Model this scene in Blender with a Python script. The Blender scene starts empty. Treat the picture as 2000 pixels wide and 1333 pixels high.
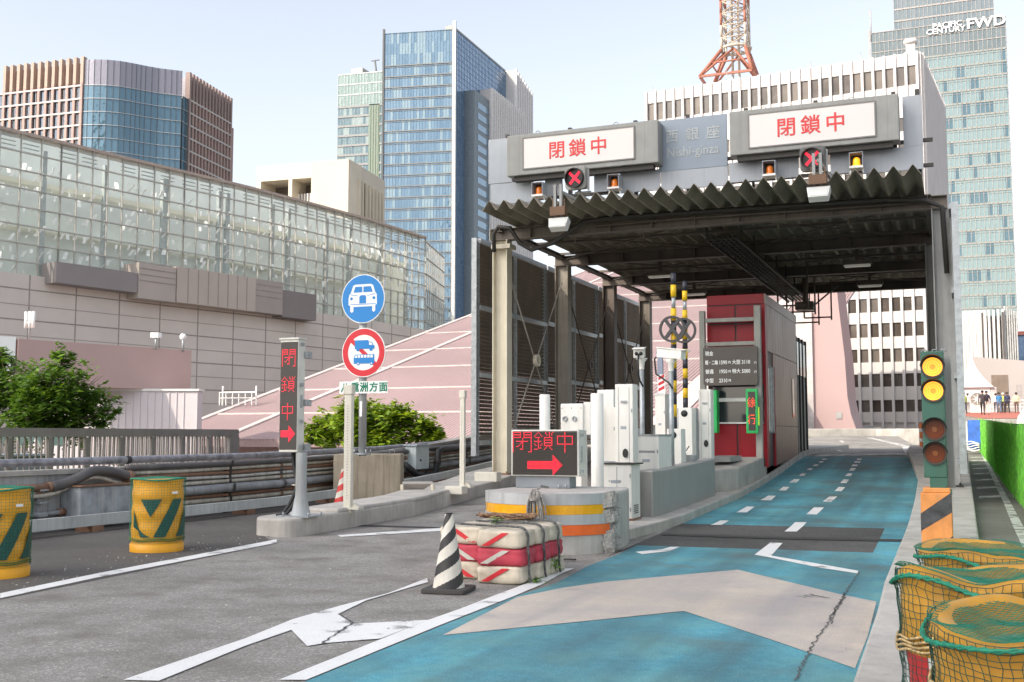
import bpy, math, random
from mathutils import Vector, Matrix, noise
random.seed(7)
S = bpy.context.scene
COL = S.collection
# ---------------------------------------------------------------- camera
W_, H_, F_, HOR, LVX, CH = 2000., 1333., 2150., 850., 1880., 1.5
PITCH = math.atan((HOR - H_/2)/F_)
cp, sp = math.cos(PITCH), math.sin(PITCH)
YAW = math.atan2(LVX - W_/2, F_*cp - (H_/2 - HOR)*sp)
ca, sa = math.cos(YAW), math.sin(YAW)
CR, CF, CU = Vector((ca, sa, 0)), Vector((-sa*cp, ca*cp, sp)), Vector((sa*sp, -ca*sp, cp))
cam = bpy.data.cameras.new('camera'); co = bpy.data.objects.new('camera', cam); COL.objects.link(co)
cam.sensor_width = 36; cam.lens = 36*F_/W_; cam.clip_start = .05; cam.clip_end = 4000
m3 = Matrix((CR, CU, -CF)).transposed(); m4 = m3.to_4x4(); m4.translation = (0, 0, CH); co.matrix_world = m4
S.camera = co
# ---------------------------------------------------------------- light
SUN_EL, SUN_DIR = math.radians(37), Vector((-.54, -.84, 0)).normalized()
w = bpy.data.worlds.new('World'); S.world = w; w.use_nodes = True
nt = w.node_tree; bg = nt.nodes['Background']
sky = nt.nodes.new('ShaderNodeTexSky'); sky.sky_type = 'NISHITA'; sky.sun_disc = False
sky.sun_elevation = SUN_EL; sky.sun_rotation = math.atan2(SUN_DIR.x, SUN_DIR.y)
sky.air_density = 1.0; sky.dust_density = 3.0; sky.ozone_density = 1.0
hs = nt.nodes.new('ShaderNodeHueSaturation'); hs.inputs['Saturation'].default_value = .42
nt.links.new(sky.outputs[0], hs.inputs['Color']); nt.links.new(hs.outputs[0], bg.inputs[0]); bg.inputs[1].default_value = .13
sl = bpy.data.lights.new('sun', 'SUN'); sl.energy = 2.0; sl.angle = math.radians(.5); sl.color = (1, .9, .76)
so = bpy.data.objects.new('sun', sl); COL.objects.link(so)
so.rotation_euler = (SUN_DIR*math.cos(SUN_EL) + Vector((0, 0, math.sin(SUN_EL)))).to_track_quat('Z', 'Y').to_euler()
S.view_settings.view_transform = 'Standard'; S.view_settings.look = 'None'
S.view_settings.exposure = 1.25; S.view_settings.gamma = 1
# ---------------------------------------------------------------- pixel -> place helpers (photo pixels 2000 x 1333)
def ray(px, py): return CR*(px - W_/2) + CU*(H_/2 - py) + CF*F_
def gz(px, py, z=0.):
    d = ray(px, py); t = (z - CH)/d.z; return Vector((d.x*t, d.y*t, z))
def atx(px, py, X):
    d = ray(px, py); t = X/d.x; return Vector((X, d.y*t, CH + d.z*t))
def aty(px, py, Y):
    d = ray(px, py); t = Y/d.y; return Vector((d.x*t, Y, CH + d.z*t))
def atd(px, py, D): return Vector((0, 0, CH)) + ray(px, py)*(D/F_)
PR = [(-40, 0), (16, 0), (18.6, .01), (21.3, .08), (24, .16), (26, .265), (28, .39), (30, .53), (32, .70), (34, .84), (36, .90), (48, .95), (60, 1.3), (95, 2.3), (400, 2.3)]
PWK = [(-40, 0), (20, 0), (30, .12), (40, .3), (62, .66), (400, .66)]
def prof(P, Y):
    for (a, za), (b, zb) in zip(P, P[1:]):
        if Y <= b: return za + (zb - za)*(Y - a)/(b - a)
    return P[-1][1]
def zr(Y): return prof(PR, Y)
def zw(Y): return prof(PWK, Y)
def gr(px, py, dz=0., zf=zr):
    d = ray(px, py); Y = 2.
    while Y < 200:
        if CH + d.z/d.y*Y < zf(Y) + dz: break
        Y += .03
    return Vector((d.x/d.y*Y, Y, zf(Y) + dz))
Z = Vector((0, 0, 1)); V = Vector
# ---------------------------------------------------------------- materials
MATS = {}
def nodes(name):
    m = bpy.data.materials.new(name); m.use_nodes = True; t = m.node_tree
    return m, t, t.nodes['Principled BSDF'], t.nodes.new, t.links.new
def mat(name, col, rough=.6, metal=0., var=.16, scale=2., bump=0., bscale=60., spec=.5, emit=None, es=0., streak=0., dirt=None, coat=0.):
    if name in MATS: return MATS[name]
    m, t, b, N, L = nodes(name)
    b.inputs['Roughness'].default_value = rough; b.inputs['Metallic'].default_value = metal
    b.inputs['Specular IOR Level'].default_value = spec; b.inputs['Coat Weight'].default_value = coat
    c = (*col, 1)
    tc = N('ShaderNodeTexCoord'); n1 = N('ShaderNodeTexNoise'); n1.inputs['Scale'].default_value = scale; n1.inputs['Detail'].default_value = 6
    L(tc.outputs['Object'], n1.inputs['Vector'])
    mr = N('ShaderNodeMapRange'); mr.inputs[1].default_value = .3; mr.inputs[2].default_value = .7
    mr.inputs[3].default_value = 1 - var; mr.inputs[4].default_value = 1 + var
    L(n1.outputs[0], mr.inputs[0])
    mx = N('ShaderNodeMix'); mx.data_type = 'RGBA'; mx.blend_type = 'MULTIPLY'; mx.inputs[0].default_value = 1
    mx.inputs[6].default_value = c; L(mr.outputs[0], mx.inputs[7]); out = mx.outputs[2]
    if streak:
        mp = N('ShaderNodeMapping'); mp.inputs['Scale'].default_value = (7, 7, .35); L(tc.outputs['Object'], mp.inputs[0])
        n2 = N('ShaderNodeTexNoise'); n2.inputs['Scale'].default_value = 2; n2.inputs['Detail'].default_value = 5; L(mp.outputs[0], n2.inputs['Vector'])
        m2 = N('ShaderNodeMapRange'); m2.inputs[1].default_value = .48; m2.inputs[2].default_value = .75; m2.inputs[4].default_value = streak
        L(n2.outputs[0], m2.inputs[0])
        x2 = N('ShaderNodeMix'); x2.data_type = 'RGBA'; L(m2.outputs[0], x2.inputs[0]); L(out, x2.inputs[6])
        x2.inputs[7].default_value = (*(dirt or (.09, .075, .06)), 1); out = x2.outputs[2]
    L(out, b.inputs['Base Color'])
    rr = N('ShaderNodeMapRange'); rr.inputs[3].default_value = max(.02, rough - .08); rr.inputs[4].default_value = min(1, rough + .08)
    L(n1.outputs[0], rr.inputs[0]); L(rr.outputs[0], b.inputs['Roughness'])
    if bump:
        n3 = N('ShaderNodeTexNoise'); n3.inputs['Scale'].default_value = bscale; n3.inputs['Detail'].default_value = 4; L(tc.outputs['Object'], n3.inputs['Vector'])
        bp = N('ShaderNodeBump'); bp.inputs['Strength'].default_value = bump; bp.inputs['Distance'].default_value = .02
        L(n3.outputs[0], bp.inputs['Height']); L(bp.outputs[0], b.inputs['Normal'])
    if emit: b.inputs['Emission Color'].default_value = (*emit, 1); b.inputs['Emission Strength'].default_value = es
    MATS[name] = m; return m
def glass_mat(name, c1, c2, pw, fh, rough=.06, spec=.9, metal=.35, blind=None, pb=.2, wob=.15):
    if name in MATS: return MATS[name]
    m, t, b, N, L = nodes(name)
    uv = N('ShaderNodeUVMap'); dv = N('ShaderNodeVectorMath'); dv.operation = 'DIVIDE'; dv.inputs[1].default_value = (pw, fh, 1)
    L(uv.outputs[0], dv.inputs[0]); fl = N('ShaderNodeVectorMath'); fl.operation = 'FLOOR'; L(dv.outputs[0], fl.inputs[0])
    wn = N('ShaderNodeTexWhiteNoise'); wn.noise_dimensions = '2D'; L(fl.outputs[0], wn.inputs['Vector'])
    mx = N('ShaderNodeMix'); mx.data_type = 'RGBA'; L(wn.outputs['Value'], mx.inputs[0]); mx.inputs[6].default_value = (*c1, 1); mx.inputs[7].default_value = (*c2, 1)
    out = mx.outputs[2]
    if blind:
        nb = N('ShaderNodeTexNoise'); nb.inputs['Scale'].default_value = .35; sc = N('ShaderNodeVectorMath'); sc.operation = 'MULTIPLY'; sc.inputs[1].default_value = (.6, 3.7, 1)
        L(fl.outputs[0], sc.inputs[0]); L(sc.outputs[0], nb.inputs['Vector'])
        gt = N('ShaderNodeMath'); gt.operation = 'GREATER_THAN'; gt.inputs[1].default_value = 1 - pb; 
        ad = N('ShaderNodeMath'); ad.operation = 'MULTIPLY_ADD'; ad.inputs[1].default_value = .25; L(wn.outputs['Value'], ad.inputs[0]); L(nb.outputs[0], ad.inputs[2]); L(ad.outputs[0], gt.inputs[0])
        x2 = N('ShaderNodeMix'); x2.data_type = 'RGBA'; L(gt.outputs[0], x2.inputs[0]); L(out, x2.inputs[6]); x2.inputs[7].default_value = (*blind, 1); out = x2.outputs[2]
    L(out, b.inputs['Base Color']); b.inputs['Roughness'].default_value = rough; b.inputs['Metallic'].default_value = metal; b.inputs['Specular IOR Level'].default_value = spec
    if wob:
        nn = N('ShaderNodeTexNoise'); nn.inputs['Scale'].default_value = .5; nn.inputs['Detail'].default_value = 1; L(uv.outputs[0], nn.inputs['Vector'])
        ad2 = N('ShaderNodeMath'); ad2.operation = 'MULTIPLY_ADD'; ad2.inputs[1].default_value = 1.; L(nn.outputs[0], ad2.inputs[0]); L(wn.outputs['Value'], ad2.inputs[2])
        bp = N('ShaderNodeBump'); bp.inputs['Strength'].default_value = wob; bp.inputs['Distance'].default_value = .5; L(nn.outputs[0], bp.inputs['Height']); L(bp.outputs[0], b.inputs['Normal'])
    MATS[name] = m; return m
def ground_mat(name, base, speck, sp_amt=.5, patch=.35, rough=.85, worn=None, wlo=.52, whi=.6, tint=None, ws=1.2, stain=None, tracks=None):
    """asphalt or road paint: aggregate speckle, broad patches, worn places and tyre grime"""
    if name in MATS: return MATS[name]
    m, t, b, N, L = nodes(name)
    tc = N('ShaderNodeTexCoord')
    def noi(s, d=4, vec=None):
        n = N('ShaderNodeTexNoise'); n.inputs['Scale'].default_value = s; n.inputs['Detail'].default_value = d; L(vec or tc.outputs['Object'], n.inputs['Vector']); return n.outputs[0]
    def rng(x, a, c, lo=0., hi=1.):
        r = N('ShaderNodeMapRange'); r.inputs[1].default_value = a; r.inputs[2].default_value = c; r.inputs[3].default_value = lo; r.inputs[4].default_value = hi; L(x, r.inputs[0]); return r.outputs[0]
    def mix(f, a, c, bl='MIX'):
        x = N('ShaderNodeMix'); x.data_type = 'RGBA'; x.blend_type = bl
        L(f, x.inputs[0]) if not isinstance(f, float) else setattr(x.inputs[0], 'default_value', f)
        for s, i in ((a, 6), (c, 7)):
            if isinstance(s, tuple): x.inputs[i].default_value = (*s, 1)
            else: L(s, x.inputs[i])
        return x.outputs[2]
    vo = N('ShaderNodeTexVoronoi'); vo.inputs['Scale'].default_value = 75; L(tc.outputs['Object'], vo.inputs['Vector'])
    c = mix(rng(vo.outputs['Color'], .55, .95, 0, sp_amt), base, speck)
    c = mix(1., c, rng(noi(.45, 6), .3, .7, 1 - patch, 1 + patch), 'MULTIPLY'); c = mix(1., c, rng(noi(9, 6), .3, .7, 1 - patch*.35, 1 + patch*.35), 'MULTIPLY')
    if tint: c = mix(rng(noi(1.7, 5), .45, .7, 0, .75), c, tint)
    if stain:
        mp = N('ShaderNodeMapping'); mp.inputs['Scale'].default_value = (1.3, .09, 1); L(tc.outputs['Object'], mp.inputs[0])
        c = mix(rng(noi(1.6, 5, mp.outputs[0]), .46, .72, 0, .62), c, stain)
    if tracks:
        sx = N('ShaderNodeSeparateXYZ'); L(tc.outputs['Object'], sx.inputs[0])
        for xc, wd, am in tracks:
            d_ = N('ShaderNodeMath'); d_.operation = 'SUBTRACT'; d_.inputs[1].default_value = xc; L(sx.outputs[0], d_.inputs[0]); ab = N('ShaderNodeMath'); ab.operation = 'ABSOLUTE'; L(d_.outputs[0], ab.inputs[0])
            mu = N('ShaderNodeMath'); mu.operation = 'MULTIPLY'; L(rng(ab.outputs[0], 0, wd, am, 0), mu.inputs[0]); L(rng(noi(.8, 6), .35, .65, .35, 1.), mu.inputs[1]); c = mix(mu.outputs[0], c, stain)
    if worn:
        wa = N('ShaderNodeMath'); wa.operation = 'ADD'; L(noi(ws, 8), wa.inputs[0]); L(rng(noi(90, 2), 0, 1, -.12, .12), wa.inputs[1])
        c = mix(rng(wa.outputs[0], wlo, whi), c, worn)
    L(c, b.inputs['Base Color']); b.inputs['Roughness'].default_value = rough; b.inputs['Specular IOR Level'].default_value = .35
    bp = N('ShaderNodeBump'); bp.inputs['Strength'].default_value = .55; bp.inputs['Distance'].default_value = .006; L(vo.outputs['Distance'], bp.inputs['Height']); L(bp.outputs[0], b.inputs['Normal'])
    MATS[name] = m; return m
# ---------------------------------------------------------------- mesh building
WL = {}
class Fr:
    """flat frame: origin, u (right), v (up), n (towards the viewer)"""
    def __init__(s, o, u, v=Z): s.o = V(o); s.u = V(u).normalized(); s.v = V(v).normalized(); s.n = s.u.cross(s.v).normalized()
    def p(s, u, v, w=0.): return s.o + s.u*u + s.v*v + s.n*w
class MB:
    def __init__(s): s.v = []; s.f = []; s.mi = []; s.uv = []; s.sm = []; s.m = 0
    def add(s, vs, fs, sm=False, uv=None):
        k = len(s.v); s.v += [V(p) for p in vs]
        for f in fs:
            s.f.append([i + k for i in f]); s.mi.append(s.m); s.sm.append(sm); s.uv.append([uv[i] for i in f] if uv else None)
        return s
    def obox(s, c, ax, ay, az):
        c = V(c); ax, ay, az = V(ax), V(ay), V(az)
        if ax.cross(ay).dot(az) < 0: ax = -ax
        vs = [c + ax*i + ay*j + az*k for k in (-1, 1) for j in (-1, 1) for i in (-1, 1)]
        return s.add(vs, [(0, 2, 3, 1), (4, 5, 7, 6), (0, 1, 5, 4), (2, 6, 7, 3), (0, 4, 6, 2), (1, 3, 7, 5)])
    def box(s, x0, x1, y0, y1, z0, z1): return s.obox(((x0+x1)/2, (y0+y1)/2, (z0+z1)/2), ((x1-x0)/2, 0, 0), (0, (y1-y0)/2, 0), (0, 0, (z1-z0)/2))
    def fbox(s, F, u0, u1, v0, v1, w0, w1): return s.obox(F.p((u0+u1)/2, (v0+v1)/2, (w0+w1)/2), F.u*((u1-u0)/2), F.v*((v1-v0)/2), F.n*((w1-w0)/2))
    def bar(s, p, q, wd, ht, up=Z):
        p, q = V(p), V(q); d = (q - p); L = d.length; d.normalize()
        sd = d.cross(up); 
        if sd.length < 1e-4: sd = d.cross(V((0, 1, 0)))
        sd.normalize(); u2 = sd.cross(d)
        return s.obox((p + q)/2, d*(L/2), sd*(wd/2), u2*(ht/2))
    def hbeam(s, p, q, wd, ht, up=Z, t=.02):
        p, q = V(p), V(q); d = (q - p).normalized(); sd = d.cross(up)
        if sd.length < 1e-4: sd = d.cross(V((0, 1, 0)))
        sd.normalize(); u2 = sd.cross(d)
        s.bar(p, q, t, ht - 2*t - .002, up)
        for k in (-1, 1): s.bar(p + u2*k*(ht/2 - t/2), q + u2*k*(ht/2 - t/2), wd, t, up)
        return s
    def tube(s, pts, r, n=8, sm=True, caps=True, closed=False):
        pts = [V(p) for p in pts]; k = len(pts); rs = r if isinstance(r, (list, tuple)) else [r]*k
        vs = []; ref = None
        for i, p in enumerate(pts):
            if closed: d = pts[(i+1) % k] - pts[i-1]
            else: d = pts[min(i+1, k-1)] - pts[max(i-1, 0)]
            d.normalize()
            if ref is None: ref = d.cross(Z) if abs(d.z) < .95 else d.cross(V((1, 0, 0)))
            a = ref - d*ref.dot(d); a.normalize(); ref = a; b = d.cross(a)
            vs += [p + (a*math.cos(2*math.pi*j/n) + b*math.sin(2*math.pi*j/n))*rs[i] for j in range(n)]
        fs = [(i*n + j, i*n + (j+1) % n, (i+1)*n + (j+1) % n, (i+1)*n + j) for i in range(k-1) for j in range(n)]
        if closed: fs += [((k-1)*n + j, (k-1)*n + (j+1) % n, (j+1) % n, j) for j in range(n)]
        elif caps and n > 3: fs += [tuple(range(n))[::-1], tuple((k-1)*n + j for j in range(n))]
        return s.add(vs, fs, sm)
    def cyl(s, p, q, r, r2=None, n=20): return s.tube([p, q], [r, r if r2 is None else r2], n)
    def lathe(s, c, pr, n=32, sm=True, fn=None):
        c = V(c); vs = []
        for r, z in pr:
            for j in range(n):
                a = 2*math.pi*j/n; rr, zz = (fn(r, z, a) if fn else (r, z)); vs.append(c + V((rr*math.cos(a), rr*math.sin(a), zz)))
        k = len(pr); fs = [(i*n + j, i*n + (j+1) % n, (i+1)*n + (j+1) % n, (i+1)*n + j) for i in range(k-1) for j in range(n)]
        return s.add(vs, fs, sm)
    def disc(s, F, cu, cv, r, w0, w1, n=32, r2=None): 
        return s.poly(F, [(cu + r*math.cos(2*math.pi*j/n), cv + (r2 or r)*math.sin(2*math.pi*j/n)) for j in range(n)], w0, w1)
    def ring(s, F, cu, cv, ri, ro, w0, w1, n=40):
        vs = []
        for r, w_ in ((ro, w0), (ro, w1), (ri, w1), (ri, w0)): vs += [F.p(cu + r*math.cos(2*math.pi*j/n), cv + r*math.sin(2*math.pi*j/n), w_) for j in range(n)]
        return s.add(vs, [(i*n + j, i*n + (j+1) % n, ((i+1) % 4)*n + (j+1) % n, ((i+1) % 4)*n + j) for i in range(4) for j in range(n)])
    def poly(s, F, pts, w0, w1):
        a = sum(p[0]*q[1] - q[0]*p[1] for p, q in zip(pts, pts[1:] + pts[:1]))
        if a < 0: pts = pts[::-1]
        n = len(pts); vs = [F.p(u, v, w0) for u, v in pts] + [F.p(u, v, w1) for u, v in pts]
        return s.add(vs, [tuple(range(n))[::-1], tuple(range(n, 2*n))] + [(i, (i+1) % n, n + (i+1) % n, n + i) for i in range(n)])
    def prism(s, pts, z0, z1, zf=None):
        a = sum(p[0]*q[1] - q[0]*p[1] for p, q in zip(pts, pts[1:] + pts[:1]))
        if a < 0: pts = pts[::-1]
        n = len(pts); g = zf or (lambda y: 0.)
        vs = [V((x, y, z0 + g(y))) for x, y in pts] + [V((x, y, z1 + g(y))) for x, y in pts]
        return s.add(vs, [tuple(range(n))[::-1], tuple(range(n, 2*n))] + [(i, (i+1) % n, n + (i+1) % n, n + i) for i in range(n)])
    def quad(s, a, b, c, d, uv=None): return s.add([a, b, c, d], [(0, 1, 2, 3)], uv=uv)
    def text(s, F, body, size, cu=0., cv=0., w0=0., w1=.004, align='CENTER', bold=0., squash=1.):
        c = bpy.data.curves.new('lettering', 'FONT'); c.body = body; c.size = size; c.align_x = align; c.align_y = 'CENTER'; c.resolution_u = 2; c.bevel_depth = bold; c.bevel_resolution = 0
        c.extrude = (w1 - w0)/2
        o = bpy.data.objects.new('lettering', c); COL.objects.link(o)
        me = bpy.data.meshes.new_from_object(o.evaluated_get(bpy.context.evaluated_depsgraph_get()))
        s.add([F.p(cu + v.co.x*squash, cv + v.co.y, (w0 + w1)/2 + v.co.z) for v in me.vertices], [tuple(p.vertices) for p in me.polygons])
        bpy.data.objects.remove(o); bpy.data.curves.remove(c); bpy.data.meshes.remove(me); return s
    def build(s, name, m, parent=None, loc=None, bevel=0., bseg=2, label=None):
        me = bpy.data.meshes.new(name); off = WL[parent] if parent else V(loc or (0, 0, 0))
        me.from_pydata([tuple(v - off) for v in s.v], [], s.f)
        for mm in (m if isinstance(m, (list, tuple)) else [m]): me.materials.append(mm)
        me.polygons.foreach_set('material_index', s.mi); me.polygons.foreach_set('use_smooth', s.sm)
        if any(s.uv):
            ul = me.uv_layers.new(name='UVMap'); li = 0
            for p, uv in zip(me.polygons, s.uv):
                for j, k in enumerate(p.loop_indices): ul.data[k].uv = uv[j] if uv else (0, 0)
        me.update(); o = bpy.data.objects.new(name, me); COL.objects.link(o)
        if parent: o.parent = parent
        else: o.location = off
        WL[o] = off
        if bevel:
            b = o.modifiers.new('bevel', 'BEVEL'); b.width = bevel; b.segments = bseg; b.limit_method = 'ANGLE'; b.angle_limit = .7
        if label: o['label'] = label
        return o
def thing(name, label, cat, loc=(0, 0, 0), group=None):
    o = bpy.data.objects.new(name, None); o.empty_display_size = .1; COL.objects.link(o); o.location = loc; WL[o] = V(loc)
    return tag(o, label, cat, group)
def tag(o, label, cat, group=None):
    o['label'] = label; o['category'] = cat
    if group: o['group'] = group
    return o
def struct(o): o['kind'] = 'structure'; return o
def copy_thing(o, loc, label, rz=0., scale=None):
    def rec(x, par):
        c = x.copy(); COL.objects.link(c); c.parent = par
        for ch in x.children: rec(ch, c)
        return c
    c = rec(o, None); c.location = loc; c.rotation_euler = (0, 0, rz); c['label'] = label
    if scale: c.scale = (scale,)*3
    WL[c] = V(loc); return c
# common paints
GREY = mat('grey_paint', (.33, .33, .32), .5, streak=.25); LGREY = mat('panel_grey', (.34, .365, .40), .45, var=.06, streak=.12)
WHITE = mat('white_paint', (.74, .73, .70), .4, var=.06, streak=.12, dirt=(.35, .31, .26)); CREAMP = mat('cream_steel', (.66, .60, .47), .5, var=.1, streak=.2, dirt=(.25, .18, .12))
BLACK = mat('black_rubber', (.02, .02, .02), .55); DARK = mat('dark_steel', (.035, .031, .027), .6, streak=.3, dirt=(.07, .045, .03)); GALV = mat('galvanised_steel', (.36, .38, .39), .42, .5, var=.2, scale=9)
CONC = mat('concrete', (.40, .375, .34), .85, var=.22, scale=1.6, bump=.25, bscale=50, streak=.3, dirt=(.2, .17, .14))
RED = mat('red_paint', (.55, .02, .03), .45); GLASSB = mat('dark_glass', (.03, .035, .04), .06, var=.05, spec=.8)
LEDR = mat('led_red', (.6, .02, .05), .5, emit=(1, .012, .04), es=.75); SIGNW = mat('sign_white', (.82, .82, .8), .35, var=.03)
# ================================================================ GROUND, ROAD, PAINT
ASPH = ground_mat('asphalt', (.235, .22, .203), (.55, .52, .48), .75, .2, .8, tint=(.15, .135, .115))
ASPHD = ground_mat('dark_asphalt', (.10, .09, .08), (.17, .16, .15), .5, .25, .85)
BLUE = ground_mat('blue_road_paint', (.075, .29, .36), (.22, .42, .46), .55, .34, .75, tint=(.16, .37, .36), tracks=[(-2.6, .75, .75), (-1.5, .4, .5), (-3.7, .4, .5)], stain=(.06, .105, .115), worn=(.10, .135, .135), wlo=.53, whi=.74, ws=.7)
CREAM = ground_mat('cream_road_paint', (.52, .45, .375), (.68, .6, .52), .4, .14, .75, tracks=[(-1.5, .6, .55), (-2.7, .4, .35)], tint=(.42, .38, .36), stain=(.30, .28, .29), worn=(.25, .23, .22), wlo=.64, whi=.8, ws=1.5)
LINEW = ground_mat('line_paint', (.78, .77, .75), (.6, .6, .58), .25, .06, .6, worn=(.30, .29, .28), wlo=.6, whi=.66, ws=3.)
LINEO = ground_mat('worn_line_sun_stripe_paint', (.62, .61, .58), (.5, .5, .48), .3, .1, .7, worn=(.17, .16, .15), wlo=.5, whi=.6, ws=4.)
GRASSM = mat('grass', (.16, .22, .03), .9, var=.4, scale=6, bump=.5, bscale=30)
CITY = mat('city_ground', (.16, .155, .15), .9, var=.2, scale=.3)

def clip(poly, a, lo):
    out = []
    for p, q in zip(poly, poly[1:] + poly[:1]):
        ip, iq = (p[1] >= a) == lo or p[1] == a, (q[1] >= a) == lo or q[1] == a
        if ip: out.append(p)
        if (p[1] - a)*(q[1] - a) < 0:
            t = (a - p[1])/(q[1] - p[1]); out.append((p[0] + (q[0] - p[0])*t, a))
    return out
def sheet(mb, poly, dz, P=PR):
    poly = [(p[0], p[1]) for p in poly]
    a = sum(p[0]*q[1] - q[0]*p[1] for p, q in zip(poly, poly[1:] + poly[:1]))
    if a < 0: poly = poly[::-1]
    for (y0, _), (y1, _) in zip(P, P[1:]):
        if min(p[1] for p in poly) > y1 or max(p[1] for p in poly) < y0: continue
        c = clip(clip(poly, y0, True), y1, False)
        if len(c) > 2: mb.add([(x, y, prof(P, y) + dz) for x, y in c], [tuple(range(len(c)))])
    return mb
def px(pts, zf=zr): return [gr(*p, 0., zf) for p in pts]

g = MB(); g.add([(-1500, -600, -6), (1500, -600, -6), (1500, 2500, -6), (-1500, 2500, -6)], [(0, 1, 2, 3)])
struct(g.build('ground', CITY))
m = MB(); sheet(m, [(-13.3, -35), (-.7, -35), (-.7, 36), (-1.6, 48), (-6, 90), (-30, 100), (-30, 60), (-13.3, 42)], 0); struct(m.build('road', ASPH))
m = MB(); m.prism([(-31, 101), (-5.5, 92), (-1.4, 48), (-.6, 36), (-.6, -34), (-13.4, -34), (-13.4, 42.5), (-31, 60)], -1.3, -.75, zr); struct(m.build('road_deck', CONC))
m = MB(); sheet(m, px([(0, 1172), (540, 1062), (523, 1052)]) + [V((-9.75, 14.3, 0)), V((-10.9, 26, 0)), V((-13.2, 26, 0)), V((-13.2, 2, 0)), V((-7.6, 2, 0))], .004); struct(m.build('road_verge', ASPHD))
m = MB(); sheet(m, [(.1, -35), (3.2, -35), (3.2, 62), (.1, 62)], 0, PWK); struct(m.build('side_path', ground_mat('path_asphalt', (.17, .16, .145), (.3, .28, .26), .5, .3, .85, tint=(.2, .17, .14))))
# blue lane
bl = px([(600, 1333), (857, 1226), (1005, 1167), (1085, 1141), (1150, 1106), (1205, 1085), (1244, 1066), (1705, 1081), (1728, 1033), (1333, 1024)])
kl = [(-4.42, 19.0), (-4.46, 24), (-4.42, 34.4)]
kr = [(-1.5, 34.4), (-1.0, 28), (-.88, 22), (-.8, 17), (-.72, 11), (-.6, 4), (-3.6, 4)]
m = MB(); sheet(m, px([(1180, 1090), (1244, 1067), (1705, 1082), (1729, 1033), (1333, 1023), (1295, 1040)]), .003); struct(m.build('joint_band', ground_mat('joint_asphalt', (.075, .072, .068), (.2, .19, .18), .6, .3, .85)))
m = MB()
sheet(m, [tuple(p[:2]) for p in bl[:7]] + [tuple(bl[7][:2])] + [(-.8, 15.4), (-.72, 11), (-.6, 4), (-3.55, 4)], .004)
sheet(m, [tuple(bl[9][:2])] + kl + [(-1.5, 34.4), (-1.0, 28), (-.88, 22), (-.8, 18.2)] + [tuple(bl[8][:2])], .004)
sheet(m, [tuple(bl[7][:2]), tuple(bl[8][:2]), (-.8, 18.2), (-.8, 15.4)], .004)
struct(m.build('blue_lane', BLUE))
m = MB(); sheet(m, px([(865, 1243), (1010, 1169), (1100, 1150), (1180, 1139), (1441, 1115), (1640, 1163), (1712, 1178), (1695, 1245), (1670, 1309), (1500, 1250), (1336, 1196), (1180, 1212)]), .008); struct(m.build('cream_chevron', CREAM))
Z4 = lambda L: [(1180 + x/2.818, 860 + y/2.818) for x, y in L]
m = MB()
for q in ([(1050, 455), (1115, 455), (1060, 507), (992, 507)], [(1155, 373), (1210, 373), (1170, 413), (1113, 411)], [(1240, 311), (1283, 312), (1248, 343), (1202, 341)],
          [(1290, 260), (1327, 261), (1305, 284), (1268, 283)], [(1317, 219), (1348, 220), (1333, 238), (1300, 238)], [(1342, 185), (1367, 186), (1357, 200), (1325, 200)],
          [(1360, 155), (1386, 156), (1376, 171), (1347, 170)], [(1368, 136), (1397, 137), (1390, 146), (1360, 146)], [(1380, 118), (1411, 118), (1407, 127), (1376, 127)], [(1392, 104), (1419, 104), (1414, 111), (1390, 111)],
          [(640, 445), (686, 446), (645, 470), (586, 470)], [(785, 368), (828, 369), (785, 401), (728, 401)], [(903, 308), (945, 309), (918, 334), (860, 333)], [(985, 259), (1020, 260), (1000, 280), (962, 279)],
          [(1045, 217), (1077, 218), (1057, 236), (1018, 236)], [(1087, 184), (1114, 185), (1100, 199), (1072, 199)], [(1130, 157), (1150, 158), (1138, 167), (1113, 167)], [(1160, 136), (1182, 136), (1170, 145), (1146, 145)],
          [(1188, 119), (1210, 119), (1200, 126), (1178, 126)], [(1205, 104), (1228, 104), (1218, 110), (1196, 110)],
          [(915, 568), (982, 570), (920, 640), (1250, 697), (1400, 725), (1395, 740), (1180, 706), (900, 648), (828, 635)], [(172, 620), (320, 605), (365, 592), (415, 592), (360, 615), (210, 632)]):
    sheet(m, px(Z4(q)), .009)
struct(m.build('lane_dashes', LINEW))
m = MB()
sheet(m, px([(240, 1333), (480, 1250), (571, 1213), (662, 1186), (759, 1160), (834, 1131), (836, 1139), (714, 1176), (660, 1202), (688, 1221), (837, 1213), (743, 1251), (636, 1260), (600, 1265), (569, 1234), (480, 1264), (310, 1333)]), .008)
sheet(m, px([(545, 1333), (743, 1252), (837, 1214), (900, 1191), (960, 1168), (1055, 1132), (1090, 1113), (1122, 1112), (1100, 1121), (1060, 1143), (1005, 1166), (857, 1225), (598, 1333)]), .0085)
sheet(m, px([(0, 1161), (190, 1122), (540, 1055), (541, 1062), (190, 1130), (0, 1171)]), .008)
sheet(m, px([(659, 1047), (883, 1031), (930, 1018), (941, 1020), (886, 1037), (665, 1050)]), .008)
struct(m.build('white_lines', LINEW))
m = MB()
sheet(m, px([(1592, 890), (1772, 886), (1772, 889), (1592, 893)]), .011); sheet(m, [(-1.6, 35.2), (-1.45, 35.2), (-2.1, 50), (-4.5, 62), (-4.8, 62), (-2.4, 50)], .009)
for y in (40, 47, 54): sheet(m, [(-4.0 - (y - 40)*.09, y), (-3.85 - (y - 40)*.09, y), (-4.0 - (y - 37)*.09, y + 3), (-4.15 - (y - 37)*.09, y + 3)], .009)
sheet(m, [(.62, 4), (.78, 4), (.86, 17), (.9, 26), (.92, 60), (.8, 60), (.76, 26), (.7, 17)], .005, PWK)
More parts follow.
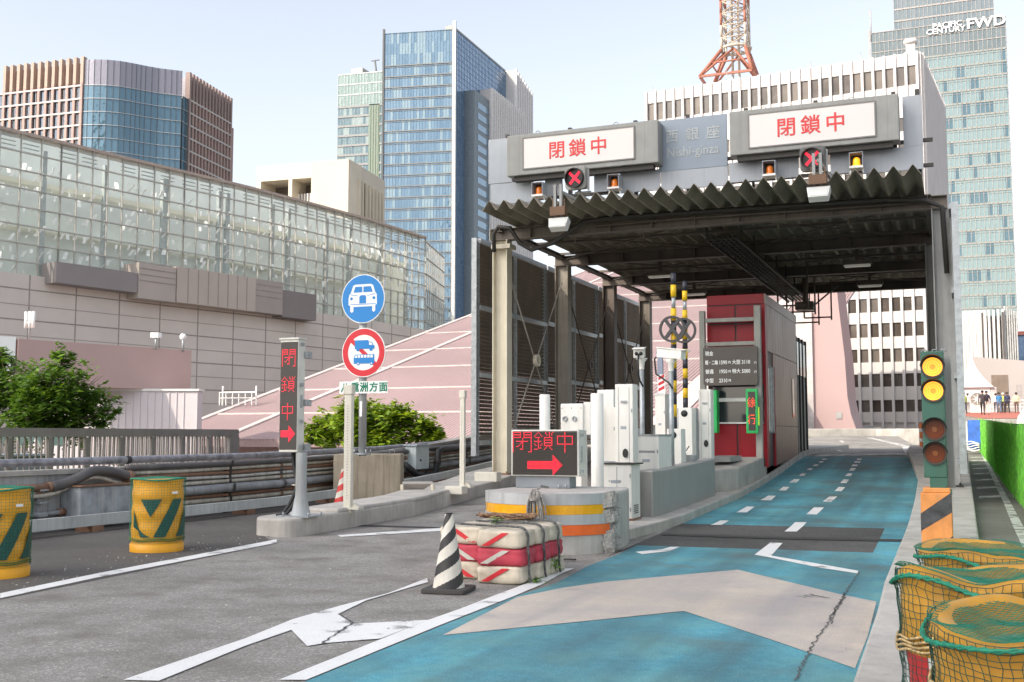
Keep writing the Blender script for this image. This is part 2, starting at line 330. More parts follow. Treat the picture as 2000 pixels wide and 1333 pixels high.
for k in range(8): sheet(m, [(.3, 27 + k*3.6), (.8, 27.6 + k*3.6), (.8, 28.3 + k*3.6), (.3, 27.7 + k*3.6)], .005, PWK)  # sun stripes through the screen gaps, painted on the path as pale bars
struct(m.build('worn_lines_sun_stripes', LINEO))
SEAL = mat('joint_seal', (.04, .038, .036), .8); CRK = mat('crack_dark', (.085, .085, .085), .9, var=.4, scale=20)
m = MB(); sheet(m, px([(1290, 1043), (1500, 1050), (1775, 1056), (1775, 1060), (1500, 1054), (1290, 1047)]), .012)
sheet(m, px([(700, 1026), (905, 1032), (905, 1034), (700, 1029)]), .006); struct(m.build('expansion_joint', SEAL)); m = MB()
def crack(pts, wd, jit, n=14):
    for (a, b) in zip(pts, pts[1:]):
        A, B = gr(*a), gr(*b); d = (B - A); sd = V((d.y, -d.x, 0)).normalized(); prev = None
        for i in range(n + 1):
            c = A + d*(i/n) + sd*random.uniform(-jit, jit); ww = wd*random.uniform(.35, 1.3)
            if prev: sheet(m, [prev[0] - sd*prev[1], prev[0] + sd*prev[1], c + sd*ww, c - sd*ww], .0125)
            prev = (c, ww)
crack([(1678, 1118), (1650, 1162), (1628, 1205), (1590, 1260), (1552, 1333)], .0065, .014, 30)
crack([(1650, 1162), (1618, 1222)], .008, .026, 24); crack([(688, 1221), (628, 1260)], .01, .012); crack([(662, 1203), (690, 1222)], .008, .008)
for a in range(5): crack([(1552 + a*9, 1168 + random.uniform(-5, 3)), (1575 + a*11, 1168 + random.uniform(-4, 4))], .008, .012, 5)
struct(m.build('road_cracks', CRK))
rg = random.Random(5); m = MB()
for k in range(260):
    if rg.random() < .7: y = rg.uniform(6, 14); x = -8.45 - (y - 7)*.1 - abs(rg.gauss(0, .7))
    else: y = rg.uniform(5, 12); x = rg.uniform(-8, -4)
    s_ = rg.uniform(.003, .010); a = rg.uniform(0, 3.1); m.obox((x, y, .006 + s_*.4), V((math.cos(a), math.sin(a), .2))*s_, V((-math.sin(a), math.cos(a), 0))*s_*.7, V((0, 0, 1))*s_*.5)
o = m.build('gravel', mat('gravel_grey', (.42, .40, .36), .9, var=.5, scale=9)); o['kind'] = 'stuff'; o['label'] = 'loose grit and pale specks along the left verge'
# kerbs and islands ------------------------------------------------
def rnd(pts, r, n=6):
    """round the corners of a plan outline"""
    out = []
    for i, p in enumerate(pts):
        rr = r[i] if isinstance(r, (list, tuple)) else r
        if not rr: out.append(p); continue
        p = V((*p, 0)); a = V((*pts[i-1], 0)); b = V((*pts[(i+1) % len(pts)], 0))
        A = p + (a - p).normalized()*rr; B = p + (b - p).normalized()*rr
        for k in range(n + 1):
            t = k/n; q = A*(1-t)**2 + p*2*t*(1-t) + B*t*t; out.append((q.x, q.y))
    return out
def longprism(mb, left, right, z0, z1, P=PR):
    """strip between two plan polylines that share Y stations, following the road profile"""
    f = lambda L, y: next(((a[0] + (b[0]-a[0])*(y-a[1])/(b[1]-a[1])) for a, b in zip(L, L[1:]) if y <= b[1] + 1e-6), L[-1][0])
    ys = sorted({y for _, y in left} | {y for _, y in right} | {y for y, _ in P if left[0][1] < y < left[-1][1]})
    vs = []
    for y in ys:
        l, r, b = f(left, y), f(right, y), prof(P, y); vs += [(l, y, b + z0), (r, y, b + z0), (r, y, b + z1), (l, y, b + z1)]
    fs = [(4*i + j, 4*i + (j+1) % 4, 4*i + 4 + (j+1) % 4, 4*i + 4 + j) for i in range(len(ys)-1) for j in range(4)] + [(0, 3, 2, 1), (4*len(ys)-4, 4*len(ys)-3, 4*len(ys)-2, 4*len(ys)-1)]
    return mb.add(vs, [f[::-1] for f in fs])
KC = mat('kerb_concrete', (.47, .44, .40), .85, var=.2, scale=2.2, bump=.3, bscale=45, streak=.3, dirt=(.24, .2, .17))
m = MB(); nose = rnd([(-9.12, 13.85), (-9.95, 13.95), (-10.05, 15), (-9.2, 15)], [.38, .38, 0, 0]); m.prism(nose, -.3, .27)
longprism(m, [(-10.05, 14.9), (-10.4, 18), (-11.9, 26), (-11.9, 43)], [(-9.2, 14.9), (-9.42, 18), (-9.95, 22), (-10.5, 26.5), (-10.5, 43)], -.3, .272)
longprism(m, [(-10.0, 15.35), (-10.4, 18.9), (-11.2, 22.4)], [(-9.24, 15.35), (-9.5, 18.9), (-10.1, 22.4)], .25, .33)
struct(m.build('kerb', KC, bevel=.035))
m = MB(); longprism(m, [(-7.0, 15.9), (-6.95, 48)], [(-4.52, 15.0), (-4.42, 17), (-4.44, 24), (-4.40, 48)], -.3, .15); struct(m.build('kerb', KC, bevel=.02))
m = MB(); longprism(m, [(-.5, 1.0), (-.66, 9.2), (-.72, 11), (-.8, 17), (-.88, 22), (-1.0, 28), (-1.55, 35), (-2.0, 48)], [(1.2, 1.0), (1.15, 7.4), (.16, 10.5), (.16, 22), (.12, 34), (.1, 48)], -.7, .15); struct(m.build('kerb', KC, bevel=.025))
mat('broken_concrete', (.42, .40, .37), .95, var=.3, scale=30, bump=.8)
# far crossing parapet and orange barrier boards beyond the toll gate
m = MB(); pts = [(-16, 58), (-10, 63), (-4.5, 65.5), (-1.5, 64)]
for a, b in zip(pts, pts[1:]): m.bar((*a, 1.35), (*b, 1.35), .5, 1.0)
fp = m.build('kerb_wall', CONC, bevel=.04); tag(fp, 'low curved concrete wall crossing the far end of the toll lane', 'wall')
ORNG = mat('orange_plastic', (.75, .2, .06), .5)
for k, (x, y) in enumerate([(-1.15, 40), (-1.3, 42.2), (-1.45, 44.4)]):
    t = thing('barrier_board', ['nearest orange and white barrier board at far right lane edge', 'middle orange and white barrier board at far right lane edge', 'farthest orange and white barrier board at far right lane edge'][k], 'barrier', (x, y, zr(y)), 'orange barrier boards beyond the gate')
    b = MB(); b.box(x - .04, x + .04, y - .8, y + .8, zr(y) + .15, zr(y) + 1.0); b.build('board', ORNG, t, bevel=.01)
    b = MB(); [b.box(x - .045, x + .045, y - .82, y + .82, zr(y) + h, zr(y) + h + .12) for h in (.32, .68)]; b.build('stripe', SIGNW, t)
    b = MB(); [b.box(x - .2, x + .2, y + q - .1, y + q + .1, zr(y), zr(y) + .149) for q in (-.6, .6)]; b.build('foot', ORNG, t)
# ================================================================ LEFT PARAPET, PIPES, HANDRAIL
t = thing('parapet_wall', 'stained concrete parapet with metal pipe rail along the left road edge', 'wall', (-13.4, 20, 0))
m = MB(); longprism(m, [(-13.62, -6), (-13.62, 60)], [(-13.3, -6), (-13.3, 60)], -1.2, .88); m.build('wall', mat('parapet_concrete', (.42, .42, .41), .85, var=.18, scale=1.3, bump=.2, streak=.55, dirt=(.16, .14, .12)), t)
m = MB(); longprism(m, [(-13.66, -6), (-13.66, 60)], [(-13.25, -6), (-13.25, 60)], .881, .95); m.build('coping', CONC, t)
m = MB(); ys = [-6, 4, 10, 16, 18.6, 21.3, 24, 26, 28, 30, 32, 34, 36, 48, 58]; m.tube([(-13.42, y, zr(y)*.55 + 1.07) for y in ys], .065, 12); rl = m.build('rail', mat('old_steel_rail', (.33, .32, .34), .45, .6, var=.35, scale=7), t)
m = MB(); [m.cyl((-13.42, y, zr(y)*.55 + 1.068), (-13.42, y + .1, zr(y)*.55 + 1.07), .07) for y in (5, 15.2, 25.4)]; m.build('rail_joint', BLACK, t)
STK = mat('sticker_red', (.5, .05, .05), .5)
F = Fr((-13.29, 12.35, .58), (0, 1, 0)); m = MB(); m.poly(F, [(-.07, -.1), (.07, -.1), (.09, 0), (.07, .1), (-.07, .1), (-.09, 0)], 0, .004); p_ = m.build('number_plate', SIGNW, t)
m = MB(); m.ring(F, 0, 0, .075, .088, .004, .007, 6); m.text(F, '43', .1, 0, -.03, .004, .007); m.text(F, '▲', .06, 0, .045, .004, .007); m.build('number', STK, p_)
PIPES = [('cream_pipe', (.5, .46, .38)), ('rusty_pipe', (.24, .13, .08)), ('dark_pipe', (.10, .095, .095)), ('grey_pipe', (.30, .31, .32)), ('white_pipe', (.55, .54, .5))]
PM = {n: mat(n, c, .5, var=.25, scale=3, streak=.55, dirt=(.12, .07, .04)) for n, c in PIPES}
def zp(y): return zr(y)*.62
runs = [(.95, .055, 'dark_pipe'), (.85, .035, 'cream_pipe'), (.775, .035, 'rusty_pipe'), (.70, .03, 'white_pipe'), (.61, .035, 'cream_pipe'), (.48, .085, 'grey_pipe'), (.355, .035, 'rusty_pipe'), (.27, .045, 'cream_pipe')]
names = ['thick dark conduit, topmost of the pipes along the parapet', 'cream pipe just below the topmost dark conduit', 'rusty pipe, third from top on the parapet', 'thin off white pipe in the middle of the parapet run',
         'thin cream pipe just above the thick grey one', 'thick grey pipe low on the parapet', 'rusty thin pipe just below the thick grey pipe', 'cream pipe lowest on the parapet']
for (h, r, mn), nm in zip(runs, names):
    m = MB(); yy = [14.95 + i*1.5 for i in range(19)]; x = -13.22 + r
    m.tube([(x, y, h + zp(y) + random.uniform(-.008, .008)) for y in yy], r, 10); t = thing('wall_pipe', nm, 'pipe', (x, 20, h), 'pipes running along the parapet')
    m.build('pipe', PM[mn], t)
    for y in (19.5, 26.2, 31, 37): b = MB(); b.cyl((x, y, h + zp(y)), (x, y + .09, h + .005 + zp(y)), r + .015, n=10); b.build('coupling', PM['rusty_pipe' if 'cream' in mn else 'dark_pipe'], t)
for nm, mn, r, pts in [('thick black sleeved pipe humping over the metal box on the parapet', 'dark_pipe', .085, [(-13.12, 13.25, .70), (-13.1, 13.5, .74), (-13.1, 13.8, .82), (-13.1, 14.08, .91), (-13.1, 14.4, .91), (-13.1, 14.7, .85), (-13.12, 15.0, .8)]),
                       ('slim cream pipe curving over the metal box below the black sleeve', 'cream_pipe', .035, [(-13.2, 8, .52), (-13.18, 12.4, .56), (-13.14, 13.25, .585), (-13.1, 13.7, .73), (-13.1, 14.05, .81), (-13.1, 14.3, .79), (-13.12, 14.7, .70), (-13.18, 15.1, .66)]),
                       ('rusty brown pipe running left into the black sleeved pipe', 'rusty_pipe', .06, [(-13.15, 6, .66), (-13.15, 10, .67), (-13.15, 13.3, .70)]),
                       ('grey pipe low on the parapet left of the metal box', 'grey_pipe', .04, [(-13.2, 6, .27), (-13.2, 12, 0.27), (-13.2, 13.6, .29)]),
                       ('pale pipe beside the slim cream pipe at the left drum', 'white_pipe', .04, [(-13.2, 6, .59), (-13.2, 10, .6), (-13.2, 12.6, .62), (-13.2, 13.1, .62)])]:
    t = thing('wall_pipe', nm, 'pipe', pts[0], 'pipes at the left end of the parapet'); pts2 = []
    for i in range(len(pts) - 1):
        P0, P1, P2, P3 = [V(pts[max(0, min(len(pts)-1, i+k))]) for k in (-1, 0, 1, 2)]
        for k in range(5):
            s_ = k/5; pts2.append(.5*((2*P1) + (P2-P0)*s_ + (2*P0-5*P1+4*P2-P3)*s_*s_ + (3*P1-P0-3*P2+P3)*s_**3))
    pts2.append(V(pts[-1])); m = MB(); m.tube(pts2, r, 10); m.build('pipe', PM[mn], t)
    b = MB(); e = V(pts[-1]); b.cyl(e - V((0, .12, 0)), e, r + .02, n=10); b.build('coupling', PM['rusty_pipe'], t)
t = thing('pipe_bracket', 'slim vertical pipe bracket on the parapet left of the metal box', 'bracket', (-13.2, 13.1, 0)); m = MB(); m.box(-13.28, -13.2, 13.05, 13.12, .1, .74); m.build('channel', PM['grey_pipe'], t)
[MB().box(-13.2, -13.1, 13.0, 13.17, z, z + .03).build('clamp', GALV, t) for z in (.25, .45, .64)]
for k, y in enumerate((17.8, 22.6, 25.6, 28.8)):
    t = thing('pipe_bracket', ['upright pipe bracket just right of the second yellow drum', 'upright pipe bracket behind the tall red letter board', 'upright pipe bracket just right of the concrete block', 'upright pipe bracket nearest the louvred screen'][k], 'bracket', (-13.2, y, 0), 'pipe brackets on the parapet')
    m = MB(); m.box(-13.28, -13.2, y - .04, y + .04, zp(y) - .1, zp(y) + 1.0); m.build('channel', DARK, t); [MB().box(-13.2 + 2*r - .01 + .0, -13.2 + 2*r + .0, y - .03, y + .03, zp(y) + h - r, zp(y) + h + r).build('clamp', DARK, t) for h, r, _ in runs]
t = thing('metal_box', 'weathered galvanised box on the parapet between the two yellow drums', 'box', (-13.0, 14.1, .2)); m = MB(); m.box(-13.29, -12.88, 13.6, 14.9, .2, .68); bx = m.build('case', mat('weathered_zinc', (.33, .35, .37), .6, .2, var=.35, scale=4, streak=.75, dirt=(.5, .49, .47)), t, bevel=.03)
m = MB(); m.box(-13.29, -12.84, 13.57, 14.94, .682, .705); m.build('lid', PM['rusty_pipe'], t)
t = thing('guard_beam', 'pale low steel beam on blocks along the foot of the parapet', 'beam', (-12.5, 18, 0));
m = MB(); longprism(m, [(-12.6, 4), (-12.6, 33)], [(-12.5, 4), (-12.5, 33)], .1, .27); m.build('beam', mat('pale_beam', (.5, .52, .5), .5, streak=.35, dirt=(.2, .16, .12)), t)
m = MB(); [m.box(-12.85, -12.5, y - .12, y + .12, zr(y) - .02, zr(y) + .1) for y in (6.5, 10, 13.6, 17.6, 20.5, 23.2, 26)]; m.build('support_block', PM['rusty_pipe'], t)
t = thing('junction_box', 'small pale grey box fixed on the parapet right of concrete block', 'box', (-13.0, 25.6, .7)); m = MB(); m.box(-13.24, -12.92, 25.2, 25.95, .62, 1.22); m.build('case', mat('box_grey', (.45, .5, .5), .5), t, bevel=.015)
m = MB(); m.box(-13.26, -12.87, 25.15, 26.0, 1.222, 1.26); m.build('lid', LGREY, t); m = MB(); m.cyl((-12.93, 25.45, .85), (-12.9, 25.45, .85), .03, n=10); m.build('lock', BLACK, t)
t = thing('conduit', 'thick black conduit looping below the pale junction box', 'cable', (-13, 26.2, .6)); m = MB(); m.tube([(-12.9, 24.6, .75), (-12.9, 25.2, .5), (-12.88, 25.8, .42), (-12.88, 26.25, .5), (-12.9, 26.4, .8), (-12.92, 26.5, 1.05), (-12.98, 26.9, 1.12), (-13.0, 30, 1.2)], .085, 10); m.build('pipe', BLACK, t)
m = MB(); m.cyl((-12.9, 26.38, .72), (-12.9, 26.42, .86), .1, n=10); m.build('coupling', DARK, t)
# low sloped hatch cover behind the kerb
t = thing('hatch_cover', 'sloping pale checker plate cover behind the left kerb', 'cover', (-11.7, 22.5, .3)); F = Fr((-12.0, 20.4, .12), (0, 1, 0)); m = MB(); q = [tuple(gr(*p)) for p in ((786, 972, .12), (803, 967, .2), (845, 941, .5), (786, 941, .5))]
m.add([V(p) for p in q] + [V(p) - V((0, 0, .05)) for p in q], [(0, 1, 2, 3), (7, 6, 5, 4), (0, 4, 5, 1), (1, 5, 6, 2), (2, 6, 7, 3), (3, 7, 4, 0)]); m.build('plate', mat('checker_plate', (.42, .39, .37), .6, var=.12, bump=.6, bscale=90), t)
m = MB(); [m.bar(V(p) - V((0, 0, .06)), V((p[0], p[1], zr(p[1]))), .06, .06) for p in q]; m.build('leg', CREAMP, t)
# handrail of the garden terrace beyond the parapet

m = MB(); m.add([(-40, 5, .55), (-13.7, 5, .55), (-13.7, 20.5, .6), (-27, 20.5, .6), (-40, 16, .55)], [(0, 1, 2, 3, 4)]); struct(m.build('terrace_lawn', GRASSM))
HR = mat('handrail_brown', (.22, .19, .18), .5)
t = thing('handrail', 'brown grey metal handrail with closely spaced bars on the terrace', 'railing', (-16.5, 18, .6))
c0, c1 = atx(-60, 858, -17.2), atx(463, 841, -17.2); c0.z = c1.z = 1.55; bk = atx(-30, 838, -24.0); bk.z = 1.6
tp = MB(); tp.bar(c0, c1, .12, .18); tp.bar(c1 + V((-.06, 0, 0)), V((-24.6, c1.y + 3.0, 1.6)), .12, .18); tp.bar(V((-24.6, c1.y + 3.0, 1.6)), V((-24.6, 10, 1.6)), .12, .14); tp.build('top_rail', HR, t)
bt = MB(); bt.bar(c0 - V((0, 0, .85)), c1 - V((0, 0, .85)), .06, .06); bt.build('bottom_rail', HR, t)
n = int((c1 - c0).length/.145); br = MB(); n_thick = 0
for i in range(1, n):
    p = c0.lerp(c1, i/n); br.box(p.x - .015, p.x + .015, p.y - .015, p.y + .015, .55, 1.47)
n2 = 60
for i in range(n2):
    p = V((c1.x - .2, c1.y, 0)).lerp(V((-24.6, c1.y + 3, 0)), i/n2); br.box(p.x - .015, p.x + .015, p.y - .015, p.y + .015, .6, 1.52)
for i in range(70): br.box(-24.62, -24.58, 10.5 + i*.26 if 10.5 + i*.26 < c1.y + 3 else 11, (10.5 + i*.26 if 10.5 + i*.26 < c1.y + 3 else 11) + .03, .6, 1.53)
o = br.build('bars', HR, t)
for i in range(8):
    p = c0.lerp(c1, (i + .9)/8 if i < 7 else 1); q = MB(); q.box(p.x - .04, p.x + .04, p.y - .05, p.y + .05, .5, 1.45); q.build('post', HR, t)
q = MB(); q.box(c1.x - .03, c1.x + .05, c1.y - .35, c1.y + .02, .5, 1.47); q.build('end_panel', HR, t)
t = thing('bench', 'blue grey flat topped planter box behind the handrail', 'planter', (-20, 13, .6)); a, b = atx(-30, 885, -19.5), atx(95, 880, -19.5); m = MB(); m.box(-20.3, -19.5, a.y, b.y, .6, 1.02); m.build('tub', mat('blue_grey_box', (.26, .29, .33), .6), t, bevel=.02)
m = MB(); m.box(-20.4, -19.4, a.y, b.y + .1, 1.022, 1.07); m.build('lid', mat('blue_grey_lid', (.3, .33, .36), .6), t)
t = thing('corrugated_screen', 'mint green zigzag edged metal sheet behind the handrail', 'screen', (-22, 15, 1.4)); m = MB(); F = Fr(atx(-30, 850, -22) , (0, 1, 0)); 
L_ = (atx(92, 850, -22) - atx(-30, 850, -22)).length; k_ = int(L_/.32); pts = []
for i in range(k_ + 1): pts += [(i*.32, .0), (i*.32 + .16, -.3)]
m.poly(F, [(0, .12)] + pts + [(k_*.32 + .16, .12)], -.02, .02); m.build('sheet', mat('mint_sheet', (.42, .55, .47), .5), t)
m = MB(); m.fbox(F, k_*.32 + .17, k_*.32 + .62, -.28, .14, -.03, .03); m.build('end_plate', mat('mint_plate', (.42, .6, .48), .5), t)
m = MB(); [m.fbox(F, i*1.2, i*1.2 + .06, -1.0, -.02, -.08, -.03) for i in range(int(L_/1.2) + 1)]; m.build('post', HR, t)
# ================================================================ TOLL GATE CANOPY
XL, XR = -10.75, -.55; CY = [25.7, 30.35, 35.0, 39.5]; BZ = 6.45
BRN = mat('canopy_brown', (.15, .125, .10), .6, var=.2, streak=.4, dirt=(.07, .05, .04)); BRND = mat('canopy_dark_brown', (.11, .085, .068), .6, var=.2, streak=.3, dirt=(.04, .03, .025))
SLATE = mat('corrugated_sheet', (.30, .262, .20), .65, var=.25, scale=1.2, streak=.3, dirt=(.06, .055, .05))
gate = thing('toll_gate', 'long dark toll gate canopy with zigzag corrugated roof over the lanes', 'toll gate', (-5.6, 30, 0))
def column(x, y, col, cap):
    zb = zr(y) + (.27 if x < -5 else .15); m = MB(); m.hbeam((x, y, zb), (x, y, BZ + .0), .34, .40, V((1, 0, 0)), .025); c = m.build('column', col, gate)
    m = MB(); m.box(x - .26, x + .26, y - .24, y + .24, zb - .02, zb + .03); [m.cyl((x + a*.2, y + b*.19, zb + .03), (x + a*.2, y + b*.19, zb + .08), .02, n=8) for a in (-1, 1) for b in (-1, 1)]; m.build('base_plate', PM['rusty_pipe'] if x < -5 else DARK, c)
    if cap: m = MB(); m.box(x - .215, x + .3, y - .22, y + .2, 6.22, 6.33); m.build('cap', col, c)
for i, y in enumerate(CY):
    column(XL, y, CREAMP if i == 0 else [None, mat('darker_cream_steel', (.34, .30, .25), .55, streak=.4, dirt=(.1, .08, .06)), BRND, BRN][i], i == 0)  # second column in a darker cream than the first
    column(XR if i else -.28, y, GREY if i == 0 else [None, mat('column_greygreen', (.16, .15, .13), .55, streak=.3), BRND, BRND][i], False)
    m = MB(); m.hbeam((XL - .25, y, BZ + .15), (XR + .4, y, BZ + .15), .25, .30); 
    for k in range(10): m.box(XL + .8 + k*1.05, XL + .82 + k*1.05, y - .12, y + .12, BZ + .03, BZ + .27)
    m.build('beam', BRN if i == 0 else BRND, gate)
    if i in (0,): m = MB(); m.box(XL - .27, XL - .26, y - .2, y + .2, BZ, BZ + .3); m.build('beam_end', CREAMP, gate)
for x in (XL, XR):
    m = MB(); m.hbeam((x, 25.5, BZ + .26), (x, 41.1, BZ + .26), .15, .12); m.build('edge_beam', BRND, gate)
for k in range(9):
    y = 26.2 + k*1.85; m = MB(); m.bar((XL - .3, y, BZ + .295), (XR + .3, y, BZ + .295), .08, .06); m.build('purlin', BRND, gate)
for i in range(3):
    for a, b in ((XL, -5.6), (-5.6, XR)):
        m = MB(); m.tube([(a, CY[i], BZ + .2), (b, CY[i+1], BZ + .2)], .02, 6); m.tube([(b, CY[i], BZ + .18), (a, CY[i+1], BZ + .18)], .02, 6); m.build('roof_brace', BRND, gate)
# corrugated roof: closed zigzag profile swept along the lane
PER = .377; x0 = -10.38; nn = int((-.42 - x0)/PER); pr = []
for k in range(nn):
    for u, h in ((0, 0), (.06, .0), (.43, .31), (.47, .338), (.50, .345), (.53, .338), (.57, .31), (.94, 0.)): pr.append((x0 + (k + u)*PER, h*.62))
zc = 6.785; Y0, Y1 = 23.55, 41.3; th = .012; m = MB(); N_ = len(pr); vs = []
for y in (Y0, Y1):
    for d in (0, th): vs += [(x, y, zc + h + d) for x, h in pr]
m.add(vs, [(i, i+1, 2*N_ + i + 1, 2*N_ + i) for i in range(N_-1)], False); m.add([V(v) for v in vs], [(N_ + i + 1, N_ + i, 3*N_ + i, 3*N_ + i + 1) for i in range(N_-1)], False)
m.add(vs, [(i+1, i, N_ + i, N_ + i + 1) for i in range(N_-1)] + [(2*N_ + i, 2*N_ + i + 1, 3*N_ + i + 1, 3*N_ + i) for i in range(N_-1)])
m.build('roof_sheet', SLATE, gate)
# tie rods of the left side
TR = mat('tie_rod', (.42, .38, .33), .5, .3)
for i in range(3):
    ya, yb = CY[i] + .2, CY[i+1] - .2; za, zb = 5.95, 1.1 + .6*i*.5; mid = V((XL, (ya + yb)/2, (za + zb)/2))
    m = MB(); m.tube([(XL, ya, za), (XL, yb, zb)], .022, 6); m.tube([(XL + .03, ya, zb), (XL + .03, yb, za)], .022, 6); r_ = m.build('tie_rod', TR if i == 0 else BRND, gate)
    m = MB(); F = Fr(mid + V((.05, 0, 0)), (0, 1, 0)); m.ring(F, 0, 0, .1, .17, -.05, .06, 20); m.disc(F, 0, 0, .1, -.02, .03, 16); m.build('tie_ring', CREAMP if i == 0 else BRND, r_)
m = MB(); m.tube([(XL - .05, 25.3, 6.1), (XL - .05, 25.25, 6.55), (XL + .1, 25.2, 6.72), (XL + .4, 25.25, 6.68), (XL + .6, 25.4, 6.3), (XL + .9, 25.45, 6.12), (XL + 1.5, 25.4, 6.25), (XL + 2.3, 25.4, 6.72), (XL + 3, 25.4, 6.78), (-1.4, 25.4, 6.7), (-.6, 25.4, 6.62), (-.25, 25.45, 6.45), (-.2, 25.5, 5)], .055, 8); m.build('conduit', DARK, gate)
m = MB(); m.tube([(XL + 2.5, 25.52, 6.62), (-6, 25.52, 6.64), (-.7, 25.52, 6.6)], .03, 6); m.build('conduit', BRND, gate)
# cable rack and hanging clutter in the middle of the roof
rk = MB()
for x in (-5.75, -5.0): rk.bar((x, 27, 6.36), (x, 41, 6.36), .04, .08)
for k in range(38): rk.bar((-5.75, 27 + k*.37, 6.34), (-5.0, 27 + k*.37, 6.34), .03, .02)
for k in range(8):
    for x in (-5.8, -4.95): rk.bar((x, 27.2 + k*1.9, 6.36), (x, 27.2 + k*1.9, 6.78), .04, .04)
for k in range(5): rk.tube([(-5.6 + k*.13, 27, 6.4), (-5.6 + k*.13, 41, 6.4)], .04, 6)
rk.build('cable_rack', DARK, gate)
for k, (x, y) in enumerate([(-4.3, 34.7), (-4.3, 36.6), (-4.0, 38.6), (-4.6, 40.2)]):
    m = MB(); m.bar((x, y, 6.9), (x, y, 5.4), .05, .05); m.bar((x, y, 5.5), (x - .9, y, 5.5), .05, .05); m.bar((x - .9, y, 6.9), (x - .9, y, 5.5), .05, .05); m.build('hanger', BRND, gate)
m = MB(); m.box(-5.1, -4.5, 37.8, 38.3, 5.72, 5.98); m.bar((-4.8, 38, 5.98), (-4.8, 38, 6.9), .12, .12); m.bar((-4.5, 38, 5.85), (-3.7, 38, 6.5), .05, .05); m.build('equipment_box', BRND, gate)
LAMPW = mat('lamp_glass', (.8, .78, .7), .3, emit=(1, .93, .8), es=.04)
for k, (x, y) in enumerate([(-2.6, 32.2), (-2.6, 36.8), (-8.3, 32.2), (-8.3, 36.8)]):
    t = thing('ceiling_lamp', ['nearer white strip lamp under the roof above the blue lane', 'farther white strip lamp under the roof above the blue lane', 'nearer strip lamp under the roof above the left lane', 'farther strip lamp under the roof above the left lane'][k], 'lamp', (x, y, 6.3), 'strip lamps under the canopy')
    m = MB(); m.box(x - .4, x + .4, y - .12, y + .12, 6.3, 6.42); m.box(x - .05, x + .05, y - .05, y + .05, 6.42, 6.74); m.build('housing', BRND, t)
    m = MB(); m.box(x - .36, x + .36, y - .1, y + .1, 6.23, 6.299); m.build('diffuser', LAMPW, t, bevel=.04)
for k, y in enumerate((26.4, 31.0, 35.7)):
    for j, x in enumerate((-9.0, -7.2, -3.9, -2.3)):
        m = MB(); m.box(x - .16, x + .16, y - .06, y + .06, 6.55, 6.76); m.cyl((x, y - .05, 6.72), (x, y - .05, 6.4), .018, n=6); m.box(x - .02, x + .02, y - .1, y - .05, 6.4, 6.44); m.build('sensor_bracket', mat('bracket_tan', (.25, .2, .15), .6), gate)
# ================================================================ LOUVRED SCREENS BESIDE THE CANOPY
LOUV = mat('louvre_brown', (.16, .13, .10), .55, var=.2, streak=.25, dirt=(.06, .04, .03))
def screen(x, label, ys, z0f, z1f, out):
    t = thing('louvre_screen', label, 'screen', (x, ys[0], 0), None)
    for i, y in enumerate(ys):
        m = MB(); m.hbeam((x, y, z0f(y) - .25), (x, y, z1f(y) + .05), .14, .2, V((0, 1, 0)), .015); m.build('post', GALV, t)
    for a, b in zip(ys, ys[1:]):
        zz0, zz1 = (z0f(a) + z0f(b))/2, z1f(a); h = zz1 - zz0
        m = MB(); k = int(h/.105)
        for j in range(k): 
            z = zz0 + .08 + j*(h - .12)/k
            m.add([(x - .05, a + .08, z), (x - .05, b - .08, z), (x + .05, b - .08, z + .075), (x + .05, a + .08, z + .075), (x - .05, a + .08, z + .012), (x - .05, b - .08, z + .012), (x + .05, b - .08, z + .087), (x + .05, a + .08, z + .087)],
                  [(0, 3, 2, 1), (4, 5, 6, 7), (0, 1, 5, 4), (2, 3, 7, 6), (0, 4, 7, 3), (1, 2, 6, 5)])
        m.build('louvre_panel', LOUV, t)
        for q in (0, .333, .667, 1):
            z = zz0 + h*q; m = MB(); m.bar((x + .09*out, a + .06, z), (x + .09*out, b - .06, z), .06, .12); m.build('rail', GALV, t)
        mid = (a + b)/2; m = MB(); m.bar((x + .09*out, mid, zz0 + .06), (x + .09*out, mid, zz1 - .06), .05, .09, V((1, 0, 0))); m.build('stile', GALV, t)
    return t
XS = -11.45; pa, pb = atx(929, 470, XS), atx(929, 872, XS); pe = atx(1262, 592, XS)
sc_ys = [pa.y, pa.y + 5.0, pa.y + 10.0, pe.y]
screen(XS, 'tall brown louvred steel screen in three bays left of the canopy', sc_ys, lambda y: pb.z + (y - pa.y)*.035, lambda y: pa.z, 1)
XSR = aty(1873, 650, 24.6).x
screen(XSR, 'brown louvred screen seen edge on along the right of the canopy', [24.6, 29.5, 34.5, 40], lambda y: .95, lambda y: aty(1875, 400, 24.6).z, -1)
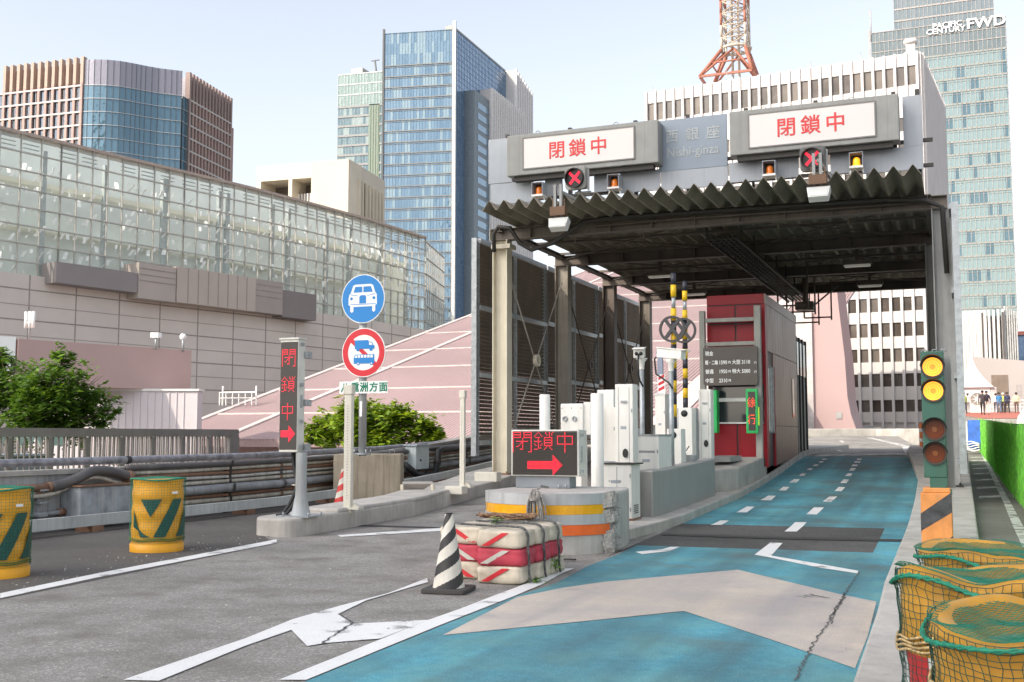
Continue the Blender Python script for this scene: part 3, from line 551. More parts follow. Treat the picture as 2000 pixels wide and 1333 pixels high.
# ================================================================ SIGN FRAME ON TOP OF THE CANOPY
YS = 25.55
def fpx(tl, br, Y):
    a, b = aty(*tl, Y), aty(*br, Y); return a.x, b.x, b.z, a.z
sf = thing('gantry_signboard', 'pale grey panelled sign frame standing along the canopy front edge', 'signboard', (-5.6, YS, 7.3))
NAMEP = mat('name_panel_blue', (.23, .275, .33), .5, var=.05); NAMET = mat('name_letter', (.36, .385, .39), .5)
for nm, tl, br, mt in [('panel', (954, 274), (1000, 356), LGREY), ('panel', (958, 361), (1041, 394), LGREY), ('panel', (1064, 351), (1098, 382), LGREY), ('panel', (1160, 343), (1187, 374), LGREY), ('panel', (1211, 338), (1289, 371), LGREY), ('panel', (1291, 331), (1422, 362), LGREY),
                       ('panel', (1424, 319), (1491, 352), LGREY), ('panel', (1514, 311), (1560, 346), LGREY), ('panel', (1621, 301), (1660, 338), LGREY), ('panel', (1684, 295), (1804, 330), LGREY), ('panel', (1762, 189), (1803, 284), LGREY)]:
    x0_, x1_, z0_, z1_ = fpx(tl, br, YS); m = MB(); m.box(x0_, x1_, YS, YS + .05, z0_, z1_); m.build(nm, mt, sf, bevel=.006)
x0_, x1_, z0_, z1_ = fpx((1286, 237), (1421, 324), YS); m = MB(); m.box(x0_, x1_, YS - .01, YS + .05, z0_, z1_); npan = m.build('name_panel', NAMEP, sf, bevel=.006)
F = Fr(((x0_ + x1_)/2, YS - .01, (z0_ + z1_)/2), (1, 0, 0)); m = MB()
for ch, u in zip('西銀座', (-.5, 0, .5)): m.text(F, ch, .34, u, .19, 0, .004, bold=.006)
m.text(F, 'Nishi-ginza', .33, 0, -.2, 0, .004, bold=.006, squash=.88); m.build('lettering', NAMET, npan)
for x in (-10.6, -8.9, -7.2, -5.9, -4.5, -2.9, -1.2, -.7):
    m = MB(); m.bar((x, YS + .15, 7.05), (x, YS + .15, 9.2), .09, .09); m.bar((x, YS + .15, 8.8), (x, YS + 1.3, 7.1), .06, .06); m.build('post', DARK, sf)
for z in (7.45, 8.02): m = MB(); m.bar((XL - .1, YS + .1, z), (XR + .15, YS + .1, z), .07, .08); m.build('rail', DARK, sf)
LBOX = mat('lightbox_grey', (.27, .27, .255), .5, var=.12, streak=.4, dirt=(.2, .17, .15)); LFACE = mat('lightbox_face', (.72, .67, .64), .4, var=.02); REDT = mat('letter_red', (.72, .05, .05), .5)
for k, (b0, b1, w0, w1) in enumerate([((990, 266), (1286, 317), (1023, 272), (1238, 309)), ((1424, 219), (1757, 273), (1463, 226), (1709, 265))]):
    Yb = 25.1; xa, xb, za, zb = fpx(b0, b1, Yb); t = thing('lightbox_sign', ['white lightbox with red characters above the left lane', 'white lightbox with red characters above the blue lane'][k], 'sign', ((xa + xb)/2, Yb, za), 'lane closed lightbox signs')
    m = MB(); m.box(xa, xb, Yb, Yb + .44, za, zb); m.build('housing', LBOX, t, bevel=.02)
    m = MB(); m.box(xa + .15, xb - .15, Yb + .1, Yb + .3, za - .12, za - .001); m.build('support', DARK, t)
    xa, xb, za, zb = fpx(w0, w1, Yb); m = MB(); F = Fr(((xa + xb)/2, Yb, (za + zb)/2), (1, 0, 0)); hw, hh = (xb - xa)/2, (zb - za)/2
    m.fbox(F, -hw, hw, -hh, hh, 0, .015); fc = m.build('face', LFACE, t)
    m = MB(); [m.fbox(F, *q, 0, .03) for q in ((-hw - .03, hw + .03, hh, hh + .03), (-hw - .03, hw + .03, -hh - .03, -hh), (-hw - .03, -hw, -hh, hh), (hw, hw + .03, -hh, hh))]; m.build('frame', mat('frame_grey', (.2, .19, .18), .5), t)
    m = MB(); [m.text(F, ch, .46, u, -.02, .0155, .02, bold=.006) for ch, u in zip('閉鎖中', (-.54, 0, .54))]; m.build('lettering', REDT, fc)
    m = MB(); [m.tube([V((x, Yb + .2, zb + .17 + .0)) + V((.06*math.cos(a), 0, .06*math.sin(a))) for a in [i*math.pi/6 for i in range(12)]], .012, 5, closed=True) for x in (xa + .3, xb - .5)]; m.build('lifting_eye', GREY, t)
# lane signals (red X), beacons, floodlights
LENSD = mat('signal_black', (.025, .022, .022), .4); SIGG = mat('signal_case', (.30, .30, .28), .5, streak=.3)
for k, (cx, cy) in enumerate([(1123, 348), (1586, 310)]):
    Yc = 24.3; c = aty(cx, cy, Yc); t = thing('lane_signal', ['grey lane signal showing a clear red cross over the left lane', 'grey lane signal with red cross half hidden behind the floodlight post'][k], 'signal', c, 'red cross lane signals')
    F = Fr(c, (1, -.12, 0), (0, -.12, 1)); m = MB(); m.poly(F, rnd([(-.27, -.27), (.27, -.27), (.27, .27), (-.27, .27)], .1, 4), -.22, 0); m.build('case', SIGG if k == 0 else mat('signal_case_dark', (.12, .12, .12), .5), t, bevel=.015)
    m = MB(); m.disc(F, 0, 0, .215, 0, .012, 32); m.build('lens', LENSD, t)
    m = MB(); m.ring(F, 0, 0, .215, .235, 0, .10, 32); m.build('visor', LENSD, t)
    m = MB()
    for sg in (-1, 1):
        for q in (-.018, .018):
            d = .135; pts = [(-d + q*.7, (-d - q*.7)*sg), (d + q*.7, (d - q*.7)*sg)]; a, b = V((*pts[0], 0)), V((*pts[1], 0)); s_ = V((-(b - a).y, (b - a).x, 0)).normalized()*.0105
            m.poly(F, [((a + s_).x, (a + s_).y), ((b + s_).x, (b + s_).y), ((b - s_).x, (b - s_).y), ((a - s_).x, (a - s_).y)], .013, .02 + (.002 if sg > 0 else 0))
    m.build('cross', LEDR, t)
    m = MB(); m.bar(c + V((.3, .1, -.3)), c + V((.3, .1, .2)), .04, .05); m.bar(c + V((-.1, .3, -.3)), c + V((.3, .3, -.3)), .05, .05); m.bar(c + V((0, .25, -.3)), V((c.x, 25.4, 7.4)), .07, .07); m.build('bracket', GREY, t)
AMB = mat('beacon_amber', (.5, .13, .01), .2, spec=.5, emit=(1, .22, .01), es=.06); AMBL = mat('beacon_amber_lit', (.9, .4, .02), .15, emit=(1, .36, .01), es=.55)
for k, (cx, cy) in enumerate([(1050, 369), (1198, 354), (1502, 328), (1672, 312)]):
    Yc = 25.0; c = aty(cx, cy, Yc); t = thing('beacon', ['amber beacon in an open box, leftmost on the canopy edge', 'amber beacon in an open box just right of the red cross signal', 'amber beacon in an open box left of the floodlight post', 'lit yellow beacon in an open box, rightmost on the canopy edge'][k], 'beacon', c, 'amber beacons on the canopy')
    h = .145; m = MB(); m.box(c.x - h, c.x - h + .012, Yc - .05, Yc + .3, c.z - h, c.z + h); m.box(c.x + h - .012, c.x + h, Yc - .05, Yc + .3, c.z - h, c.z + h); m.box(c.x - h, c.x + h, Yc - .05, Yc + .3, c.z + h, c.z + h + .012); m.box(c.x - h, c.x + h, Yc + .28, Yc + .3, c.z - h, c.z + h); m.build('hood', LGREY, t)
    m = MB(); m.box(c.x - h + .013, c.x + h - .013, Yc + .26, Yc + .279, c.z - h, c.z + h); m.build('lining', LENSD, t)
    m = MB(); m.box(c.x - h, c.x + h, Yc - .05, Yc + .3, c.z - h - .05, c.z - h - .001); [m.bar((c.x + q, Yc + .1, c.z - h - .05), (c.x + q*1.2, Yc + .1, 7.28), .03, .03) for q in (-.12, .12)]; m.build('stand', WHITE, t)
    m = MB(); m.lathe((c.x, Yc + .1, c.z - h), [(.085, 0), (.085, .05), (.075, .06), (.075, .15), (.06, .19), (.03, .21), (0, .215)], 16); m.build('lens', AMBL if k == 3 else AMB, t)
for k, (hx, hy, pxx, pyt) in enumerate([(1089, 434, 1083, 362), (1598, 374, 1596, 300)]):
    Yc = 23.2; c = aty(hx, hy, Yc); t = thing('floodlight', ['boxy floodlight hanging before the canopy edge above the left lane', 'boxy floodlight hanging before the canopy edge above the blue lane'][k], 'floodlight', c, 'floodlights on the canopy edge')
    F = Fr(c, (1, .0, 0), (0, .45, .9)); m = MB(); m.poly(F, [(-.2, -.13), (.2, -.13), (.24, .13), (-.24, .13)], -.2, 0); m.build('housing', WHITE, t, bevel=.012)
    m = MB(); m.poly(F, [(-.175, -.11), (.175, -.11), (.21, .11), (-.21, .11)], 0, .01); m.build('glass', mat('flood_glass', (.6, .6, .57), .25), t)
    p1 = aty(pxx, pyt, Yc + .1); m = MB(); [m.bar((c.x + q, Yc + .1, c.z + .16), (c.x + q, Yc + .1, p1.z), .06, .09) for q in (-.09, .05)]; m.bar((c.x, Yc + .1, p1.z - .15), (c.x + .05, 25.3, p1.z - .1), .07, .07); m.build('post', GREY, t)
    m = MB(); m.box(c.x - .19, c.x + .17, Yc + .0, Yc + .2, c.z + .16, c.z + .36); [m.bar((c.x + q, Yc + .1, c.z + .37), (c.x + q, Yc + .1, c.z + .55), .02, .02) for q in (-.15, .13)]; m.build('bracket', mat('rust_brown', (.16, .09, .05), .7), t)
# ================================================================ TOLL BOOTH AND ISLAND EQUIPMENT
BRED = mat('booth_red', (.27, .008, .016), .4, var=.1, spec=.3); BSIDE = mat('booth_side_metal', (.28, .155, .115), .4, .25, spec=.25, var=.12, scale=1.2); FGREY = mat('frame_grey_paint', (.30, .30, .27), .5, streak=.2)
XA, XB, YA, YB = -5.95, -4.52, 27.8, 33.4; zb_ = .70; zt = 5.04
tb = thing('toll_booth', 'dark red toll booth with metal clad side on the island', 'booth', (-5.2, 30, zb_))
m = MB(); m.box(XA, XB, YA, YB, zb_ - .3, zt); m.build('body', mat('booth_core', (.05, .03, .03), .5), tb)
m = MB()
for a, b, c_, d in [(XA, -5.24, 4.32, zt - .28), (-5.2, XB, 4.32, zt - .28), (XA, -5.24, 3.5, 4.28), (-5.2, XB, 3.5, 4.28), (XA, -5.24, 2.75, 3.46), (-5.2, XB, 2.75, 3.46), (XA, -5.24, .95, 1.78), (-5.2, XB, .95, 1.78), (XA, XB, zt - .25, zt)]: m = MB(); m.box(a, b, YA - .03, YA, c_, d); m.build('front_panel', BRED, tb, bevel=.008)
m = MB(); m.box(XA + .12, XB - .12, YA - .012, YA, 1.8, 2.73); gl = m.build('window', GLASSB, tb)
m = MB(); m.bar((XA + .05, YA - .06, 2.38), (XB - .05, YA - .06, 2.38), .05, .09); m.bar((XA + .05, YA - .06, 1.8), (XB - .05, YA - .06, 1.8), .06, .04); m.build('window_bar', WHITE, tb)
n_ = 12
for i in range(n_):
    y0_, y1_ = YA + .3 + (YB - YA - .3)*i/n_, YA + .3 + (YB - YA - .3)*(i + 1)/n_ - .012
    for a, b in (((3.62, zt - .25),) if i < 2 else ((3.62, zt - .25), (1.75, 3.6), (zb_ - .02 + i*.02, 1.73))):
        m = MB(); m.box(XB, XB + .025, y0_, y1_, a, b); m.build('side_panel', BSIDE, tb)
m = MB(); m.box(XB - .02, XB + .035, YA - .035, YA + .3, zb_, zt - .25); m.build('corner_trim', BRED, tb)
m = MB(); m.box(XB, XB + .035, YA + .0, YB + .03, zt - .245, zt); m.build('cornice', BSIDE, tb)
m = MB(); m.box(XB, XB + .012, YA + .3, YA + 1.15, 1.6, 3.2); m.build('side_window', mat('mirror_glass', (.5, .48, .42), .05, .9), tb); m = MB(); [m.box(XB, XB + .04, YA + q, YA + q + .05, 1.55, 3.25) for q in (.28, .72, 1.12)]; m.build('window_frame', GALV, tb)
m = MB(); m.box(XB, XB + .05, YA + 1.18, YA + 1.34, zb_, 3.25); m.build('door_jamb', BRED, tb); m = MB(); m.box(XB + .026, XB + .04, YB - 1.1, YB - .75, 2.0, 3.1); m.build('side_window', GLASSB, tb)
m = MB(); m.box(-5.5, -4.55, YB + .05, YB + 2.4, zr(34) + .14, 4.45); an = m.build('rear_cabin', FGREY, tb); m = MB(); m.box(-4.55, -4.52, YB + .3, YB + 2.2, 3.3, 4.3); m.build('window', GLASSB, an); m = MB(); [m.box(-4.55, -4.5, YB + .1 + q, YB + .16 + q, zr(34) + .14, 4.45) for q in (0, .7, 1.4, 2.2)]; m.build('mullion', DARK, an)
m = MB()
for x, wd in ((XA - .12, .14), (XB - .18, .16)): m.box(x, x + wd, YA - .42, YA - .26, .9, 4.62 if x < -5 else 4.7)
for z in (4.32, 3.72): m.box(XA + .02, XB - .18, YA - .4, YA - .3, z, z + .1)
m.build('guard_frame', FGREY, tb, bevel=.01)
m = MB(); m.box(XA - .1, XB + .0, YA - .35, YB, .5, .72); m.build('plinth', CONC, tb)
pb_ = thing('price_board', 'brown toll price board with white figures on the booth front', 'sign', (-5.4, 27.2, 3.2)); Yp = 27.25; xa, xb, za, zb = fpx((1373, 679), (1480, 752), Yp)
F = Fr(((xa + xb)/2, Yp, (za + zb)/2), (1, 0, 0)); hw, hh = (xb - xa)/2, (zb - za)/2; m = MB(); m.poly(F, rnd([(-hw, -hh), (hw, -hh), (hw, hh), (-hw, hh)], .06, 4), -.08, 0); m.build('board', mat('board_brown', (.085, .07, .06), .45), pb_)
m = MB(); s_ = .175
for r_, row in enumerate([('現金', '', '', '', ''), ('軽・二輪', '1590', '円', '大型', '3110円'), ('普通', '1950', '円', '特大', '5080円'), ('中型', '2310', '円', '', '')]):
    v = hh - .17 - r_*.225
    for body, u, sz in zip(row, (-hw + .05, -hw + .39, -hw + .625, -hw + .72, hw - .30), (.118, .132, .07, .118, 0)):
        if body and sz: m.text(F, body, sz, u, v, 0, .004, 'LEFT', bold=.003, squash=.8 if body[0] in '123' else .68 if len(body) > 3 else .88)
    if row[4]: m.text(F, row[4][:4], .132, -hw + .955, v, 0, .004, 'LEFT', bold=.003, squash=.8); m.text(F, '円', .07, hw - .085, v - .025, 0, .004, 'LEFT')
m.build('lettering', SIGNW, pb_)
# --- LED characters as rows of dots
BM = {'閉': ['#######..#######', '#.....#..#.....#', '#######..#######', '#.....#..#.....#', '#######..#######', '#.......#......#', '#.......#......#', '#..##########..#', '#......##......#', '#.....#.#......#', '#....#..#......#', '#..##...#......#', '#.......#......#', '#.....###......#', '#..............#', '#............###'],
      '鎖': ['...#.....#..#..#', '..#.#....#..#.#.', '.#...#....#.#.#.', '#.....#.....#...', '.####...#######.', '...#....#.....#.', '...#....#######.', '######..#.....#.', '...#....#######.', '#..#..#.#.....#.', '.#.#.#..#######.', '...#......#.#...', '...###...#...#..', '###.....#.....#.'],
      '中': ['.......#........']*3 + ['.#############..'] + ['.#.....#.....#..']*5 + ['.#############..'] + ['.......#........']*6,
      '徐': ['...#....#....', '..#....#.#...', '.#....#...#..', '#..#.#.###.#.', '..#.....#....', '.##..#######.', '#.#.....#....', '..#..#..#.#..', '..#.#...#..#.', '..#...##.....'],
      '行': ['...#.######..', '..#..........', '.#...........', '...#..######.', '..#.......#..', '.##.......#..', '#.#.......#..', '..#.......#..', '..#.....###..'],
      '→': ['........#.....', '........##....', '........###...', '###########...', '############..', '#############.', '############..', '###########...', '........###...', '........##....', '........#.....']}
def leds(m, F, ch, u, v, p, r, w=0., pv=None):
    rows = BM[ch]; pv = pv or p
    for j, row in enumerate(rows):
        for i, c in enumerate(row):
            if c == '#': m.disc(F, u + i*p, v - j*pv, r, w, w + .006, 6)
LEDP = mat('led_panel', (.05, .042, .035), .5)
bd = thing('slow_sign', 'green framed vertical letter panel on the booth front', 'sign', (-4.8, 27.1, 2.2)); Yp = 27.1; xa, xb, za, zb = fpx((1456, 760), (1481, 847), Yp); F = Fr(((xa + xb)/2, Yp, (za + zb)/2), (1, 0, 0)); hw, hh = (xb - xa)/2, (zb - za)/2
GRN = mat('green_frame', (.02, .42, .10), .45); m = MB(); m.fbox(F, -hw, hw, -hh, hh, -.1, 0); m.build('frame', GRN, bd, bevel=.02); m = MB(); m.fbox(F, -hw + .06, hw - .06, -hh + .07, hh - .07, 0, .01); pn = m.build('panel', LEDP, bd)
LO = mat('led_orange', (.7, .1, .02), .5, emit=(1, .08, .02), es=1)
m = MB(); leds(m, F, '徐', -.095, .32, .0155, .008, .011, .024); m.build('led_character', LO, pn); m = MB(); leds(m, F, '行', -.095, -.1, .0155, .008, .011, .026); m.build('led_character', LO, pn)
m = MB(); m.fbox(F, hw, hw + .03, -.35, .1, -.08, -.02); m.build('reflector', mat('lime', (.5, .75, .05), .5), bd)
bd = thing('green_board', 'narrow green board edge at the left of the booth window', 'sign', (-5.9, 27.2, 2.2)); xa, xb, za, zb = fpx((1391, 762), (1401, 846), 27.2); m = MB(); m.box(xa, xb, 27.2, 27.5, za, zb); m.build('frame', GRN, bd, bevel=.02); m = MB(); m.box(xa - .04, xa - .001, 27.24, 27.46, za + .08, zb - .08); m.build('panel', LEDP, bd)
# --- concrete block, pad and grey guard wall
t = thing('concrete_block', 'low concrete plinth block in front of the red booth', 'block', (-4.9, 25, .3)); m = MB(); m.prism([(-5.6, 23.3), (-4.9, 23.2), (-4.55, 24.2), (-4.5, 27.3), (-5.9, 27.3)], -.3, .62, lambda y: zr(y)); m.build('block', CONC, t, bevel=.04)
m = MB(); m.box(-5.3, -4.8, 24.6, 26.0, .9, 1.02); m.build('cap', GREY, t); m = MB(); F = Fr((-5.2, 23.24, .62), (1, .1, 0)); m.disc(F, 0, 0, .09, -.02, .02, 14); m.build('socket', BLACK, t)
t = thing('guard_wall', 'long plain grey steel guard wall along the island edge', 'wall', (-4.87, 20, .15)); m = MB(); longprism(m, [(-4.99, 17.75), (-4.95, 22.6)], [(-4.74, 17.75), (-4.72, 22.6)], .1, .91); m.build('wall', mat('guard_grey', (.34, .33, .31), .42, .2, var=.08, streak=.15), t, bevel=.025)
# --- white island cabinets
CAB = mat('cabinet_white', (.78, .755, .70), .45, var=.05, streak=.2, dirt=(.42, .37, .3)); CABB = mat('cabinet_shade_blue', (.42, .46, .52), .45, var=.05)
def cabinet(name, label, cat, tl, br, Y, dep, extra=None, mt=CAB, zbase=None):
    xa, xb, za, zb = fpx(tl, br, Y); za = zbase if zbase is not None else zr(Y) + .15
    t = thing(name, label, cat, ((xa + xb)/2, Y, za)); m = MB(); m.box(xa, xb, Y, Y + dep, za, zb); m.build('case', mt, t, bevel=.012)
    w_, h_ = xb - xa, zb - za; FF = Fr(((xa + xb)/2, Y, za), (1, 0, 0)); FR = Fr((xb, Y + dep/2, za), (0, 1, 0))
    for q in (.2, .8): m = MB(); m.fbox(FF, w_/2 - .03, w_/2 - .012, h_*q - .03, h_*q + .03, .001, .014); m.build('hinge', GALV, t)
    m = MB(); [m.fbox(FR, -dep*.25, dep*.25, h_*.12 + k*.03, h_*.12 + k*.03 + .012, .001, .008) for k in range(5)]; m.build('vent', DARK, t)
    m = MB(); m.fbox(FF, -w_*.2, w_*.12, h_*.66, h_*.66 + .05, .001, .003); m.build('label_sticker', LGREY, t)
    m = MB(); m.box(xa - .02, xb + .02, Y - .02, Y + dep, za - .02, za + .035); m.build('plinth', PM['rusty_pipe'], t)
    if extra: extra(t, Fr(((xa + xb)/2, Y, za), (1, 0, 0)), xb - xa, zb - za, Fr((xb, Y + dep/2, za), (0, 1, 0)), dep)
    return t
def lock(t, F, u, v): m = MB(); m.disc(F, u, v, .045, 0, .03, 14, .075); m.build('handle', BLACK, t, bevel=.006)
def e1(t, F, w_, h, FS, d):
    lock(t, F, .02, h*.48); m = MB(); m.fbox(F, w_*.28, w_*.3, .05, h - .05, .001, .006); m.fbox(F, -w_*.32, -w_*.3, .05, h - .05, .001, .006); m.build('door_seam', GREY, t); m = MB(); m.fbox(F, -.05, .05, h*.86, h*.875, 0, .03); m.build('handle', GALV, t)
    m = MB(); m.fbox(F, -w_/2 + .02, w_/2 - .02, -.03, .0, -d + .02, -.02); m.build('foot', BLACK, t)
cabinet('equipment_cabinet', 'tall narrow white cabinet at the front of the island, tallest one', 'cabinet', (1201, 751), (1238, 1010), 17.5, .3, e1)
cabinet('equipment_cabinet', 'slim white upright post cabinet left of the booth window', 'cabinet', (1364, 761), (1390, 905), 22.9, .3, e1)
def e2(t, F, w_, h, FS, d): m = MB(); m.fbox(F, -w_/2 - .02, w_/2 + .06, h, h + .02, -d, .03); m.build('top', DARK, t); m = MB(); m.fbox(F, -.004, .004, .03, h - .04, .001, .005); [m.disc(F, q, h*.7, .012, 0, .01, 8) for q in (-.12, .06)]; m.fbox(F, .05, .15, h*.42, h*.5, .001, .004); m.build('door_seam', GREY, t)
cabinet('equipment_cabinet', 'low white two door cabinet directly behind the round island nose', 'cabinet', (1176, 907), (1234, 1000), 16.9, .5, e2)
def e3(t, F, w_, h, FS, d): m = MB(); m.fbox(F, -.14, .14, h*.78, h*.81, .001, .004); m.build('label_plate', GREY, t); lock(t, F, -w_*.38, h*.35); m = MB(); m.fbox(F, -w_/2 - .01, w_/2 + .01, h, h + .03, -d, .01); m.build('top', GALV, t)
cabinet('equipment_cabinet', 'broad white cabinet between tall cabinet and grey guard wall', 'cabinet', (1240, 852), (1288, 1000), 18.6, .9, e3)
cabinet('equipment_cabinet', 'white slab cabinet half hidden behind the round white column', 'cabinet', (1166, 762), (1200, 940), 18.4, .35, lambda t, F, w_, h, FS, d: (lambda m: (m.fbox(F, -w_*.2, -w_*.18, .1, h - .1, .001, .005), m.build('door_seam', GREY, t)))(MB()))
cabinet('equipment_cabinet', 'box left of the tall cabinet, shaded side painted pale blue grey', 'cabinet', (1178, 796), (1203, 905), 17.9, .4, lambda t, F, w_, h, FS, d: (lambda m: (m.fbox(F, -w_/2, w_/2, h*.5, h, .001, .012), m.build('door', CAB, t)))(MB()), CABB)  # shaded side of the tall cabinet, the shade put into the case colour
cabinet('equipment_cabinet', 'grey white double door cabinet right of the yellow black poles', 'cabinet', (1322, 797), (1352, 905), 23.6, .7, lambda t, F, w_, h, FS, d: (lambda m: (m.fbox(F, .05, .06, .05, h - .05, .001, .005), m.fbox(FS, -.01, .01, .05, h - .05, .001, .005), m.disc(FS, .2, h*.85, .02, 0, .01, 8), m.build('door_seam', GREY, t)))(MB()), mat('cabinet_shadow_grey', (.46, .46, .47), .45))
cabinet('equipment_cabinet', 'small white cabinet with red striped marker behind the camera posts', 'cabinet', (1279, 769), (1300, 880), 24.2, .5, lambda t, F, w_, h, FS, d: (lambda m: (m.fbox(F, -w_/2 - .02, w_/2 + .02, h - .03, h, .0, .02), m.build('lid', WHITE, t)))(MB()))
t = thing('marker_plate', 'small red and white striped marker plate behind the camera posts', 'marker', aty(1293, 740, 24.4)); c = aty(1292, 768, 24.5); F = Fr(c, (1, 0, 0)); m = MB(); m.fbox(F, -.09, .09, 0, .42, -.03, 0); m.build('plate', SIGNW, t); m = MB(); [m.poly(F, [(-.07, z), (.07, z + .07), (.07, z + .14), (-.07, z + .07)], .001, .005) for z in (.03, .16, .29)]; m.build('stripe', RED, t)
m = MB(); m.fbox(F, -.12, .0, .0, 1.0, -.2, -.12); m.build('post', mat('blue_grey_post', (.25, .28, .36), .5), t)
t = thing('antenna_unit', 'white box with two round knobs above the closed lane letter board', 'reader', aty(1120, 850, 17.6)); xa, xb, za, zb = fpx((1093, 789), (1140, 848), 17.6); F = Fr(((xa + xb)/2, 17.6, za), (1, -.15, 0)); hw = (xb - xa)/2; h = zb - za
m = MB(); m.fbox(F, -hw, hw, 0, h, -.3, 0); m.fbox(F, hw - .02, hw + .12, -.02, h + .02, -.32, -.05); m.build('case', CAB, t, bevel=.015); m = MB(); [m.ring(F, q, h*.5, .025, .045, 0, .03, 16) for q in (-.12, .06)]; m.build('knob', GALV, t)
m = MB(); [m.disc(F, q*hw*.85, h*.85, .008, 0, .006, 8) for q in (-1, 0, 1)]; m.fbox(F, 0, .08, .0, .04, 0, .01); m.build('screw', DARK, t); m = MB(); m.fbox(F, -.15, .15, -1.25, 0, -.28, -.06); m.build('pedestal', CAB, t)
for nm, lb, x_, yt, Y, r in [('bollard', 'white round bollard just behind the closed lane letter board', 1064, 771, 17.0, .088), ('bollard', 'thick white round column at the right of closed lane letter board', 1166, 769, 16.5, .1)]:
    p = aty(x_, yt, Y); t = thing(nm, lb, 'bollard', (p.x, Y, zr(Y) + .15)); m = MB(); m.lathe((p.x, Y, 0), [(r, .15), (r, p.z - .01), (r*.9, p.z), (0, p.z)], 24); m.build('tube', CAB, t); m = MB(); m.cyl((p.x, Y, .1), (p.x, Y, .2), r + .05); m.build('base', GREY, t)
# cameras on posts
for k, (cx, cy, px_, pyb, Y, yaw_) in enumerate([(1249, 690, 1253, 852, 20.6, .5), (1311, 692, 1310, 900, 20.2, -.9)]):
    c = aty(cx, cy, Y); t = thing('camera_post', ['white camera on a post turned towards the viewer', 'white camera on a post turned sideways beside the striped poles'][k], 'camera', (c.x, Y, zr(Y) + .15)); p = aty(px_, cy, Y)
    m = MB(); m.tube([(p.x, Y, zr(Y) + .15), (p.x, Y, c.z - .1)], .048, 12); m.build('post', GALV, t)
    d = V((math.sin(yaw_)*.3 if k == 0 else .98, -math.cos(yaw_) if k == 0 else -.25, -.12)).normalized(); sd = d.cross(Z).normalized(); u2 = sd.cross(d)
    m = MB(); m.obox(c, d*(.16 if k == 0 else .26), sd*.1, u2*.085); m.obox(c + u2*.095 + d*.03, d*(.2 if k == 0 else .3), sd*.12, u2*.012); m.build('housing', CAB, t, bevel=.01)
    m = MB(); e = c + d*(.16 if k == 0 else -.26); d2 = d if k == 0 else -d; [m.cyl(e + sd*q, e + sd*q + d2*.02, .035, n=12) for q in (-.045, .045)]; m.build('gland', BLACK, t)
    m = MB(); m.lathe((p.x, Y, 0), [(.05, c.z - .32), (.06, c.z - .18), (.12, c.z - .1), (.0, c.z - .09)], 14); m.build('bracket', CAB, t)
    m = MB(); m.tube([e - Z*.02, e + d2*.1 - Z*.12, e + d2*.07 - Z*.4, V((p.x - .02, Y - .05, c.z - .55)), V((p.x + .04, Y - .05, c.z - .65))], .018, 6); m.build('cable', BLACK, t)
# raised striped barrier arms with ring discs
YEL = mat('barrier_yellow', (.75, .46, .01), .45); NAVY = mat('barrier_navy', (.025, .025, .035), .45)
for k, (x_, yt, yb_, Y, cyy, rr) in enumerate([(1315, 534, 838, 20.8, 643, 24), (1337, 550, 797, 22.6, 646, 23)]):
    a, b = aty(x_, yt, Y), aty(x_ + 2, yb_, Y); t = thing('barrier_gate', ['raised yellow and black barrier arm with ring disc, the nearer taller one', 'raised yellow and black barrier arm with ring disc, the farther one'][k], 'barrier gate', b, 'raised barrier arms')
    m = MB(); mb_ = 13; L = (b - a)
    for i in range(mb_):
        m.m = i % 2; f0, f1 = i/mb_, (i + 1)/mb_
        if i == 2: m.m = 2
        m.tube([a + L*f0, a + L*f1], .055 if i != 2 else .04, 12)
    m.build('arm', [NAVY, YEL, GALV], t)
    c = aty(x_ - 2, cyy, Y - .09); F = Fr(c, (1, 0, 0)); r_ = rr*Y/ca*1.0/F_*1.02; m = MB(); m.ring(F, 0, 0, r_*.84, r_, -.03, .03, 36)
    for sg in (1, -1): m.poly(F, [(-.62*r_, .62*r_*sg), (-.42*r_, .76*r_*sg), (.0, .2*r_*sg), (.42*r_, .76*r_*sg), (.62*r_, .62*r_*sg), (.16*r_, 0), (-.16*r_, 0)], -.025, .025 + (.001 if sg > 0 else 0))
    m.build('disc', mat('disc_black', (.04, .038, .04), .45), t)
    m = MB(); p = b; m.box(p.x - .12, p.x + .16, Y - .12, Y + .25, zr(Y) + .15, p.z); m.build('drive_box', CAB, t, bevel=.01); m = MB(); m.cyl(b + V((0, -.13, -.12)), b + V((0, .1, -.12)), .07, n=14); m.build('hub', BLACK, t)
# little boxes, cables and feet on the pad
t = thing('cable', 'black cable loop hanging beside the striped barrier arm', 'cable', aty(1345, 880, 22.3)); m = MB(); m.tube([aty(1321, 838, 22.0), aty(1326, 852, 22.0), aty(1325, 872, 22.0), aty(1340, 881, 22.0), aty(1346, 872, 22.0)], .014, 6); m.build('wire', BLACK, t)
for k, (x_, y_) in enumerate([(1303, 890), (1330, 893), (1350, 896)]):
    c = aty(x_, y_, 21.4); t = thing('connector_box', ['black round connector at the foot of camera post', 'dark grey connector on the equipment pad', 'small pale valve box on the equipment pad'][k], 'connector', c); m = MB(); (m.lathe(c - Z*.08, [(0, 0), (.1, 0), (.12, .06), (.1, .15), (0, .17)], 14) if k == 0 else m.obox(c, V((.09, 0, 0)), V((0, .1, 0)), V((0, 0, .07)))); m.build('case', [BLACK, DARK, GALV][k], t, bevel=.01)
    m = MB(); m.box(c.x - .14, c.x + .14, 21.3, 21.6, zr(21.4) + .15, c.z - .07); m.build('foot', CAB, t)
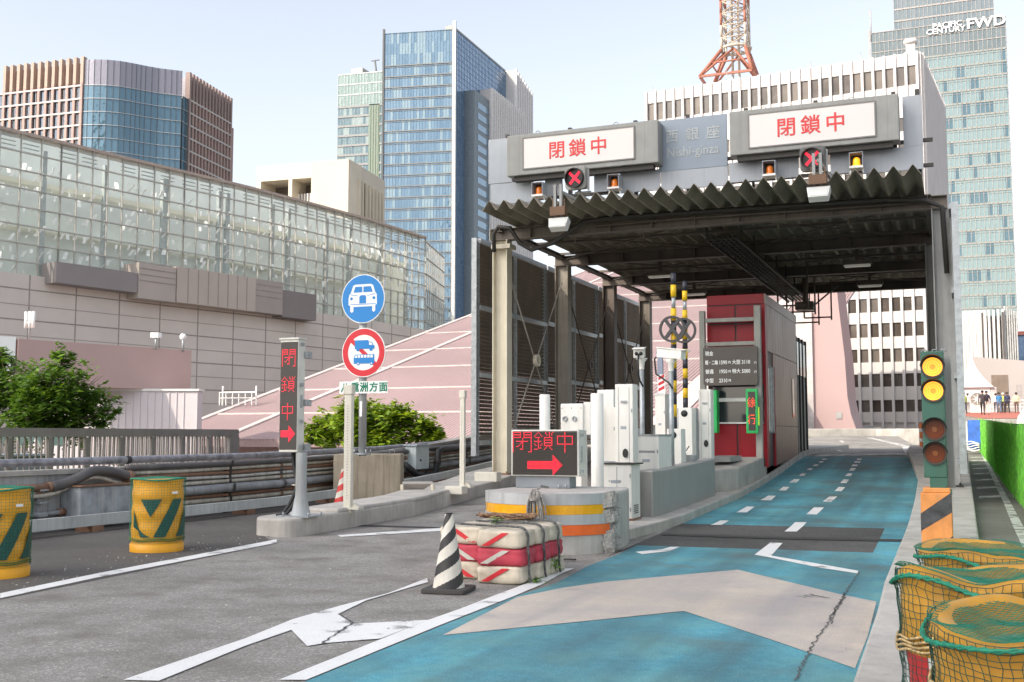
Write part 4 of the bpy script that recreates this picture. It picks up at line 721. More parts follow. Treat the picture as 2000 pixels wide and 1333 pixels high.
# ================================================================ ISLAND NOSE, LETTER BOARDS
NC = mat('nose_concrete', (.47, .445, .41), .8, var=.15, scale=3, bump=.2, streak=.35, dirt=(.2, .19, .17))
NT = .76
def nose_outline(off=0.):
    pts = []; cx, cy, rx, ry = -5.1, 13.95, .88 + off, .88 + off
    for i in range(25):
        a = math.pi + math.pi*i/24; pts.append((cx + rx*math.cos(a), cy + ry*math.sin(a)*1.0))
    return pts
nz = thing('island_nose', 'round nosed concrete island end with yellow and orange reflector bands', 'island nose', (-5.5, 14.5, 0))
m = MB(); m.prism(nose_outline() + [(-4.3, 14.7), (-4.42, 15.25), (-6.0, 15.25)], -.1, NT); m.build('block', NC, nz, bevel=.035)
def band(z0, z1, a0, a1, off):
    m = MB(); o = nose_outline(off); i_ = nose_outline(-.02); n = len(o); ks = [k for k in range(n) if a0 <= k/(n-1) <= a1]
    for k in ks[:-1]:
        (x0_, y0_), (x1_, y1_), (p0, q0), (p1, q1) = o[k], o[k+1], i_[k], i_[k+1]
        m.add([(x0_, y0_, z0), (x1_, y1_, z0), (x1_, y1_, z1), (x0_, y0_, z1), (p0, q0, z0), (p1, q1, z0), (p1, q1, z1), (p0, q0, z1)], [(0, 1, 2, 3), (3, 2, 6, 7), (1, 0, 4, 5), (0, 3, 7, 4), (2, 1, 5, 6)])
    return m
RY = mat('reflector_yellow', (.80, .38, .01), .25, var=.1, scale=9, coat=.5); RO = mat('reflector_orange', (.85, .14, .015), .25, var=.1, scale=9, coat=.5)
band(.50, .62, 0, .88, .015).build('reflector_band', RY, nz); band(.24, .37, 0, .94, .015).build('reflector_band', RO, nz)
m = band(.62, .76, 0, .9, .022); m.build('steel_strip', mat('strip_grey', (.44, .445, .44), .5, streak=.35), nz); band(.372, .498, 0, .9, .022).build('steel_strip', mat('strip_grey', (.4, .42, .44), .5), nz)
m = MB()   # spalled corner: lumps of broken concrete
for k in range(60):
    a = random.uniform(.89, 1.0); o = nose_outline(.012); i = a*24; j = min(23, int(i)); x_ = o[j][0] + (o[j+1][0] - o[j][0])*(i - j); y_ = o[j][1] + (o[j+1][1] - o[j][1])*(i - j); z_ = random.choice([random.uniform(.4, .76), random.uniform(.05, .76)]); s_ = random.uniform(.015, .06)
    m.obox((x_, y_, z_), V((s_, .4*s_, .2*s_)), V((-.4*s_, s_*1.5, 0)), V((0, -.2*s_, s_)))
m.build('broken_edge', MATS.get('broken_concrete'), nz)
bo = thing('letter_board', 'wide dark letter board with glowing red characters and arrow on the island nose', 'letter board', (-5.45, 14.6, NT)); xa, xb, za, zb = fpx((1001, 842), (1128, 930), 14.45); F = Fr(((xa + xb)/2, 14.45, (za + zb)/2), (1, 0, 0)); hw, hh = (xb - xa)/2, (zb - za)/2
LW = mat('led_case_white', (.66, .64, .58), .45, streak=.15)
m = MB(); m.fbox(F, -hw - .02, hw + .02, -hh - .01, hh + .015, -.35, 0); m.build('case', LW, bo, bevel=.01)
m = MB(); m.fbox(F, -hw + .005, hw - .005, -hh + .005, hh - .005, 0, .004); nr = 27
for j in range(nr): z = -hh + .012 + j*(2*hh - .02)/nr; m.fbox(F, -hw + .005, hw - .005, z, z + .009, .004, .022)
pn = m.build('panel', LEDP, bo)
m = MB(); p_ = .0182
for ch, u in zip('閉鎖中', (-hw + .02, -hw + .345, -hw + .665)): leds(m, F, ch, u, hh - .02, p_, .006, .0225); m.build('led_character', LEDR, pn); m = MB()
for j in range(7):
    for i in range(26): m.disc(F, -.24 + i*.0165, -.165 + (j - 3)*.0165, .0055, .0225, .0285, 6)
for j in range(-8, 9):
    for i in range(9 - abs(j)): m.disc(F, .135 + i*.0165, -.165 + j*.0165, .0055, .0225, .0285, 6)
m.build('led_arrow', LEDR, pn)
FS = Fr((xb + .02, 14.62, (za + zb)/2), (0, 1, 0)); m = MB(); [m.fbox(FS, -.1, -.05, q - .02, q + .02, 0, .03) for q in (-hh + .06, hh - .06)]; m.fbox(FS, -.08, -.06, -.12, .1, 0, .02); m.build('latch', GALV, bo)
m = MB(); m.box(-5.86, -5.05, 14.5, 14.78, NT, za - .001); m.build('stand', mat('stand_grey', (.22, .24, .26), .5), bo, bevel=.01); m = MB(); [m.cyl((x, 14.46, NT), (x, 14.46, NT + .06), .012, n=8) for x in (-5.2, -5.1)]; m.build('bolt', GALV, bo)
# rope hank
ROPE = mat('rope', (.27, .25, .23), .9, var=.7, scale=60)
hk = thing('rope_hank', 'hank of grey black rope hanging over the yellow reflector band', 'rope', (-5.65, 13.0, .5)); m = MB(); cpt = aty(1051, 950, 13.02)
m.tube([cpt + V((0, .35, -.03)), cpt + V((0, .1, .0)), cpt + V((0, 0, -.04))], .014, 6)
for k in range(26):
    u = random.uniform(-.085, .085); w_ = random.uniform(-.05, .08); L = random.uniform(.40, .55); pts = []
    for i in range(7): s_ = i/6; pts.append(cpt + V((u*(.4 + 1.1*math.sin(min(1, s_*1.6)*1.5)) + .035*s_, -.09 - w_*.7*math.sin(s_*3), -.03 - L*s_)))
    m.tube(pts, .0115, 5)
for k in range(6): z = -.12 - k*.012; m.tube([cpt + V((.07*math.cos(a), -.09 + .075*math.sin(a), z + .01*math.sin(a*2 + k))) for a in [i*math.pi/6 for i in range(12)]], .009, 5, closed=True)
m.build('rope', ROPE, hk)
# ================================================================ WEIGHT BAGS
BAGC = mat('bag_canvas', (.56, .49, .385), .85, var=.18, scale=5, bump=.35, bscale=12, streak=.3, dirt=(.3, .25, .19)); BAGR = mat('bag_red', (.45, .045, .07), .7, var=.2, scale=5, bump=.35, bscale=12); STRW = mat('tape_silver', (.5, .48, .42), .5)
def bag(c, hx, hy, hz, mt, label, seed, tape=None):
    rnd_ = random.Random(seed); t = thing('weight_bag', label, 'bag', (c[0], c[1], c[2] - hz), 'red and cream weight bags stacked before the island nose'); m = MB(); n = 8; idx = {}; vs = []; fs = []
    def vid(q):
        if q not in idx:
            p = V([(x/n*2 - 1) for x in q]); e = 9; L = (abs(p.x)**e + abs(p.y)**e + abs(p.z)**e)**(1/e); p = p/L
            nz_ = noise.noise(V((p.x*1.3 + seed, p.y*1.3, p.z*1.3)))*.075
            p *= 1 + nz_; sag = -.05*(1 - p.x*p.x)*(1 - p.y*p.y) if p.z > 0 else 0
            idx[q] = len(vs); vs.append(V((c[0] + p.x*hx, c[1] + p.y*hy, max(c[2] - hz + .0, c[2] + (p.z + sag)*hz))))
        return idx[q]
    for i in range(n):
        for j in range(n):
            for ax in range(3):
                for s_ in (0, n):
                    q = [(i, j), (i+1, j), (i+1, j+1), (i, j+1)]
                    f = [vid(tuple((list(a[:ax]) + [s_] + list(a[ax:])))) for a in q]; 
                    if (s_ == n) == (ax == 1): f = f[::-1]
                    fs.append(f)
    m.add(vs, fs, True); b = m.build('sack', mt, t)
    if tape:
        F = Fr((c[0], c[1] - hy*1.005, c[2]), (1, 0, 0)); k = MB()
        for q in (0,): k.poly(F, [(-hx*.75*tape, -hz*.72), (-hx*.42*tape, -hz*.72), (hx*.5*tape, hz*.78), (hx*.17*tape, hz*.78)], -.004, .006)
        k.build('tape', RED if mt is BAGC else STRW, t)
    return t
nm_c = ['cream', 'red', 'cream']; lay = ['bottom', 'middle', 'top']
for cidx, (cx, hx, y0_) in enumerate([(-4.37, .25, 10.36), (-4.93, .25, 10.62)]):
    for d in range(3):
        for l in range(3):
            yy = y0_ + .22 + d*.44 + random.uniform(-.01, .01)
            bag((cx + random.uniform(-.012, .012) + d*-.005, yy, .09 + l*.178), hx*random.uniform(.98, 1.02), .221, .0905, BAGC if l != 1 else BAGR,
                f'{nm_c[l]} {lay[l]} layer weight bag, {["front", "middle", "rear"][d]} of the {["right row beside blue lane", "left row behind striped cone"][cidx]}', cidx*20 + d*5 + l, (1 if cidx == 0 else -1) if d == 0 else None)
RP = mat('rope_black_white', (.10, .10, .10), .9, var=.9, scale=45)
def catm(pts, n=5):
    out = []
    for i in range(len(pts) - 1):
        P0, P1, P2, P3 = [V(pts[max(0, min(len(pts)-1, i+k))]) for k in (-1, 0, 1, 2)]
        for k in range(n):
            s_ = k/n; out.append(.5*((2*P1) + (P2-P0)*s_ + (2*P0-5*P1+4*P2-P3)*s_*s_ + (3*P1-P0-3*P2+P3)*s_**3))
    return out + [V(pts[-1])]
for k, y in enumerate((10.5, 10.95, 11.4)):
    t = thing('tie_rope', ['black and white rope over the bags, nearest the striped cone end', 'black and white rope over the middle of the bag stack', 'black and white rope over the bags, nearest the island nose'][k], 'rope', (-4.37, y, .54), 'ropes tied over the weight bags')
    m = MB(); m.tube(catm([(-5.0, y + .25, .56), (-4.62, y + .2, .555), (-4.3, y + .1, .56), (-4.16, y + .02, .55), (-4.105, y, .48), (-4.1, y - .02, .36), (-4.095, y, .25), (-4.1, y + .01, .12), (-4.08, y, .02)]), .013, 6); m.build('rope', RP, t)
t = thing('rope_pile', 'untidy pile of brown and black rope lying on the rear bags', 'rope', (-4.8, 12.0, .55)); m = MB()
for k in range(16):
    pts = [(-5.1 + i*.13 + random.uniform(-.05, .05), 11.6 + random.uniform(-.14, .14), .565 + random.uniform(0, .05)) for i in range(6)]; m.tube(catm(pts, 4), random.choice([.009, .012]), 5)
m.build('rope', mat('rope_brown', (.25, .15, .09), .9, var=.7, scale=30), t)
LEAF = mat('weed_leaf', (.12, .25, .03), .6, var=.4, scale=20)
for k, (x, y, z, lb) in enumerate([(-4.1, 11.3, .05, 'small green weed growing beside the bag stack at the blue lane'), (-4.06, 10.62, .0, 'low mossy weed at the front corner of the bags'), (-4.75, 11.2, .54, 'tiny green sprig lying on top of the bags')]):
    t = thing('weed', lb, 'plant', (x, y, z), None); m = MB()
    for i in range(60):
        h = random.uniform(.0, .16 if k == 0 else .06); p = V((x + random.gauss(0, .035), y + random.gauss(0, .05), z + h)); a = random.uniform(0, 6.3); s_ = random.uniform(.012, .026); d = V((math.cos(a), math.sin(a), random.uniform(-.3, .8)))*s_; e = V((-math.sin(a), math.cos(a), .2))*s_*.6; m.add([p - d, p + e, p + d, p - e], [(0, 1, 2, 3)])
    m.build('leaves', LEAF, t); m = MB(); [m.tube([(x, y, z), (x + random.gauss(0, .02), y + random.gauss(0, .03), z + .1 if k == 0 else z + .03)], .003, 4) for i in range(6)]; m.build('stems', LEAF, t)
t = thing('strap_end', 'loose black rubber strap end lying at the foot of island nose', 'strap', (-4.5, 12.7, 0)); m = MB(); m.bar((-4.72, 12.45, .03), (-4.32, 12.62, .02), .06, .012); m.bar((-4.72, 12.45, .36), (-4.6, 12.4, .1), .03, .012, V((1, 0, 0))); m.build('strap', BLACK, t)
m = MB(); m.box(-4.76, -4.68, 12.4, 12.5, .02, .05); m.build('buckle', GALV, t)
# ================================================================ CONES
def cone(c, label, cols, twist, H, rb, rt, nst, tilt=0):
    t = thing('traffic_cone', label, 'cone', c); m = MB(); n = 96; K = 110; vs = []
    for i in range(K + 1):
        f = i/K; r = rb + (rt - rb)*f
        vs += [V(c) + V((r*math.cos(2*math.pi*j/n) + tilt*f, r*math.sin(2*math.pi*j/n), .04 + H*f)) for j in range(n)]
    for i in range(K):
        for j in range(n):
            ph = (i/K*nst - twist*j/n + .3) % 1; m.m = 0 if ph < .52 else 1
            m.add([], []); k = len(m.v)
            m.f.append([i*n + j, i*n + (j+1) % n, (i+1)*n + (j+1) % n, (i+1)*n + j]); m.mi.append(m.m); m.sm.append(True); m.uv.append(None)
    m.v = vs; m.build('body', cols, t)
    m = MB(); m.cyl(V(c) + V((tilt, 0, .04 + H)), V(c) + V((tilt, 0, .05 + H)), rt*.9, n=20); m.build('tip', cols[1], t)
    m = MB(); m.poly(Fr(V(c), (1, .15, 0), (-.15, 1, 0)), rnd([(-rb*1.42, -rb*1.42), (rb*1.42, -rb*1.42), (rb*1.42, rb*1.42), (-rb*1.42, rb*1.42)], .05, 4), .003, .045); m.build('base', cols[2], t, bevel=.008)
    return t
cw = mat('cone_white', (.66, .62, .54), .55, var=.15, scale=7, streak=.25, dirt=(.35, .3, .24)); cb = mat('cone_black', (.03, .028, .026), .5); cbs = mat('cone_base', (.05, .045, .042), .7, var=.2)
cn = cone((-4.62, 9.72, 0), 'black and cream spiral striped traffic cone in front of the bags', [cw, cb, cbs], 2, .70, .155, .04, 3.1)
cone((-11.25, 18.75, zr(18.7)), 'red and white striped traffic cone beside the concrete block', [mat('cone_red', (.6, .05, .04), .45), cw, mat('cone_red', (.6, .05, .04), .45)], 1, .78, .15, .03, 3.2, .05)
# ================================================================ LEFT KERB: VERTICAL BOARD, SIGN POST, WHITE POSTS
Yl = 14.3; xa, xb, za, zb = fpx((548, 664), (580, 884), Yl); vb = thing('letter_board', 'tall narrow letter board with glowing red characters on the left kerb', 'letter board', ((xa + xb)/2 + .1, Yl + .2, .3)); ye = atx(597, 668, xb).y
F = Fr(((xa + xb)/2, Yl, (za + zb)/2), (1, 0, 0)); hw, hh = (xb - xa)/2, (zb - za)/2
m = MB(); m.box(xa, xb, Yl, ye, za, zb); m.build('case', LW, vb, bevel=.012); m = MB(); m.box(xa - .01, xb + .015, Yl - .02, ye, zb, zb + .025); m.build('hood', LW, vb)
m = MB(); m.fbox(F, -hw + .012, hw - .012, -hh + .04, hh - .04, 0, .006); pn = m.build('panel', LEDP, vb); m = MB(); p_ = .0152
for ch, v in zip('閉鎖中', (hh - .16, hh - .58, hh - .98)): leds(m, F, ch, -.118, v, p_, .0052, .0065, .0168); m.build('led_character', LEDR, pn); m = MB()
for j in range(-8, 9):
    for i in range(9 - abs(j)): m.disc(F, .02 + i*.0128, -hh + .28 + j*.0145, .0056, .0065, .012, 6)
for j in range(-3, 4):
    for i in range(11): m.disc(F, -.12 + i*.0128, -hh + .28 + j*.0145, .0056, .0065, .012, 6)
m.build('led_arrow', LEDR, pn)
m = MB(); [m.box(xb, xb + .03, Yl + .05, Yl + .12, z, z + .05) for z in (zb - .1, zb - .72, zb - 1.28, za + .06)]; m.box(xb, xb + .02, Yl + .07, Yl + .1, zb - 1.05, zb - .85); m.build('latch', GALV, vb)
m = MB(); [m.box(xb - .02, xb + .06, ye - .04, ye + .1, z, z + .1) for z in (zb - .28, zb - 1.02, za + .03)]; m.build('bracket', GALV, vb)
Yq_ = (Yl + ye)/2 - .28; Yl_ = Yq_; pxc = aty(589, 900, Yq_ + .28).x; m = MB(); m.lathe((pxc, Yl_ + .28, .27), [(.16, 0), (.15, .02), (.125, .12), (.09, .3), (.085, .4), (.085, za - .27)], 20); m.build('post', mat('post_grey', (.36, .38, .38), .5, streak=.4, dirt=(.2, .16, .13)), vb); m = MB(); m.box(pxc - .27, pxc + .27, Yl_ + .05, Yl_ + .52, .271, .29); [m.cyl((pxc + a, Yl_ + b, .29), (pxc + a, Yl_ + b, .34), .015, n=8) for a in (-.19, .25) for b in (.1, .46)]; m.build('base_plate', GALV, vb)
t = thing('cable', 'pair of thick black cables running down from the tall letter board', 'cable', (pxc - .3, Yl + .2, .2)); m = MB(); z0_ = za
for q in (0, .07): m.tube(catm([(xa + .12 + q, Yl + .2, z0_ + .02), (xa + .16 + q, Yl + .2, z0_ - .25), (xa + .22 + q, Yl + .18, z0_ - .5), (xa + .14 + q, Yl + .15, z0_ - .75), (xa + .02 + q, Yl + .1, .3), (xa - .06 + q, Yl + .05, .27)]), .03, 8)
m.build('sheath', BLACK, t); m = MB(); m.tube([V((xa + .24 + .1*math.cos(a), Yl + .2 + .1*math.sin(a), z0_ - .5)) for a in [i*math.pi/6 for i in range(12)]], .008, 4, closed=True); m.build('tie', CREAMP, t)
# sign post with two round signs
sx, sy = -11.78, 20.5; sp_ = thing('sign_post', 'grey sign post carrying two round traffic signs on a concrete block', 'sign post', (sx, sy, 1.08))
m = MB(); m.tube([(sx, sy, 1.06), (sx - .03, sy, 4.8)], .085, 16); m.build('pole', mat('pole_grey', (.42, .43, .43), .45, .3, streak=.4, dirt=(.25, .22, .19)), sp_)
m = MB(); m.cyl((sx, sy, 1.08), (sx, sy, 1.11), .18); [m.cyl((sx + a, sy + b, 1.11), (sx + a, sy + b, 1.2), .018, n=8) for a in (-.14, .14) for b in (-.1, .1)]; m.build('base_plate', GALV, sp_)
m = MB(); F = Fr((sx, sy - .09, 2.05), (1, 0, 0)); m.fbox(F, -.03, .03, -.16, .16, 0, .004); m.build('sticker', SIGNW, sp_)
SB = mat('sign_blue', (.005, .20, .55), .35, var=.04); SR = mat('sign_red', (.62, .015, .03), .35, var=.04)
c1 = aty(709, 584, sy - .13); c2 = aty(710, 689, sy - .13); R_ = .525
F = Fr(c1, (1, 0, 0)); m = MB(); m.disc(F, 0, 0, R_, -.02, 0, 48); s1 = m.build('round_sign', SIGNW, sp_, label='blue round sign with a white car front'); m = MB(); m.disc(F, 0, 0, R_*.965, 0, .003, 48); m.build('disc', SB, s1)
m = MB(); q = R_/110.
pt = lambda L: [((x - 690)*q, (265 - y)*q) for x, y in L]
body = [(628, 238), (640, 205), (652, 200), (730, 200), (741, 205), (752, 238), (760, 247), (761, 290), (753, 296), (753, 320), (745, 326), (738, 320), (738, 300), (642, 300), (642, 320), (634, 326), (626, 320), (626, 296), (617, 290), (617, 262), (621, 245)]
m.poly(F, pt(body), .003, .006); m.build('car_pictogram', SIGNW, s1)
m = MB(); m.poly(F, pt([(642, 236), (651, 210), (687, 210), (687, 236)]), .006, .008); m.poly(F, pt([(692, 236), (692, 210), (730, 210), (740, 236)]), .006, .008); m.poly(F, pt([(672, 286), (672, 256), (678, 249), (702, 249), (707, 256), (707, 286)]), .006, .008)
m.disc(F, (632-690)*q, (265-263)*q, 7*q, .006, .008, 16); m.disc(F, (746-690)*q, (265-263)*q, 7*q, .006, .008, 16); m.poly(F, pt([(622, 291), (622, 288), (756, 288), (756, 291)]), .006, .008); m.poly(F, pt([(628, 243), (668, 251), (668, 253), (627, 246)]), .006, .008); m.poly(F, pt([(711, 251), (753, 243), (753, 246), (711, 253)]), .006, .008); m.build('car_detail', SB, s1)
F = Fr(c2, (1, 0, 0)); m = MB(); m.disc(F, 0, 0, R_, -.02, 0, 48); s2 = m.build('round_sign', SIGNW, sp_, label='red ringed round sign with blue truck and bus'); m = MB(); m.ring(F, 0, 0, R_*.72, R_*.965, 0, .004, 48); m.build('ring', SR, s2)
m = MB(); a = math.radians(-42); dd = V((math.cos(a), math.sin(a), 0)); ss = V((-dd.y, dd.x, 0))*.045; L_ = [(dd*-R_*.76 + ss), (dd*R_*.76 + ss), (dd*R_*.76 - ss), (dd*-R_*.76 - ss)]; m.poly(F, [(p.x, p.y) for p in L_], .0005, .003); m.build('bar', SR, s2)
pt = lambda L: [((x - 692)*q, (533 - y)*q) for x, y in L]
m = MB(); m.poly(F, pt([(648, 478), (717, 478), (717, 484), (735, 487), (742, 500), (748, 504), (747, 517), (648, 517)]), .004, .008); [m.disc(F, (x-692)*q, (533-519)*q, 8*q, .004, .0085, 14) for x in (664, 730)]
m.poly(F, pt([(643, 556), (650, 542), (747, 541), (748, 582), (643, 582)]), .004, .008); [m.disc(F, (x-692)*q, (533-582)*q, 8*q, .004, .0085, 14) for x in (666, 733)]; m.build('vehicle_pictogram', SB, s2)
m = MB(); m.poly(F, pt([(721, 488), (733, 490), (738, 500), (721, 500)]), .008, .01); m.poly(F, pt([(648, 556), (653, 545), (660, 545), (660, 556)]), .008, .01)
for k in range(5): m.poly(F, pt([(664 + k*16, 544), (676 + k*16, 544), (676 + k*16, 556), (664 + k*16, 556)]), .008, .01)
[m.disc(F, (x-692)*q, (533-582)*q, 4*q, .0085, .0105, 12) for x in (666, 733)]; m.build('vehicle_window', SIGNW, s2)
xa, xb, za, zb = fpx((663, 746), (757, 768), sy - .13); F = Fr(((xa + xb)/2, sy - .13, (za + zb)/2), (1, 0, 0)); m = MB(); m.fbox(F, -(xb-xa)/2, (xb-xa)/2, -(zb-za)/2, (zb-za)/2, -.012, 0); s3 = m.build('name_plate', SIGNW, sp_, label='white plate with green characters'); m = MB(); [m.text(F, ch, .21, u, -.01, 0, .004, bold=.006) for ch, u in zip('八重洲方面', (-.44, -.2, 0.02, .25, .48))]; m.build('lettering', mat('sign_green', (.01, .2, .12), .4), s3)
m = MB(); [m.tube([(sx + .1*math.cos(a_) , sy + .1*math.sin(a_), z) for a_ in [i*math.pi/8 for i in range(16)]], .02, 6, closed=True) for z in (c1.z + .2, c1.z - .2, c2.z + .2, c2.z - .2, za + .1)]; m.build('clamp', GALV, sp_)
cbk = thing('concrete_block', 'big water stained concrete block under the sign post', 'block', (-11.6, 20.6, 0)); a_ = math.radians(24); ax, ay = V((math.cos(a_), math.sin(a_), 0)), V((-math.sin(a_), math.cos(a_), 0)); bc = (gr(645, 985) + gr(783, 972))/2 + ay*.55
m = MB(); m.obox((bc.x, bc.y, .54), ax*.73, ay*.55, V((0, 0, .54))); m.build('block', mat('stained_concrete', (.33, .28, .21), .9, var=.2, bump=.25, streak=.75, dirt=(.15, .12, .09)), cbk, bevel=.02)
m = MB(); [m.tube([V((bc.x, bc.y, 1.08)) + ax*k*.45 + V((0, 0, 0)), V((bc.x, bc.y, 1.17)) + ax*k*.45, V((bc.x, bc.y, 1.17)) + ax*k*(.55), V((bc.x, bc.y, 1.08)) + ax*k*.55], .012, 6) for k in (-1, 1)]; m.build('lifting_loop', GALV, cbk)
IV = mat('ivory_paint', (.68, .64, .54), .45, var=.06, streak=.2, dirt=(.4, .34, .26))
for k, (x0_, x1_, yt, yb_, Y) in enumerate([(673, 684, 752, 992, 15.7), (898, 906, 763, 950, 21.0)]):
    xa, xb, za, zb = fpx((x0_, yt), (x1_, yb_), Y); t = thing('sensor_post', ['ivory upright sensor post in front of the sign post', 'ivory upright sensor post on the left kerb near the louvred screen'][k], 'post', ((xa + xb)/2, Y, za), 'ivory sensor posts on the left kerb'); m = MB(); m.box(xa, xb, Y, Y + .09, za - .1, zb - .16); m.build('post', IV, t, bevel=.008)
    m = MB(); m.box(xa - .015, xb + .015, Y - .015, Y + .105, zb - .16, zb); m.build('cap', IV, t, bevel=.01); m = MB(); n_ = 34; [m.disc(Fr(((xa + xb)/2, Y, za + .15 + i*(zb - za - .45)/n_), (1, 0, 0)), 0, 0, .009, 0, .004, 8) for i in range(n_)]; m.build('sensor_hole', GREY, t)
    m = MB(); m.box(xa - .02, xb + .16, Y - .02, Y + .16, za - .03, za + .012); m.poly(Fr((xb, Y + .1, za), (1, 0, 0)), [(0, 0), (.13, 0), (.05, .07), (0, .07)], -.02, .05); m.build('foot', IV, t)
for k, (tl, br, Y, lb) in enumerate([((868, 950), (902, 961), 20.6, 'small white box lying on the left kerb beside ivory post'), ((926, 922), (970, 937), 23.8, 'ivory bracket box at the foot of the first canopy column')]):
    xa, xb, za, zb = fpx(tl, br, Y); t = thing('cable_box', lb, 'box', ((xa + xb)/2, Y, za)); m = MB(); m.box(xa, xb, Y, Y + .3, za - .06, zb); m.build('case', IV, t, bevel=.02); m = MB(); m.box(xa - .3, xa - .001, Y + .1, Y + .25, za - .04, za + .06); m.build('duct', GREY, t)
# ================================================================ YELLOW CRASH DRUMS WITH NETS
DRY = mat('drum_yellow', (.78, .36, .012), .45, var=.12, scale=4, streak=.2, dirt=(.45, .25, .05), bump=.15, bscale=9); DRG = mat('drum_dark_green', (.012, .07, .055), .45); NETG = mat('net_green', (.01, .20, .115), .6, var=.3, scale=30); NETD = mat('net_dark_green', (.015, .07, .05), .6, var=.4, scale=20)
def net(mb, c, r, z0, z1, nu, nv, th, jit=.006, wave=0.):
    c = V(c)
    def P(a, f): 
        z = z0 + (z1 - z0)*f + jit*2*noise.noise(V((a*4 + c.x, f*6, 3.))) - wave*math.sin(a*2 + 1)*(f)
        rr = r(z - c.z) + th + jit*(1 + noise.noise(V((a*5, f*9 + c.y, 1.)))); return c + V((rr*math.cos(a), rr*math.sin(a), z - c.z))
    for i in range(nu): a = 2*math.pi*i/nu; mb.tube([P(a + .05*noise.noise(V((i*.7, k*.35, 5.))), k/nv) for k in range(nv + 1)], th, 3, caps=False)
    for k in range(nv + 1): mb.tube([P(2*math.pi*i/nu, k/nv) for i in range(nu)], th, 3, caps=False, closed=True)
lr = .325
for k, (pxl, pyb, lb) in enumerate([(2, 1136, 'yellow crash drum cut off at the left edge of the road'), (300, 1081, 'yellow crash drum with dark green chevrons before the metal box')]):
    g0 = gr(pxl, pyb); c = V((g0.x - (.36 if k == 0 else .17), g0.y + .26, 0)); t = thing('crash_drum', lb, 'drum', c, 'yellow crash drums along the left road edge'); H = .93
    r_ = lambda z: lr - .012*max(0, (z - .1)) + .006*math.sin(z*28); m = MB(); m.lathe(c, [(lr + .012, 0), (lr + .015, .1), (lr + .008, .105)] + [(r_(z_/40*H), z_/40*H) for z_ in range(5, 41)] + [(.3, H + .005), (.15, H - .01), (0, H - .01)], 48); m.build('body', DRY, t)
    ch = MB()   # chevron bands wrapped on the drum
    def wrap(poly):
        n = 10; (a0, z0_), (a1, z1_), (a2, z2_), (a3, z3_) = poly; 
        for i in range(n):
            f0, f1 = i/n, (i+1)/n; L = lambda p, q_, f: (p[0] + (q_[0]-p[0])*f, p[1] + (q_[1]-p[1])*f)
            w4 = []
            for f in (f0, f1):
                A, B = L(poly[0], poly[3], f), L(poly[1], poly[2], f); w4.append([L(A, B, g_/8) for g_ in range(9)])
            for g_ in range(8):
                qs = [w4[0][g_], w4[0][g_+1], w4[1][g_+1], w4[1][g_]]; ch.add([c + V(((lr + .012)*math.cos(a), (lr + .012)*math.sin(a), z)) for a, z in qs], [(0, 1, 2, 3)])
    a0 = math.atan2(-c.y, -c.x) + .05
    for z0_, z1_ in ((.2, .68),):
        for tpl in ([(-.72, z1_), (.1, z1_), (-.3, .46), (-.32, .46)], [(-1.1, z1_ - .13), (-1.1, z1_ - .35), (-.30, z0_), (-.72, z0_)], [(-.2, z0_), (.25, z0_), (1.0, z1_), (.55, z1_)], [(.7, z0_), (1.2, z0_), (1.6, z1_ - .2), (1.35, z1_ - .1)]): ch = MB(); wrap([(a0 + a*1.0, z) for a, z in tpl]); ch.build('chevron', DRG, t)
    m = MB(); net(m, c, lambda z: lr + .012, .12, H + .0, 58, 24, .0015, .003); 
    for i in range(-9, 10):
        for ax in (0, 1):
            s_ = math.sqrt(max(0, lr*lr - (i*.036)**2)); A, B = ((i*.036, -s_), (i*.036, s_)) if ax == 0 else ((-s_, i*.036), (s_, i*.036)); m.tube([c + V((*A, H + .012)), c + V((*B, H + .012))], .0016, 3, caps=False)
    m.build('net', NETG, t); m = MB(); [m.tube([c + V(((lr + .02)*math.cos(a), (lr + .02)*math.sin(a), z + .012*math.sin(a*3 + 1) )) for a in [i*math.pi/20 for i in range(40)]], .011, 6, closed=True) for z in (H - .0,)]; m.build('net_rope', NETG, t)
    m = MB(); [m.tube([c + V(((lr + .02)*math.cos(a), (lr + .02)*math.sin(a), .155 + .008*math.sin(a*5) + q)) for a in [i*math.pi/20 for i in range(40)]], .007, 5, closed=True) for q in (0, .02)]; m.build('hem_rope', mat('hem_rope', (.1, .16, .04), .8), t)
    m = MB(); F = Fr(c + V((math.cos(a0 + .6)*(lr + .01), math.sin(a0 + .6)*(lr + .01), .76)), (-math.sin(a0 + .6), math.cos(a0 + .6), 0)); m.fbox(F, -.04, .04, -.014, .014, 0, .01); m.build('tag', SIGNW, t)
